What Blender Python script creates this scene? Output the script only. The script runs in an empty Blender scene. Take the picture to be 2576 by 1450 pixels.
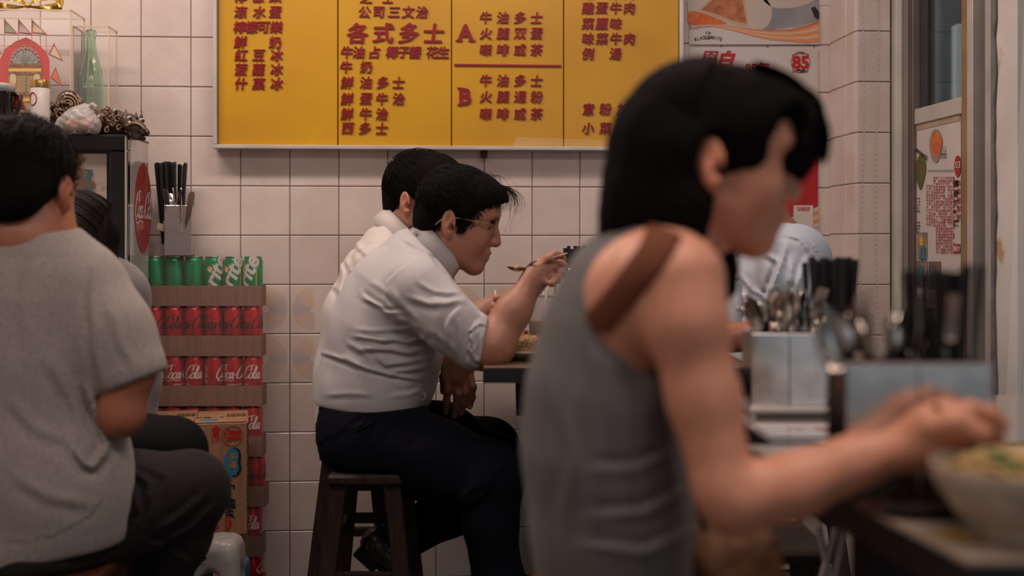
import bpy, math, random
import numpy as np
from mathutils import Vector, Matrix

# ------------------------------------------------------------------ camera, world, lights
F = 2950.0; CX = 1288.0; HY = 608.0; H = 1.035
YAW = math.radians(4.0); SA, CA = math.sin(YAW), math.cos(YAW)
RIGHT = np.array([CA, -SA, 0.0]); FWD = np.array([SA, CA, 0.0]); UP = np.array([0, 0, 1.0])
scene = bpy.context.scene
COL = scene.collection
cam_d = bpy.data.cameras.new('camera'); cam = bpy.data.objects.new('camera', cam_d); COL.objects.link(cam)
cam.location = (0, 0, H); cam.rotation_euler = (math.pi/2, 0, -YAW)
cam_d.sensor_width = 36; cam_d.lens = F/2576*36; cam_d.shift_y = -(725-HY)/2576
cam_d.dof.use_dof = True; cam_d.dof.focus_distance = 3.12; cam_d.dof.aperture_fstop = cam_d.lens/22.0
cam_d.clip_start = 0.05
scene.camera = cam
scene.view_settings.view_transform = 'Standard'; scene.view_settings.look = 'None'
scene.view_settings.exposure = 0.0; scene.view_settings.gamma = 1.0
scene.view_settings.use_curve_mapping = False
wd = bpy.data.worlds.new('world'); scene.world = wd; wd.use_nodes = True
wd.node_tree.nodes['Background'].inputs[0].default_value = (0.88, 0.93, 1.0, 1)
wd.node_tree.nodes['Background'].inputs[1].default_value = 0.5

def area(name, loc, rot, sx, sy, power, color):
    l = bpy.data.lights.new(name, 'AREA'); l.shape = 'RECTANGLE'; l.size = sx; l.size_y = sy
    l.energy = power; l.color = color
    o = bpy.data.objects.new(name, l); COL.objects.link(o); o.location = loc; o.rotation_euler = rot
    return o
WARM = (1.0, 0.81, 0.72)
area('ceiling_lamp_glow', (-1.20, 2.80, 2.52), (0, 0, 0), 1.2, 0.16, 23.0, WARM)
area('ceiling_lamp_glow', (0.10, 2.75, 2.52), (0, 0, 0), 0.9, 0.16, 12.0, WARM)
area('ceiling_lamp_glow', (0.95, 2.55, 2.52), (0, 0, 0), 0.7, 0.16, 4.0, WARM)
area('ceiling_lamp_glow', (0.55, 0.95, 2.52), (0, 0, 0), 1.2, 0.16, 15.0, WARM)
area('ceiling_lamp_glow', (-0.75, 0.55, 2.52), (0, 0, 0), 1.2, 0.16, 12.0, WARM)

# ------------------------------------------------------------------ helpers
def W(px, py, d):
    """photo pixel + distance along the view axis -> world point"""
    return RIGHT*((px-CX)*d/F) + FWD*d + UP*(H-(py-HY)*d/F)
def V(x, y, z): return np.array([x, y, z], float)
def nrm(v): v = np.asarray(v, float); return v/ (np.linalg.norm(v)+1e-12)

def link(o, parent=None):
    COL.objects.link(o)
    if parent is not None: o.parent = parent
    return o
def tag(o, label=None, cat=None, group=None, kind=None):
    if label: o['label'] = label
    if cat: o['category'] = cat
    if group: o['group'] = group
    if kind: o['kind'] = kind
    return o
def thing(name, label, cat, loc=(0, 0, 0), group=None, rotz=0.0):
    o = bpy.data.objects.new(name, None); o.empty_display_size = 0.05
    o.location = loc; o.rotation_euler = (0, 0, rotz); link(o)
    return tag(o, label, cat, group)

class MB:
    """collects geometry, then becomes ONE mesh object"""
    def __init__(s): s.v = []; s.f = []
    def add(s, vs, fs):
        n = len(s.v); s.v += [tuple(map(float, p)) for p in vs]; s.f += [tuple(i+n for i in f) for f in fs]; return s
    def box(s, c, size, rot=None, bev=0.0):
        c = np.asarray(c, float); h = np.asarray(size, float)/2
        if bev <= 0:
            P = np.array([[x, y, z] for x in (-1, 1) for y in (-1, 1) for z in (-1, 1)])*h
            Fc = [(0,1,3,2),(4,6,7,5),(0,4,5,1),(2,3,7,6),(0,2,6,4),(1,5,7,3)]
        else:
            P = []; idx = {}
            for x in (-1, 1):
                for y in (-1, 1):
                    for z in (-1, 1):
                        for ax in range(3):
                            q = np.array([x, y, z])*(h-bev); q[ax] = (x, y, z)[ax]*h[ax]
                            idx[(x, y, z, ax)] = len(P); P.append(q)
            P = np.array(P); Fc = []
            cen = lambda f: np.mean([P[i] for i in f], 0)
            def put(f):
                f = list(f); n = np.cross(P[f[1]]-P[f[0]], P[f[2]]-P[f[1]])
                if np.dot(n, cen(f)) < 0: f.reverse()
                Fc.append(tuple(f))
            for ax in range(3):
                a, b = [i for i in range(3) if i != ax]
                for sg in (-1, 1):
                    q = []
                    for (u, w) in ((-1,-1),(1,-1),(1,1),(-1,1)):
                        k = [0,0,0]; k[ax] = sg; k[a] = u; k[b] = w; q.append(idx[(k[0],k[1],k[2],ax)])
                    put(q)
                for (u, w) in ((-1,-1),(1,-1),(1,1),(-1,1)):
                    k = [0,0,0]; k[a] = u; k[b] = w
                    k1 = list(k); k1[ax] = -1; k2 = list(k); k2[ax] = 1
                    put((idx[(*k1,a)], idx[(*k2,a)], idx[(*k2,b)], idx[(*k1,b)]))
            for x in (-1, 1):
                for y in (-1, 1):
                    for z in (-1, 1): put([idx[(x,y,z,i)] for i in range(3)])
        if rot is not None: P = P @ np.asarray(rot).T
        return s.add(P+c, Fc)
    def tube(s, pts, r, n=8, cap=True):
        pts = [np.asarray(p, float) for p in pts]; m = len(pts)
        rs = [r]*m if np.isscalar(r) else list(r)
        t0 = nrm(pts[1]-pts[0]); ref = V(0,0,1) if abs(t0[2]) < .9 else V(1,0,0)
        u = nrm(np.cross(ref, t0)); vs = []; fs = []
        for i in range(m):
            t = nrm(pts[min(i+1, m-1)]-pts[max(i-1, 0)]); u = nrm(u-t*np.dot(u, t)); w = np.cross(t, u)
            for k in range(n):
                a = 2*math.pi*k/n; vs.append(pts[i]+rs[i]*(math.cos(a)*u+math.sin(a)*w))
        for i in range(m-1):
            for k in range(n):
                k2 = (k+1) % n; fs.append((i*n+k, i*n+k2, (i+1)*n+k2, (i+1)*n+k))
        if cap: fs.append(tuple(reversed(range(n)))); fs.append(tuple((m-1)*n+k for k in range(n)))
        return s.add(vs, fs)
    def lathe(s, prof, c=(0,0,0), n=24, axis=None, closed=False):
        """prof: list of (radius, height)"""
        vs = []; fs = []; m = len(prof); c = np.asarray(c, float)
        for (r, z) in prof:
            for k in range(n):
                a = 2*math.pi*k/n; vs.append((r*math.cos(a), r*math.sin(a), z))
        vs = np.array(vs)
        if axis is not None: vs = vs @ np.asarray(axis).T
        for i in range(m-1):
            for k in range(n):
                k2 = (k+1) % n; fs.append((i*n+k, i*n+k2, (i+1)*n+k2, (i+1)*n+k))
        if not closed:
            fs.append(tuple(reversed(range(n)))); fs.append(tuple((m-1)*n+k for k in range(n)))
        return s.add(vs+c, fs)
    def sphere(s, c, r, n=10, m=6, rot=None):
        r = np.ones(3)*r; vs = [V(0,0,-1)]
        for i in range(1, m):
            t = math.pi*i/m
            for k in range(n):
                a = 2*math.pi*k/n; vs.append(V(math.sin(t)*math.cos(a), math.sin(t)*math.sin(a), -math.cos(t)))
        vs.append(V(0,0,1)); L = len(vs)-1; fs = [(0, 1+(k+1) % n, 1+k) for k in range(n)]
        for i in range(m-2):
            for k in range(n):
                k2 = (k+1) % n; fs.append((1+i*n+k, 1+i*n+k2, 1+(i+1)*n+k2, 1+(i+1)*n+k))
        b = 1+(m-2)*n; fs += [(b+k, b+(k+1) % n, L) for k in range(n)]
        P = np.array(vs)*r
        if rot is not None: P = P @ np.asarray(rot).T
        return s.add(P+np.asarray(c, float), fs)
    def prism(s, poly, o, u, v, n, th):
        """flat polygon (list of 2D) in plane (o,u,v) extruded by th along n (front at o+n*th)"""
        o, u, v, n = map(lambda q: np.asarray(q, float), (o, u, v, n)); m = len(poly)
        A = [o+u*a+v*b for a, b in poly]; B = [p+n*th for p in A]
        fs = [tuple(reversed(range(m))), tuple(range(m, 2*m))]+[(i, (i+1) % m, m+(i+1) % m, m+i) for i in range(m)]
        if np.dot(np.cross(u, v), n) < 0: fs = [tuple(reversed(f)) for f in fs]
        return s.add(A+B, fs)
    def ribbon(s, pts, wid, nrm_dir, th=0.0008):
        pts = [np.asarray(p, float) for p in pts]; m = len(pts); nd = np.asarray(nrm_dir, float); vs = []
        ws = [wid]*m if np.isscalar(wid) else wid
        for i in range(m):
            t = nrm(pts[min(i+1, m-1)]-pts[max(i-1, 0)]); sdir = nrm(np.cross(nd, t))*ws[i]/2
            vs += [pts[i]-sdir, pts[i]+sdir, pts[i]+sdir+nd*th, pts[i]-sdir+nd*th]
        fs = [(0,1,2,3), tuple(4*(m-1)+k for k in (3,2,1,0))]
        for i in range(m-1):
            a, b = 4*i, 4*i+4
            for k in range(4): fs.append((a+k, a+(k+1) % 4, b+(k+1) % 4, b+k))
        return s.add(vs, fs)
    def build(s, name, mat, parent=None, smooth=False, kind=None, sharp=None):
        me = bpy.data.meshes.new(name); me.from_pydata(s.v, [], s.f)
        if mat: me.materials.append(mat)
        if smooth:
            me.polygons.foreach_set('use_smooth', [True]*len(me.polygons))
            if sharp: me.set_sharp_from_angle(angle=math.radians(sharp))
        o = bpy.data.objects.new(name, me); link(o, parent)
        if kind: o['kind'] = kind
        return o

def catmull(pts, n=6, closed=False):
    P = [np.asarray(p, float) for p in pts]; out = []; m = len(P)
    rng = range(m if closed else m-1)
    for i in rng:
        if closed: p0, p1, p2, p3 = P[(i-1) % m], P[i], P[(i+1) % m], P[(i+2) % m]
        else: p0, p1, p2, p3 = P[max(i-1, 0)], P[i], P[i+1], P[min(i+2, m-1)]
        for k in range(n):
            t = k/n
            out.append(0.5*((2*p1)+(-p0+p2)*t+(2*p0-5*p1+4*p2-p3)*t*t+(-p0+3*p1-3*p2+p3)*t**3))
    if not closed: out.append(P[-1])
    return out

# ------------------------------------------------------------------ materials
MAT = {}
def mat(name, col, rough=0.5, metal=0.0, var=0.0, vscale=8.0, bump=0.0, bscale=40.0, coord='Object', stretch=(1,1,1),
        sss=0.0, spec=None, coat=0.0, col2=None, trans=0.0, alpha=None, emis=None, estr=1.0, aniso=0.0, attr=None, sheen=0.0, ior=None, wear=None):
    if name in MAT: return MAT[name]
    m = bpy.data.materials.new(name); m.use_nodes = True; nt = m.node_tree; b = nt.nodes['Principled BSDF']
    c4 = (*col, 1); b.inputs['Base Color'].default_value = c4; b.inputs['Roughness'].default_value = rough
    b.inputs['Metallic'].default_value = metal
    if spec is not None: b.inputs['Specular IOR Level'].default_value = spec
    if coat: b.inputs['Coat Weight'].default_value = coat; b.inputs['Coat Roughness'].default_value = 0.08
    if sss:
        b.inputs['Subsurface Weight'].default_value = sss; b.inputs['Subsurface Radius'].default_value = (1, .35, .2)
        b.inputs['Subsurface Scale'].default_value = 0.008
    if trans: b.inputs['Transmission Weight'].default_value = trans
    if ior: b.inputs['IOR'].default_value = ior
    if sheen: b.inputs['Sheen Weight'].default_value = sheen; b.inputs['Sheen Roughness'].default_value = 0.5
    if alpha is not None: b.inputs['Alpha'].default_value = alpha
    if emis: b.inputs['Emission Color'].default_value = (*emis, 1); b.inputs['Emission Strength'].default_value = estr
    if aniso: b.inputs['Anisotropic'].default_value = aniso
    tc = nt.nodes.new('ShaderNodeTexCoord'); mp = nt.nodes.new('ShaderNodeMapping'); mp.inputs['Scale'].default_value = stretch
    nt.links.new(tc.outputs[coord], mp.inputs[0])
    last = None
    if attr:
        at = nt.nodes.new('ShaderNodeAttribute'); at.attribute_name = attr; last = at.outputs['Color']
    if var or col2:
        nz = nt.nodes.new('ShaderNodeTexNoise'); nz.inputs['Scale'].default_value = vscale; nz.inputs['Detail'].default_value = 5
        nt.links.new(mp.outputs[0], nz.inputs[0])
        rp = nt.nodes.new('ShaderNodeValToRGB'); rp.color_ramp.elements[0].position = .35; rp.color_ramp.elements[1].position = .65
        if col2:
            rp.color_ramp.elements[0].color = c4; rp.color_ramp.elements[1].color = (*col2, 1)
            out = rp.outputs[0]
        else:
            rp.color_ramp.elements[0].color = (1-var,)*3+(1,); rp.color_ramp.elements[1].color = (1, 1, 1, 1)
            mx = nt.nodes.new('ShaderNodeMix'); mx.data_type = 'RGBA'; mx.blend_type = 'MULTIPLY'; mx.inputs[0].default_value = 1
            if last is not None: nt.links.new(last, mx.inputs[6])
            else: mx.inputs[6].default_value = c4
            nt.links.new(rp.outputs[0], mx.inputs[7]); out = mx.outputs[2]
        nt.links.new(nz.outputs[0], rp.inputs[0]); last = out
    if wear:
        wc, ws, wt = wear
        nz = nt.nodes.new('ShaderNodeTexNoise'); nz.inputs['Scale'].default_value = ws; nz.inputs['Detail'].default_value = 8
        nt.links.new(mp.outputs[0], nz.inputs[0])
        rp = nt.nodes.new('ShaderNodeValToRGB'); rp.color_ramp.elements[0].position = wt; rp.color_ramp.elements[1].position = min(1, wt+.06)
        nt.links.new(nz.outputs[0], rp.inputs[0])
        mx = nt.nodes.new('ShaderNodeMix'); mx.data_type = 'RGBA'
        nt.links.new(rp.outputs[0], mx.inputs[0])
        if last is not None: nt.links.new(last, mx.inputs[6])
        else: mx.inputs[6].default_value = c4
        mx.inputs[7].default_value = (*wc, 1); last = mx.outputs[2]
    if last is not None: nt.links.new(last, b.inputs['Base Color'])
    if bump:
        nz = nt.nodes.new('ShaderNodeTexNoise'); nz.inputs['Scale'].default_value = bscale; nz.inputs['Detail'].default_value = 4
        nt.links.new(mp.outputs[0], nz.inputs[0])
        bp = nt.nodes.new('ShaderNodeBump'); bp.inputs['Strength'].default_value = bump; bp.inputs['Distance'].default_value = 0.002
        nt.links.new(nz.outputs[0], bp.inputs['Height']); nt.links.new(bp.outputs[0], b.inputs['Normal'])
    MAT[name] = m; return m

def M_(name): return MAT[name]
mat('grout', (.13,.085,.065), .8, var=.5, vscale=12)
mat('white_frame', (.50,.47,.42), .35, var=.15, vscale=6)
mat('alu', (.62,.58,.55), .38, metal=.35, var=.15, vscale=9)
mat('alu_dark', (.10,.09,.085), .4, metal=.6)
mat('steel', (.62,.60,.58), .16, metal=1, bump=.25, bscale=14, var=.2, vscale=30)
mat('steel_worn', (.66,.63,.64), .34, metal=1, bump=.5, bscale=22, wear=((.16,.09,.05), 26, .66))
mat('steel_dark', (.22,.20,.19), .3, metal=1, bump=.2, bscale=15)
mat('cutlery_steel', (.62,.58,.54), .14, metal=1)
mat('black_plastic', (.009,.009,.011), .38)
mat('black_matte', (.012,.011,.012), .7)
mat('black_gloss', (.010,.009,.010), .12, coat=.5)
mat('wood_dark', (.036,.018,.012), .55, col2=(.015,.008,.006), spec=.3, vscale=14, stretch=(6,6,.8), bump=.35, bscale=60)
mat('wood_red', (.12,.035,.015), .4, col2=(.06,.02,.01), vscale=14, stretch=(1,6,6))
mat('cardboard', (.33,.17,.09), .85, var=.22, vscale=26, stretch=(3,3,.4), bump=.15, bscale=60)
mat('cardboard_tray', (.24,.115,.075), .8, var=.22, vscale=30, stretch=(2.5,1,.25), bump=.3, bscale=30)
mat('kraft_dark', (.05,.025,.015), .9)
mat('can_red', (.62,.012,.02), .22, metal=.55, var=.1, vscale=20)
mat('can_green', (.0,.30,.09), .22, metal=.5, var=.1, vscale=20)
mat('can_lid', (.60,.57,.55), .25, metal=1)
mat('ink_white', (.62,.55,.53), .5)
mat('ink_black', (.012,.008,.008), .5)
mat('ink_red', (.42,.012,.012), .45)
mat('ink_red_dull', (.36,.03,.03), .6)
mat('ink_blue', (.0,.16,.30), .6)
mat('ink_teal', (.01,.16,.20), .7)
mat('ink_yellow', (.75,.42,.02), .5)
mat('ink_gold', (.45,.28,.08), .4, metal=.5)
mat('letter_red', (.24,.002,.005), .4)
mat('paper', (.62,.55,.50), .55, var=.06, vscale=5)
mat('paper_gloss', (.56,.50,.48), .18, coat=.6, var=.05, vscale=4)
mat('floor', (.06,.05,.047), .45, var=.5, vscale=30)
mat('ceiling', (.62,.58,.54), .8, var=.08)
mat('plaster', (.66,.62,.59), .75, var=.14, vscale=5, bump=.5, bscale=9, wear=((.46,.30,.17), 5.5, .63))
mat('cement', (.20,.20,.21), .8, var=.35, vscale=18, bump=.6, bscale=30)
mat('glass', (.95,.97,.96), .03, trans=1, ior=1.45)
mat('acrylic', (.93,.90,.86), .06, alpha=.05, coat=.5)
mat('film', (.85,.75,.62), .15, alpha=.10)
# ------------------------------------------------------------------ implicit-surface modeller (bodies, clothes, carved things)
def rotm(ax, deg):
    return np.array(Matrix.Rotation(math.radians(deg), 3, ax))
class Sdf:
    def __init__(s, M=None, T=None): s.ops = []; s.M = M; s.T = T
    def frame(s, M=None, T=None): s.M = M; s.T = T; return s      # local->world: R(3x3), t(3)
    def _w(s, p):
        p = np.asarray(p, float)
        return p if s.M is None else s.M @ p + s.T
    def cap(s, a, b, ra, rb=None, k=.02, sub=False, n=None, q=1.0):
        rb = ra if rb is None else rb
        if n is not None and s.M is not None: n = s.M @ np.asarray(n, float)
        s.ops.append(('cap', s._w(a), s._w(b), ra, rb, k, sub, n, q)); return s
    def chain(s, pts, rs, k=.02, **kw):
        for i in range(len(pts)-1): s.cap(pts[i], pts[i+1], rs[i], rs[i+1], k, **kw)
        return s
    def ell(s, c, r, k=.02, sub=False, rot=None):
        R = np.eye(3) if rot is None else np.asarray(rot)
        if s.M is not None: R = s.M @ R
        s.ops.append(('ell', s._w(c), np.ones(3)*np.asarray(r, float), R, k, sub)); return s
    def box(s, c, h, rr=.01, k=.01, sub=False, rot=None):
        R = np.eye(3) if rot is None else np.asarray(rot)
        if s.M is not None: R = s.M @ R
        s.ops.append(('box', s._w(c), np.asarray(h, float), R, rr, k, sub)); return s
    def cut(s, p, n, k=.004):
        """keep the side where (x-p).n < 0"""
        n = nrm(n); pw = s._w(p); nw = n if s.M is None else s.M @ n
        s.ops.append(('cut', pw, nw, k)); return s
    def copy(s): c = Sdf(s.M, s.T); c.ops = list(s.ops); return c
    def inflate(s, d):
        c = Sdf(s.M, s.T)
        for o in s.ops:
            if o[0] == 'cap': c.ops.append(('cap', o[1], o[2], o[3]+d, o[4]+d, *o[5:]))
            elif o[0] == 'ell': c.ops.append(('ell', o[1], o[2]+d, *o[3:]))
            else: c.ops.append(o)
        return c
    def bounds(s):
        lo = np.ones(3)*1e9; hi = -lo
        for o in s.ops:
            if o[0] == 'cap' and not o[6]:
                r = max(o[3], o[4])/min(1, o[8]); 
                for p in (o[1], o[2]): lo = np.minimum(lo, p-r); hi = np.maximum(hi, p+r)
            elif o[0] == 'ell' and not o[5]: r = o[2].max(); lo = np.minimum(lo, o[1]-r); hi = np.maximum(hi, o[1]+r)
            elif o[0] == 'box' and not o[6]: r = np.linalg.norm(o[2]); lo = np.minimum(lo, o[1]-r); hi = np.maximum(hi, o[1]+r)
        return lo-.02, hi+.02
    def eval(s, lo, h, shape, disp=None):
        ax = [lo[i]+h*np.arange(shape[i]) for i in range(3)]
        f = np.full(shape, .5, np.float32)
        for o in s.ops:
            if o[0] == 'cut':
                d = (ax[0][:,None,None]-o[1][0])*o[2][0]+(ax[1][None,:,None]-o[1][1])*o[2][1]+(ax[2][None,None,:]-o[1][2])*o[2][2]
                f = smax(f, d.astype(np.float32), o[3]); continue
            if o[0] == 'cap':
                r = max(o[3], o[4])/min(1, o[8]); l = np.minimum(o[1], o[2])-r; g = np.maximum(o[1], o[2])+r; k = o[5]; sub = o[6]
            elif o[0] == 'ell': R = o[3]; r = np.abs(R) @ o[2]; l = o[1]-r; g = o[1]+r; k = o[4]; sub = o[5]
            else: R = o[3]; r = np.abs(R) @ o[2]; l = o[1]-r; g = o[1]+r; k = o[5]; sub = o[6]
            m = k+4*h+.004
            i0 = [max(0, int((l[i]-m-lo[i])/h)) for i in range(3)]; i1 = [min(shape[i], int((g[i]+m-lo[i])/h)+2) for i in range(3)]
            if any(i1[i] <= i0[i] for i in range(3)): continue
            sl = tuple(slice(i0[i], i1[i]) for i in range(3))
            X = (ax[0][sl[0]]-o[1][0])[:,None,None].astype(np.float32); Y = (ax[1][sl[1]]-o[1][1])[None,:,None].astype(np.float32); Z = (ax[2][sl[2]]-o[1][2])[None,None,:].astype(np.float32)
            if o[0] == 'cap':
                b = o[2]-o[1]; n, q = o[7], o[8]
                if n is not None:
                    n = nrm(n); bn = b@n; b = b+(q-1)*bn*n
                    pn = X*n[0]+Y*n[1]+Z*n[2]
                    X = X+(q-1)*pn*n[0]; Y = Y+(q-1)*pn*n[1]; Z = Z+(q-1)*pn*n[2]
                bb = max(b@b, 1e-9); t = np.clip((X*b[0]+Y*b[1]+Z*b[2])/bb, 0, 1)
                d = np.sqrt((X-b[0]*t)**2+(Y-b[1]*t)**2+(Z-b[2]*t)**2)-(o[3]+(o[4]-o[3])*t)
            else:
                x = X*R[0,0]+Y*R[1,0]+Z*R[2,0]; y = X*R[0,1]+Y*R[1,1]+Z*R[2,1]; z = X*R[0,2]+Y*R[1,2]+Z*R[2,2]
                if o[0] == 'ell':
                    r = o[2]; k0 = np.sqrt((x/r[0])**2+(y/r[1])**2+(z/r[2])**2)+1e-6
                    k1 = np.sqrt((x/r[0]**2)**2+(y/r[1]**2)**2+(z/r[2]**2)**2)+1e-6; d = k0*(k0-1)/k1
                else:
                    rr = o[4]; qx = np.abs(x)-o[2][0]+rr; qy = np.abs(y)-o[2][1]+rr; qz = np.abs(z)-o[2][2]+rr
                    d = np.sqrt(np.maximum(qx,0)**2+np.maximum(qy,0)**2+np.maximum(qz,0)**2)+np.minimum(np.maximum(qx, np.maximum(qy, qz)), 0)-rr
            f[sl] = smax(f[sl], -d, k) if sub else smin(f[sl], d, k)
        if disp is not None:
            m = np.abs(f) < .02+3*h; ii = np.nonzero(m)
            f[m] += disp(ax[0][ii[0]], ax[1][ii[1]], ax[2][ii[2]]).astype(np.float32)
        return f
def smin(a, b, k):
    if k <= 0: return np.minimum(a, b)
    h = np.maximum(k-np.abs(a-b), 0)/k; return np.minimum(a, b)-h*h*k*.25
def smax(a, b, k):
    if k <= 0: return np.maximum(a, b)
    h = np.maximum(k-np.abs(a-b), 0)/k; return np.maximum(a, b)+h*h*k*.25

def nets(f, lo, h):
    s = f < 0; nx, ny, nz = f.shape
    c = np.zeros((nx-1, ny-1, nz-1), np.uint8)
    for a in (0, 1):
        for b in (0, 1):
            for d in (0, 1): c += s[a:nx-1+a, b:ny-1+b, d:nz-1+d]
    act = np.argwhere((c > 0) & (c < 8))
    if len(act) == 0: return np.zeros((0, 3)), np.zeros((0, 4), int)
    idx = np.full(c.shape, -1, np.int32); idx[tuple(act.T)] = np.arange(len(act))
    acc = np.zeros((len(act), 3)); cnt = np.zeros(len(act))
    cor = [(a, b, d) for a in (0,1) for b in (0,1) for d in (0,1)]
    for p in cor:
        for axi in range(3):
            if p[axi] == 1: continue
            q = list(p); q[axi] = 1
            v0 = f[act[:,0]+p[0], act[:,1]+p[1], act[:,2]+p[2]]; v1 = f[act[:,0]+q[0], act[:,1]+q[1], act[:,2]+q[2]]
            m = (v0 < 0) != (v1 < 0); t = np.where(m, v0/(v0-v1+1e-20), 0)
            pos = np.tile(np.array(p, float), (len(act), 1)); pos[:, axi] += t
            acc[m] += pos[m]; cnt[m] += 1
    vs = (act+acc/cnt[:,None])*h+lo
    fs = []
    def quads(axi):
        sl0 = [slice(None)]*3; sl1 = [slice(None)]*3; sl0[axi] = slice(0, -1); sl1[axi] = slice(1, None)
        A = s[tuple(sl0)]; B = s[tuple(sl1)]; e = np.argwhere(A != B)
        u, v = [(1,2),(2,0),(0,1)][axi]
        ok = (e[:,u] >= 1) & (e[:,v] >= 1) & (e[:,u] < f.shape[u]-1) & (e[:,v] < f.shape[v]-1); e = e[ok]
        q = []
        for du, dv in ((-1,-1),(0,-1),(0,0),(-1,0)):
            g = e.copy(); g[:,u] += du; g[:,v] += dv; q.append(idx[g[:,0], g[:,1], g[:,2]])
        q = np.stack(q, 1); flip = ~A[tuple(e.T)]; q[flip] = q[flip][:, ::-1]; return q
    fs = np.concatenate([quads(0), quads(1), quads(2)])
    fs = fs[(fs >= 0).all(1)]
    return vs, fs

def mesh_np(name, vs, fs, material, parent=None, smooth=True, tint=None):
    me = bpy.data.meshes.new(name)
    me.vertices.add(len(vs)); me.vertices.foreach_set('co', np.asarray(vs, np.float32).ravel())
    nf = len(fs); k = fs.shape[1]
    me.loops.add(nf*k); me.loops.foreach_set('vertex_index', fs.astype(np.int32).ravel())
    me.polygons.add(nf); me.polygons.foreach_set('loop_start', np.arange(0, nf*k, k, dtype=np.int32))
    me.polygons.foreach_set('use_smooth', np.ones(nf, bool)); me.update(calc_edges=True)
    if tint is not None:
        at = me.color_attributes.new('tint', 'FLOAT_COLOR', 'POINT')
        c = np.ones((len(vs), 4), np.float32); c[:, :3] = tint(vs); at.data.foreach_set('color', c.ravel())
    if material: me.materials.append(material)
    o = bpy.data.objects.new(name, me); link(o, parent); return o

def sdf_mesh(name, sdf, h, material, parent=None, boxes=(), disp=None, tint=None, lo=None, hi=None, relax=1):
    """boxes: finer blocks [(lo, hi, h)] evaluated first; the coarse surface is left out inside them"""
    L, Hh = sdf.bounds() if lo is None else (np.asarray(lo, float), np.asarray(hi, float))
    VS = []; FS = []; n = 0; done = []
    for (bl, bh, bh_) in list(boxes)+[(L, Hh, h)]:
        bl = np.asarray(bl, float); bh = np.asarray(bh, float)
        sh = tuple(int(math.ceil((bh[i]-bl[i])/bh_))+2 for i in range(3))
        f = sdf.eval(bl, bh_, sh, disp); vs, fs = nets(f, bl, bh_)
        if len(fs) == 0: continue
        for _ in range(relax):
            e = np.concatenate([fs[:, [0,1]], fs[:, [1,2]], fs[:, [2,3]], fs[:, [3,0]]])
            a = np.zeros_like(vs); c = np.zeros(len(vs)); np.add.at(a, e[:,0], vs[e[:,1]]); np.add.at(a, e[:,1], vs[e[:,0]])
            np.add.at(c, e[:,0], 1); np.add.at(c, e[:,1], 1); c[c == 0] = 1; vs = vs*.5+.5*a/c[:,None]
        cen = vs[fs].mean(1); keep = np.ones(len(fs), bool)
        for (dl, dh, dd) in done: keep &= ~((cen > dl+bh_*.6) & (cen < dh-bh_*.6)).all(1)
        fs = fs[keep]; used, inv = np.unique(fs, return_inverse=True)
        VS.append(vs[used]); FS.append(inv.reshape(-1, 4)+n); n += len(used); done.append((bl, bh, bh_))
    return mesh_np(name, np.concatenate(VS), np.concatenate(FS), material, parent, True, tint)

def folds(amp, seeds, dirs, freqs, lo=-1e9):
    """soft cloth wrinkles: ridged warped waves"""
    def g(X, Y, Z):
        s = 0
        for i, (d, fq) in enumerate(zip(dirs, freqs)):
            ph = seeds+i*1.7
            w = .8*np.sin(9*X+ph)+.7*np.sin(11*Y+2*ph)+.8*np.sin(8*Z+3*ph)
            s = s+np.sin(fq*(X*d[0]+Y*d[1]+Z*d[2])+1.6*w+ph)*(.5+.5*np.sin(7*X+5*Z+6*Y+ph*2.3))
        return amp*s
    return g

def creases(lines, o=(0, 0), sc=1.0, base=None, front=None):
    """cloth creases: lines of (points, width px, height m); each a ridge with a hollow along one side, run through the cloth's depth"""
    L = [(np.array([(o[0]+a/sc, o[1]+b/sc) for a, b in pts]), w, amp) for pts, w, amp in lines]
    def g(X, Y, Z):
        xc = X*RIGHT[0]+Y*RIGHT[1]; yc = X*FWD[0]+Y*FWD[1]; px = CX+F*xc/yc; py = HY-F*(Z-H)/yc
        out = np.zeros(len(X)) if base is None else base(X, Y, Z).astype(float)
        for P, w, amp in L:
            lo = P.min(0)-4*w; hi = P.max(0)+4*w; ok = (px > lo[0]) & (px < hi[0]) & (py > lo[1]) & (py < hi[1])
            if front is not None: ok &= yc < front
            if not ok.any(): continue
            x = px[ok]; y = py[ok]; best = np.full(len(x), 1e9); sd = np.zeros(len(x)); tt = np.zeros(len(x)); n = len(P)-1
            for i in range(n):
                a = P[i]; b = P[i+1]-P[i]; t = np.clip(((x-a[0])*b[0]+(y-a[1])*b[1])/(b@b), 0, 1)
                dx = x-a[0]-b[0]*t; dy = y-a[1]-b[1]*t; d = np.hypot(dx, dy); m = d < best
                best[m] = d[m]; sd[m] = (np.sign(b[0]*dy-b[1]*dx)*d)[m]; tt[m] = ((i+t)/n)[m]
            tp = np.clip(np.sin(np.pi*np.clip(tt*.9+.05, 0, 1))*1.6, 0, 1)
            out[ok] += tp*amp*(-np.exp(-(sd/w)**2)+.8*np.exp(-((sd-1.7*w)/(1.2*w))**2))*(best < 4*w)
        return out
    return g
def crisp(X, Y, Z): return 0*X

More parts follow.
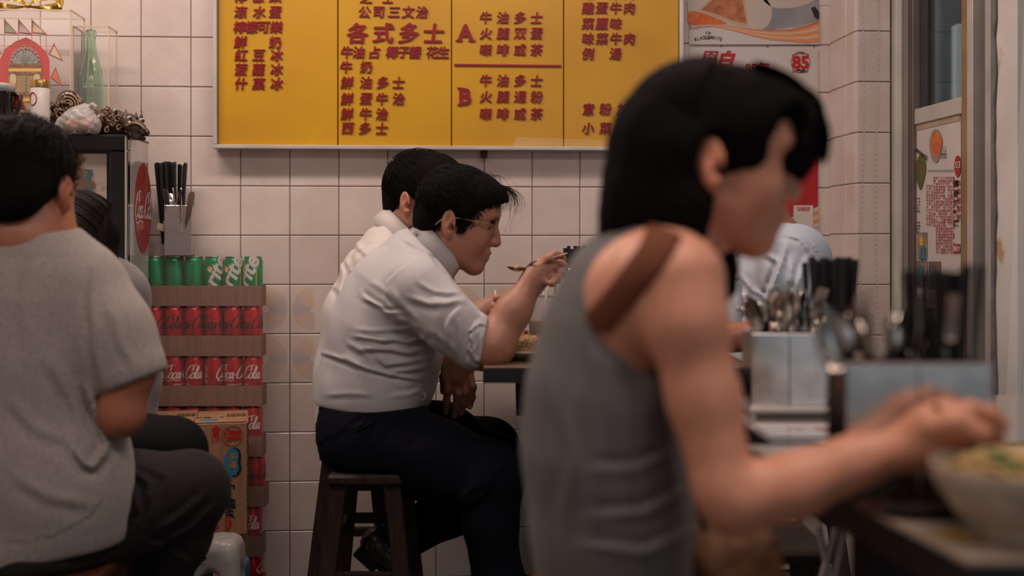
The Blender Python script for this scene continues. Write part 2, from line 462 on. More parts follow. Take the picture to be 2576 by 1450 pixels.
# ------------------------------------------------------------------ lettering
FONT_CACHE = {}
def glyph_mesh(txt, extrude=0.0, offset=0.0, shear=0.0, res=2):
    key = (txt, extrude, offset, shear, res)
    if key in FONT_CACHE: return FONT_CACHE[key]
    cu = bpy.data.curves.new('lettering', 'FONT'); cu.body = txt; cu.size = 1; cu.extrude = extrude; cu.offset = offset
    cu.shear = shear; cu.resolution_u = res; cu.fill_mode = 'BOTH' if extrude else 'FRONT'
    o = bpy.data.objects.new('lettering', cu); COL.objects.link(o); o_eval = o.evaluated_get(bpy.context.evaluated_depsgraph_get())
    me = o_eval.to_mesh(); vs = [tuple(v.co) for v in me.vertices]; fs = [tuple(p.vertices) for p in me.polygons]
    o_eval.to_mesh_clear(); bpy.data.objects.remove(o); bpy.data.curves.remove(cu)
    P = np.array(vs) if vs else np.zeros((1, 3)); FONT_CACHE[key] = (P, fs); return P, fs
def put_text(mb, txt, o, u, v, n, size, extrude=0.0, offset=0.0, shear=0.0, align='l', res=2, fit=None, width=1.0):
    """flat text: origin o (baseline start), u = reading direction, v = up, n = towards the reader"""
    P, fs = glyph_mesh(txt, extrude/size if size else 0, offset, shear, res)
    if not fs: return
    o, u, v, n = (np.asarray(q, float) for q in (o, u, v, n))
    lo = P.min(0); hi = P.max(0); sx = size*width
    if fit: sx = fit[0]/max(hi[0]-lo[0], 1e-6); sy = fit[1]/max(hi[1]-lo[1], 1e-6)
    else: sy = size
    x = P[:,0]; y = P[:,1]
    if fit: x = x-lo[0]; y = y-lo[1]
    elif align == 'c': x = x-(lo[0]+hi[0])/2; y = y-(lo[1]+hi[1])/2
    Q = o+np.outer(x*sx, u)+np.outer(y*sy, v)+np.outer(P[:,2]*size+extrude, n)
    mb.add(Q, fs)

# brush script wordmark drawn as ribbons (thick on the down strokes)
SCRIPT = {
 'C': ([[(1.55,1.25),(1.75,1.75),(1.45,2.15),(.9,2.0),(.35,1.4),(.1,.7),(.2,.15),(.6,0),(1.1,.2),(1.5,.6)],
        [(1.45,2.12),(1.9,2.25),(2.35,2.15)]], 1.45),
 'o': ([[(.5,1.0),(.15,.7),(.08,.25),(.35,0),(.7,.2),(.85,.65),(.65,.98),(.42,.92)]], .92),
 'c': ([[(.78,.78),(.6,1.0),(.25,.8),(.08,.3),(.3,0),(.6,.08),(.9,.4)]], .85),
 'a': ([[(.82,.85),(.55,1.0),(.2,.75),(.08,.25),(.28,0),(.55,.2),(.82,.9)],[(.84,.95),(.74,.3),(.85,.02),(1.1,.25)]], 1.05),
 '-': ([[(.05,.55),(.3,.62),(.55,.55)]], .6),
 'l': ([[(.05,.35),(.45,1.3),(.5,1.95),(.3,2.0),(.18,1.3),(.15,.3),(.3,0),(.6,.25)]], .62)}
def script_strokes(word='Coca-Cola', tail=True):
    x = 0; out = []
    for i, ch in enumerate(word):
        st, adv = SCRIPT[ch]
        for s_ in st:
            pts = catmull([V(px, py, 0) for px, py in s_], 4)
            out.append([V(p[0]+x+.30*p[1], p[1], 0) for p in pts])
        if tail and i == 0:
            pts = catmull([V(x+.9,.05,0), V(x+.5,-.3,0), V(x+1.4,-.45,0), V(x+2.6,-.2,0), V(x+3.6,-.38,0), V(x+4.3,-.25,0)], 4); out.append(pts)
        x += adv
    return out, x
def script_on(mb, fn, scale, word='Coca-Cola', tail=True, xs=.72):
    """fn(x,y) -> (point, normal)"""
    st, wd_ = script_strokes(word, tail)
    for pts in st:
        vs = []; m = len(pts)
        for i, p in enumerate(pts):
            t = nrm(pts[min(i+1, m-1)]-pts[max(i-1, 0)]); w = .055+.13*abs(t[1])**1.5
            if i in (0, m-1): w *= .5
            sd = V(-t[1], t[0], 0)*w
            for q in (p-sd, p+sd):
                vs.append(fn((q[0]-wd_/2)*scale*xs, q[1]*scale))
        mb.add(vs, [(2*i, 2*i+2, 2*i+3, 2*i+1) for i in range(m-1)])
# ------------------------------------------------------------------ the room
YW = 3.617; X0 = -.574; TW = .1482; Z0 = 1.0534; TH = .150; XCOR = 1.262
XSIDE = 1.40
def wx(px, y=YW):
    t = (px-CX)/F; d = y/(CA-t*SA); return d*(t*CA+SA)
def wz(px, py, y=YW):
    t = (px-CX)/F; d = y/(CA-t*SA); return H-(py-HY)*d/F
def side_y(px, x=XSIDE):
    t = (px-CX)/F; d = x/(t*CA+SA); return d*(CA-t*SA), d

def tile_mat(name, kind):
    m = bpy.data.materials.new(name); m.use_nodes = True; nt = m.node_tree; N = nt.nodes.new; L = nt.links.new
    b = nt.nodes['Principled BSDF']; b.inputs['Roughness'].default_value = .32; b.inputs['Coat Weight'].default_value = .12; b.inputs['Coat Roughness'].default_value = .06
    tc = N('ShaderNodeTexCoord'); oi = N('ShaderNodeObjectInfo')
    nz = N('ShaderNodeTexNoise'); nz.inputs['Scale'].default_value = 9; nz.inputs['Detail'].default_value = 4
    ad = N('ShaderNodeVectorMath'); ad.operation = 'ADD'; L(tc.outputs['Object'], ad.inputs[0])
    L(oi.outputs['Location'], ad.inputs[1]); L(ad.outputs[0], nz.inputs[0])
    rp = N('ShaderNodeValToRGB'); rp.color_ramp.elements[0].position = .3; rp.color_ramp.elements[1].position = .75
    rp.color_ramp.elements[0].color = (.60,.50,.455,1); rp.color_ramp.elements[1].color = (.69,.595,.55,1); L(nz.outputs[0], rp.inputs[0])
    rv = N('ShaderNodeMapRange'); rv.inputs[3].default_value = .93; rv.inputs[4].default_value = 1.03; L(oi.outputs['Random'], rv.inputs[0])
    mu = N('ShaderNodeMix'); mu.data_type = 'RGBA'; mu.blend_type = 'MULTIPLY'; mu.inputs[0].default_value = 1; L(rp.outputs[0], mu.inputs[6]); L(rv.outputs[0], mu.inputs[7])
    col = mu.outputs[2]
    # grease spots
    sp = N('ShaderNodeTexNoise'); sp.inputs['Scale'].default_value = 55; sp.inputs['Detail'].default_value = 2; L(ad.outputs[0], sp.inputs[0])
    sr = N('ShaderNodeMapRange'); sr.inputs[1].default_value = .76; sr.inputs[2].default_value = .82; sr.inputs[4].default_value = .55; L(sp.outputs[0], sr.inputs[0])
    mx = N('ShaderNodeMix'); mx.data_type = 'RGBA'; L(sr.outputs[0], mx.inputs[0]); L(col, mx.inputs[6]); mx.inputs[7].default_value = (.36,.22,.15,1); col = mx.outputs[2]
    sep = N('ShaderNodeSeparateXYZ'); L(tc.outputs['Object'], sep.inputs[0])
    def math_(op, a, b_=None, c_=None):
        n = N('ShaderNodeMath'); n.operation = op
        for i, q in enumerate((a, b_, c_)):
            if q is None: continue
            if isinstance(q, (int, float)): n.inputs[i].default_value = q
            else: L(q, n.inputs[i])
        return n.outputs[0]
    height = None
    if kind == 'dots':
        sx = math_('SINE', math_('MULTIPLY', math_('ADD', sep.outputs[0], sep.outputs[2]), 620)); sy = math_('SINE', math_('MULTIPLY', math_('SUBTRACT', sep.outputs[0], sep.outputs[2]), 620))
        height = math_('MAXIMUM', math_('MULTIPLY', sx, sy), .0)
        inn = math_('LESS_THAN', math_('ADD', math_('ABSOLUTE', sep.outputs[0]), math_('ABSOLUTE', sep.outputs[2])), .075)
        height = math_('MULTIPLY', height, inn)
    if kind in ('fan_right', 'fan_left'):
        sg = 1 if kind == 'fan_right' else -1
        x = math_('MULTIPLY', sep.outputs[0], sg)
        ang = math_('ARCTAN2', sep.outputs[2], x); r = math_('SQRT', math_('ADD', math_('POWER', x, 2), math_('POWER', sep.outputs[2], 2)))
        st = math_('GREATER_THAN', math_('SINE', math_('MULTIPLY', ang, 60)), .1)
        k = math_('MULTIPLY', math_('MULTIPLY', st, math_('GREATER_THAN', x, 0)), math_('MULTIPLY', math_('GREATER_THAN', r, .011), math_('LESS_THAN', r, .067)))
        fade = math_('MAXIMUM', math_('SUBTRACT', 1.0, math_('MULTIPLY', r, 7)), .5)
        k = math_('MULTIPLY', k, fade)
        cr = N('ShaderNodeValToRGB'); e = cr.color_ramp.elements; cols = [(.22,.26,.18),(.36,.26,.2),(.55,.26,.08),(.14,.19,.30),(.14,.19,.30),(.42,.25,.22),(.58,.30,.08),(.6,.38,.1)]
        e[0].color = (*cols[0], 1); e[1].color = (*cols[-1], 1)
        for i, c in enumerate(cols[1:-1]): q = e.new((.1, .3, .44, .56, .66, .85)[i]); q.color = (*c, 1)
        L(math_('ADD', math_('DIVIDE', ang, math.pi), .5), cr.inputs[0])
        m3 = N('ShaderNodeMix'); m3.data_type = 'RGBA'; L(k, m3.inputs[0]); L(col, m3.inputs[6]); L(cr.outputs[0], m3.inputs[7]); col = m3.outputs[2]
    if height is not None:
        bp = N('ShaderNodeBump'); bp.inputs['Strength'].default_value = .5; bp.inputs['Distance'].default_value = .0006; L(height, bp.inputs['Height']); L(bp.outputs[0], b.inputs['Normal'])
        m3 = N('ShaderNodeMix'); m3.data_type = 'RGBA'; L(math_('MULTIPLY', height, .4), m3.inputs[0]); L(col, m3.inputs[6]); m3.inputs[7].default_value = (.40,.26,.19,1); col = m3.outputs[2]
    L(col, b.inputs['Base Color']); return m
TM = {k: tile_mat('tile_'+k, k) for k in ('plain', 'dots', 'fan_right', 'fan_left')}
TILE_MESH = {}
def tile_mesh(w, h, kind, axis):
    key = (round(w, 4), round(h, 4), kind, axis)
    if key not in TILE_MESH:
        mb = MB(); g = .0022
        hx, hz = (w-g)/2, (h-g)/2; c = .0022
        o = [(-hx,0,-hz),(hx,0,-hz),(hx,0,hz),(-hx,0,hz)]; m_ = [(x, -.006, z) for x, _, z in o]
        f = [(-hx+c,-.0078,-hz+c),(hx-c,-.0078,-hz+c),(hx-c,-.0078,hz-c),(-hx+c,-.0078,hz-c)]
        vs = o+m_+f
        if axis == 'x': vs = [(y, -x, z) for x, y, z in vs]
        fs = [(8,9,10,11)]+[(a, (a+1) % 4, 4+(a+1) % 4, 4+a) for a in range(4)]+[(4+a, 4+(a+1) % 4, 8+(a+1) % 4, 8+a) for a in range(4)]
        mb.add(vs, fs); me = bpy.data.meshes.new('tile'); me.from_pydata(mb.v, [], mb.f); me.materials.append(TM[kind]); TILE_MESH[key] = me
    return TILE_MESH[key]
def put_tile(parent, x, y, z, w, h, kind='plain', axis='y'):
    o = bpy.data.objects.new('tile', tile_mesh(w, h, kind, axis)); o.location = (x, y, z); link(o, parent); return o
rt = random.Random(4)

wall = MB().box((-.35, YW+.06, 1.3), (3.5+.04, .12, 2.6)).build('wall_back', M_('grout')); tag(wall, kind='structure')
TILEY = YW
for k in range(-10, 13):
    x = X0+TW*(k+.5); w = TW
    if k == 12: x0 = X0+TW*12; w = XCOR-x0-.002; x = x0+w/2
    for r in range(-7, 5):
        z = Z0+TH*(r+.5); kind = 'plain'; u = rt.random()
        if u < .22: kind = 'dots'
        if r in (-2, -3) and k % 4 == 0: kind = 'fan_right'
        if r in (-2, -3) and k % 4 == 1: kind = 'fan_left'
        put_tile(wall, x, TILEY, z, w, TH, kind)
# wall above the tiles seen and the left wall, floor, ceiling
MB().box((-.35, YW-.004, Z0+TH*5+.35), (3.5, .012, .75)).build('trim_1', M_('ceiling')).__setitem__('kind', 'structure')
tag(MB().box((0, 1.2, -.03), (6.0, 6.6, .06)).build('floor', M_('floor')), kind='structure')
tag(MB().box((-.4, 1.1, 2.63), (3.7, 5.1, .06)).build('ceiling', M_('ceiling')), kind='structure')
tag(MB().box((-2.15, 1.1, 1.3), (.1, 5.1, 2.6)).build('wall_left', M_('plaster')), kind='structure')
tag(MB().box((-.8, -1.45, 1.3), (2.8, .1, 2.6)).box((1.05, -1.45, 2.4), (.9, .1, .4)).build('wall_rear', M_('plaster')), kind='structure')
mat('pavement', (.30,.30,.30), .8, var=.4, vscale=3)
tag(MB().box((2, 0, -.10), (16, 16, .06)).build('ground', M_('pavement')), kind='structure')

# pilaster at the right
YP = 3.39
pil = tag(MB().box(((XCOR+1.5)/2, (YP+YW+.12)/2, 1.3), (1.5-XCOR, YW+.12-YP, 2.6)).build('wall_pilaster', M_('grout')), kind='structure')
zz = list(range(-7, 10))
for r in range(-7, 6):
    z = Z0+TH*(r+.5)+.004
    for (ya, yb) in ((YP, YP+.078), (YP+.078, YW-.0075)):
        put_tile(pil, XCOR, (ya+yb)/2, z, yb-ya, TH, 'plain', 'x')
    x1 = wx(2172, YP); x2 = wx(2238, YP)
    put_tile(pil, (XCOR-.006+x2)/2, YP, z, x2-XCOR+.006, TH, 'fan_left' if r == -2 else ('dots' if r in (2, 3, 4) else 'plain'))
# white aluminium jamb and the glazed side
xj = wx(2240, YP)
jb = MB().box(((xj+XSIDE)/2+.006, YP-.012, 1.3), (XSIDE-xj+.008, .05, 2.6), bev=.004).box(((xj+XSIDE)/2-.006, YP-.04, 1.3), (.012, .02, 2.6), bev=.003).build('trim_2', M_('white_frame')); tag(jb, kind='structure')
ys = {p: side_y(p)[0] for p in (2278, 2296, 2418, 2432, 2446, 2477, 2500, 2560, 2576)}
def sidebox(name, p1, p2, z1, z2, th, mt, xoff=0.0):
    y1, y2 = ys[p1], ys[p2]
    return MB().box((XSIDE+th/2+xoff, (y1+y2)/2, (z1+z2)/2), (th, abs(y1-y2), z2-z1), bev=.002).build(name, mt)
win = thing('window_1', None, None, (XSIDE, (ys[2296]+ys[2418])/2, 0)); win['kind'] = 'structure'
def reparent(o, p):
    o.parent = p; o.matrix_parent_inverse = Matrix.Translation(-Vector(p.location)); return o
mat('brown_frame', (.17,.125,.11), .45, metal=.3, var=.2)
mat('gold_frame', (.30,.18,.08), .45, var=.3)
reparent(sidebox('window_frame', 2278, 2296, 0, 2.6, .05, M_('brown_frame')), win)
reparent(sidebox('window_frame', 2418, 2432, 0, 2.6, .05, M_('gold_frame')), win)
zc1 = H-(290-HY)*side_y(2350)[1]/F
reparent(MB().box((XSIDE+.02, (ys[2296]+ys[2418])/2, zc1+.01), (.03, ys[2296]-ys[2418], .045), bev=.002).build('window_rail', M_('white_frame')), win)
mat('window_glass', (.75,.80,.80), .04, trans=1, ior=1.2)
reparent(sidebox('window_pane', 2296, 2418, .05, 2.55, .006, M_('window_glass'), .02), win)
tag(sidebox('trim_3', 2432, 2446, 0, 2.6, .06, M_('alu')), kind='structure')
tag(sidebox('trim_4', 2446, 2477, 0, 2.6, .02, M_('black_matte'), .05), kind='structure')
mat('grey_frame', (.45,.42,.40), .45, var=.2)
tag(sidebox('trim_5', 2477, 2500, 0, 2.6, .07, M_('grey_frame'), -.0), kind='structure')
yr = ys[2560]
tag(MB().box((XSIDE+.09, (ys[2500]+yr)/2, 1.3), (.18, ys[2500]-yr, 2.6)).build('wall_right', M_('plaster')), kind='structure')
# rough cement edge beside the frame
cm = MB(); rc = random.Random(2); pts = []
for i in range(60):
    z = i*2.6/59; yy = ys[2500]-.012-.012*rc.random(); pts.append((yy, z))
poly = [(ys[2500], 0)]+[(a, b) for a, b in pts]+[(ys[2500], 2.6)]
cm.prism([(p[0], p[1]) for p in poly], (XSIDE-.004, 0, 0), (0,1,0), (0,0,1), (-1,0,0), .004); tag(cm.build('trim_6', M_('cement')), kind='structure')
# the shopfront's own header above the open side; daylight enters beneath it
tag(MB().box((XSIDE+.09, .6, 2.45), (.18, 2*(yr-.6), .3)).build('wall_header', M_('plaster')), kind='structure')
# outside: pavement and the dull frontage over the street
mat('street_grey', (.42,.44,.44), .8, var=.5, vscale=2)
tag(MB().box((6.2, 3.5, 4.6), (.3, 16, 9.2)).build('wall_street', M_('street_grey')), kind='structure')

cp_ = W(2365, 200, 5.2); tag(MB().box((cp_[0]+.05, cp_[1], 2.0), (.16, .16, 4.0), bev=.01).build('added_dark_pillar', mat('added_pillar_teal', (.10,.14,.15), .5, var=.3)), 'grey green pillar added outside for a dark strip in the side window', 'pillar')  # made-up pillar, gives the glass a dark strip among its reflections
sg_ = W(2408, 170, 4.7); sgn = tag(MB().box((sg_[0]+.05, sg_[1], sg_[2]), (.12, .05, .34), bev=.006).build('added_white_panel', mat('bright_patch_white', (.9,.9,.88), .4)), 'blank white panel added outside for the bright patch in the side window', 'sign')  # made-up white panel standing in for the bright patch in the glass
MB().tube([(sg_[0]+.05, sg_[1]+.03, 0), (sg_[0]+.05, sg_[1]+.03, sg_[2])], .02, 8).build('added_panel_post', M_('alu_dark'), sgn)
# clear plastic door curtain strips at the opening
cs = thing('strip_curtain', 'clear plastic strip curtain hanging at the bright open doorway on the far right', 'curtain', (XSIDE-.02, ys[2560], 0))
mat('pvc', (.85,.85,.84), .12, alpha=.22)
for i, (pt, pb, pw) in enumerate([(2580, 2520, 30), (2612, 2562, 34)]):
    d = 2.70-.03*i; mb = MB(); rows = []
    for j in range(13):
        t = j/12; py = -60+t*1300; px = pt+(pb-pt)*t
        a = W(px, py, d); b_ = W(px+pw*(1+.3*t), py, d-.03); rows += [a, (a+b_)/2+V(-.008, -.006, 0), b_]
    mb.add(rows, [(3*j+k, 3*j+k+1, 3*j+k+4, 3*j+k+3) for j in range(12) for k in (0, 1)])
    o = mb.build('plastic_strip', M_('pvc'), None, True); reparent(o, cs)

# roller blind bead cords
for px, side in ((2172, 'left'), (2208, 'right')):
    x = wx(px, YP-.03); mb = MB(); pts = []
    n = 120
    for i in range(n):
        z = 2.3-i*.0155; sway = .004*math.sin(z*7+px)-.012*(1.6-z)*(1 if z < 1.6 else 0)*.6
        c = V(x+sway, YP-.03, z); mb.sphere(c, (.0019, .0019, .0062), 6, 4); pts.append(c)
    mb.tube(pts[::6]+[pts[-1]], .0007, 4)
    o = mb.build('bead_cord', M_('white_frame'), None, True)
    tag(o, f'long white beaded blind cord hanging on tiled pilaster, the {side} one of two', 'cord')

# ------------------------------------------------------------------ menu board
BY = YW-.045                                  # face of the board
def bp(px, py, off=0.0):                      # point on the board's face
    return V(wx(px, BY-off), BY-off, wz(px, py, BY-off))
board = thing('menu_board', 'large yellow menu board with raised red Chinese lettering in an aluminium frame', 'menu board', bp(1125, 372))
def on_board(o): return reparent(o, board)
bx0, bx1 = bp(548, 0)[0], bp(1708, 0)[0]; bz0 = bp(1100, 368)[2]; bz1 = 2.35
mat('board_yellow', (.59,.315,.012), .3, coat=.25, col2=(.52,.26,.016), vscale=3.2, wear=((.66,.38,.01), 2.6, .64))
xs_ = [bx0, bp(850, 0)[0], bp(1136, 0)[0], bp(1418, 0)[0], bx1]
for i in range(4):
    on_board(MB().box(((xs_[i]+xs_[i+1])/2, BY+.008, (bz0+bz1)/2), (xs_[i+1]-xs_[i]-.0035, .016, bz1-bz0), bev=.001).build('yellow_panel', M_('board_yellow')))
on_board(MB().box(((bx0+bx1)/2, BY+.022, (bz0+bz1)/2), (bx1-bx0, .012, bz1-bz0)).build('backing', M_('letter_red')))
fw = .012
for nm, c, sz in (('frame_bar', ((bx0+bx1)/2, BY+.008, bz0-fw/2), (bx1-bx0+2*fw, .052, fw)), ('frame_bar', (bx0-fw/2, BY+.008, (bz0+bz1)/2), (fw, .052, bz1-bz0)),
                  ('frame_bar', (bx1+fw/2, BY+.008, (bz0+bz1)/2), (fw, .052, bz1-bz0)), ('frame_bar', ((bx0+bx1)/2, BY+.008, bz1+fw/2), (bx1-bx0+2*fw, .052, fw))):
    on_board(MB().box(c, sz, bev=.002).build(nm, M_('alu')))
on_board(MB().box(bp(1218, 384)+V(0, .012, 0), (.022, .01, .034), bev=.004).build('hook', M_('kraft_dark')))
on_board(MB().box((bp(1278, 165)[0], BY-.002, bp(1278, 165)[2]), (bp(1412, 165)[0]-bp(1143, 165)[0], .004, .006)).build('divider_line', M_('letter_red')))
tp = MB(); a = bp(1290, 362, .002); b_ = bp(1640, 366, .002); c = bp(1700, 374, .003)
tp.add([bp(1290, 366, .0015), bp(1300, 345, .0015), bp(1500, 352, .0015), bp(1690, 358, .0015), bp(1690, 372, .028)*V(1,0,1)+V(0, BY-.02, 0), bp(1290, 372, .028)*V(1,0,1)+V(0, BY-.02, 0)], [(0,1,2,3,4,5)])
on_board(tp.build('clear_tape', M_('film')))
def char(txt, px, py, size=28.5, bold=.026, cat_h=None):
    o = bp(px, py); s = size/F*BY*1.12
    mb = MB(); put_text(mb, txt, o, (1,0,0), (0,0,1), (0,-1,0), s, extrude=.0022, shear=.12, align='c', res=2)
    for q_, (ax_, az_) in enumerate(((-1,.3),(1,-.3),(0,.8))): put_text(mb, txt, o+V(ax_*bold*s, -.00012*(q_+1), az_*bold*s), (1,0,0), (0,0,1), (0,-1,0), s, extrude=.0022, shear=.12, align='c', res=2)
    x = mb.build('raised_character', M_('letter_red')); on_board(x)
def row(chars, xs, y, **k):
    for c_, x_ in zip(chars, xs): char(c_, x_, y, **k)
row('檸檬樂', (606, 651, 693), -8)
row('滾水蛋', (606, 652, 693), 31); row('檸檬可樂', (604, 634, 665, 695), 69); char('鮮', 605, 106); char('奶', 692, 107)
row('紅豆冰', (607, 651, 696), 139); row('菠蘿冰', (607, 651, 696), 175); row('什菓冰', (607, 651, 696), 211)
row('之士', (921, 977), -6); row('公司三文治', (918, 954, 991, 1027, 1062), 31)
for c_, x_ in zip('各式多士', (900, 965, 1028, 1092)): char(c_, x_, 84, size=48, bold=.034)
row('牛油占椰子醬花生', (873, 903, 943, 987, 1016, 1045, 1088, 1115), 132); row('牛奶', (871, 921), 169)
row('鮮油多士', (873, 921, 963, 1003), 208); row('鮮蛋牛治', (873, 921, 961, 1003), 249); row('鮮牛治', (873, 920, 961), 287); row('西多士', (876, 918, 961), 323)
def latin(t, x_, y_, h):
    o = bp(x_, y_); mb = MB(); mb.add([], [])
    return o
for t_, y_ in (('A', 83), ('B', 243)):
    mb = MB(); s = 42/F*BY/.73; put_text(mb, t_, bp(1171, y_), (1,0,0), (0,0,1), (0,-1,0), s, extrude=.0022, offset=.035, align='c', width=1.0)
    wdt = .020; zb = bp(1171, y_+21)[2]; xm = bp(1171, y_)[0]
    if t_ == 'A':
        for sx in (-1, 1): mb.box((xm+sx*.0195, BY-.0024, zb+.0015), (.021, .0048, .0042))
    else:
        for dz in (.002, .0525): mb.box((xm-.018, BY-.0024, zb+dz-.002), (.013, .0048, .0042))
    on_board(mb.build('raised_character', M_('letter_red')))
cx4 = (1222, 1265, 1308, 1350)
row('牛油多士', cx4, 45); row('火腿双蛋', cx4, 85); row('㗎啡或茶', cx4, 126); row('牛油多士', cx4, 203); row('火腿通粉', cx4, 244); row('㗎啡或茶', cx4, 287)
cx5 = (1479, 1514, 1549, 1583)
row('雞蛋牛肉', cx5, 21); row('菜臘味', cx5, 60); row('味菜牛肉', cx5, 98); char('例', 1480, 136); char('湯', 1548, 136); row('通牛肉', (1479, 1549, 1583), -16)
row('意粉加', (1480, 1523, 1567), 275); row('小菜每款', (1479, 1523, 1563, 1603), 323)

# ------------------------------------------------------------------ posters on the back wall
PY = YW-.012
def pp(px, py, off=0.0): return V(wx(px, PY-off), PY-off, wz(px, py, PY-off))
def quadpoly(mb, pts, off, th=.0004):
    P = [pp(a, b_, off) for a, b_ in pts]; mb.add(P, [tuple(range(len(P)))])
mat('toast', (.50,.19,.08), .6, col2=(.30,.09,.04), vscale=40)
mat('toast_rim', (.52,.33,.20), .6)
mat('egg_orange', (.60,.20,.02), .3, col2=(.55,.08,.02), vscale=60)
mat('plate_print', (.50,.42,.36), .3)
mat('slate_print', (.20,.20,.22), .25, col2=(.30,.29,.30), vscale=8)
mat('band_orange', (.62,.25,.09), .25); mat('band_pale', (.62,.40,.28), .25); mat('band_red', (.45,.10,.07), .25)
mat('poster_red', (.45,.004,.01), .25, col2=(.38,.004,.01), vscale=20, coat=.5)
def poster_base(parent, x1, y1, x2, y2):
    a, b_ = pp(x1, y1), pp(x2, y2)
    return reparent(MB().box(((a[0]+b_[0])/2, PY+.0005, (a[2]+b_[2])/2), (abs(b_[0]-a[0]), .001, abs(a[2]-b_[2]))).build('sheet', M_('paper_gloss')), parent)
p1 = thing('poster', 'upper wall poster of toast on a plate above a black and white badge', 'poster', pp(1897, 110))
poster_base(p1, 1734, -180, 2060, 112)
def pr(parent, name, m_, pts, off, closed_curve=False, n=5):
    mb = MB(); P = [V(a, b_, 0) for a, b_ in pts]
    if closed_curve: P = catmull(P, n, True)
    mb.add([pp(p[0], p[1], off) for p in P], [tuple(reversed(range(len(P))))])
    o = mb.build(name, m_); return reparent(o, parent)
pr(p1, 'photo_print', M_('slate_print'), [(1734,-180),(2060,-180),(2060,62),(1980,76),(1900,74),(1820,64),(1734,74)], .0008)
pr(p1, 'plate_print', M_('plate_print'), [(1740,-60),(1850,-70),(1930,0),(1940,45),(1915,75),(1850,76),(1770,66),(1735,60)], .0012, True)
pr(p1, 'saucer_print', M_('plate_print'), [(1915,-20),(2000,-30),(2050,-5),(2020,14),(1975,21),(1935,14)], .0012, True)
pr(p1, 'egg_print', M_('egg_orange'), [(1734,30),(1765,32),(1800,45),(1828,60),(1780,62),(1735,62)], .0015, True)
pr(p1, 'toast_print', M_('toast_rim'), [(1757,25),(1800,-14),(1872,-12),(1882,66),(1860,64),(1800,42)], .0018)
pr(p1, 'toast_print', M_('toast'), [(1764,24),(1803,-10),(1866,-10),(1878,60),(1858,56),(1802,36)], .0021)
pr(p1, 'cup_print', M_('black_matte'), [(2040,20),(2050,16),(2061,30),(2061,50),(2050,45)], .0012)
pr(p1, 'cream_band', M_('paper_gloss'), [(1734,74),(1790,62),(1860,70),(1940,76),(2010,68),(2060,52),(2060,112),(1734,112)], .0024)
for i, (m_, a, b_) in enumerate((('band_red', 0, 3), ('band_orange', 3, 8), ('band_pale', 8, 13), ('band_orange', 13, 19), ('band_pale', 19, 24), ('band_orange', 24, 30))):
    top = [(1736,74),(1770,66),(1800,62),(1840,66),(1890,73),(1940,76),(1990,74),(2030,64),(2060,52)]
    k = [.0,.05,.15,.3,.55,.8,1.0,1.45,1.75]
    P = [(x_, y_+a*kk) for (x_, y_), kk in zip(top, k)]+[(x_, y_+b_*kk+.8) for (x_, y_), kk in reversed(list(zip(top, k)))]
    pr(p1, 'wave_band', M_(m_), P, .0027+.0002*i)
mb = MB()
for i, c_ in enumerate('BLACK&WHITE'):
    t = (i-5)/5; put_text(mb, c_, pp(1782+32*t, 94+5*t*t, .0034), nrm(V(1, 0, -.3*t)), nrm(V(.3*t, 0, 1)), (0,-1,0), .0145, offset=.04, align='c', width=.72)
put_text(mb, '黑白', pp(1781, 83, .0034), (1,0,0), (0,0,1), (0,-1,0), .009, offset=.03, align='c')
reparent(mb.build('badge_lettering', M_('ink_black')), p1)
pr(p1, 'badge_ribbon', M_('ink_red'), [(1774,96),(1788,96),(1786,99),(1776,99)], .0032)
p2 = thing('poster', 'lower wall poster with a red 85 anniversary badge and red field', 'poster', pp(1897, 588))
poster_base(p2, 1734, 118, 2058, 588)
pr(p2, 'red_field', M_('poster_red'), [(1734,430),(1800,400),(2058,380),(2058,545),(1990,560),(1734,588)], .0008)
for i, (m_, a) in enumerate((('paper_gloss', 0), ('band_orange', 7), ('band_pale', 14), ('band_orange', 22), ('paper_gloss', 30), ('band_orange', 36), ('paper_gloss', 40))):
    pr(p2, 'wave_band', M_(m_), [(1734,556+a*.3),(1900,562+a*.5),(1990,548+a),(2058,520+a*1.4),(2058,588),(1734,588)], .0010+.0002*i)
mb = MB(); put_text(mb, '85', pp(2014, 157, .001), (1,0,0), (0,0,1), (0,-1,0), .055, offset=.05, align='c', width=1.0)
reparent(mb.build('badge_number', M_('ink_red')), p2)
mb = MB(); c0 = pp(2014, 157, .0009); ring = [c0+V(.030*math.cos(a), 0, .033*math.sin(a)) for a in np.linspace(0, 2*math.pi, 40)]; mb.tube(ring, .0009, 5)
reparent(mb.build('badge_ring', M_('ink_red_dull')), p2)
mb = MB(); put_text(mb, '之選港式奶茶', pp(2013, 180, .001), (1,0,0), (0,0,1), (0,-1,0), .009, offset=.03, align='c')
put_text(mb, '港式', pp(2014, 179, .0012), (1,0,0), (0,0,1), (0,-1,0), .014, offset=.05, align='c')
for i, c_ in enumerate('BLACK&WHITE'):
    t = (i-5)/5; put_text(mb, c_, pp(2014+20*t, 134+5*t*t, .001), nrm(V(1, 0, -.5*t)), nrm(V(.5*t, 0, 1)), (0,-1,0), .0078, offset=.04, align='c', width=.8)
reparent(mb.build('badge_lettering', M_('ink_black')), p2)
mb = MB(); put_text(mb, '黑白', pp(1803, 150, .001), (1,0,0), (0,0,1), (0,-1,0), .055, offset=.06, shear=.3, align='c'); put_text(mb, '85年', pp(1905, 172, .001), (1,0,0), (0,0,1), (0,-1,0), .04, offset=.04, align='c')
reparent(mb.build('headline', M_('ink_red')), p2)
tagp = MB(); a = pp(2021, 548, .0032); tagp.box(a, (.063, .0008, .077), bev=.0003); reparent(tagp.build('white_label', M_('paper')), p2)
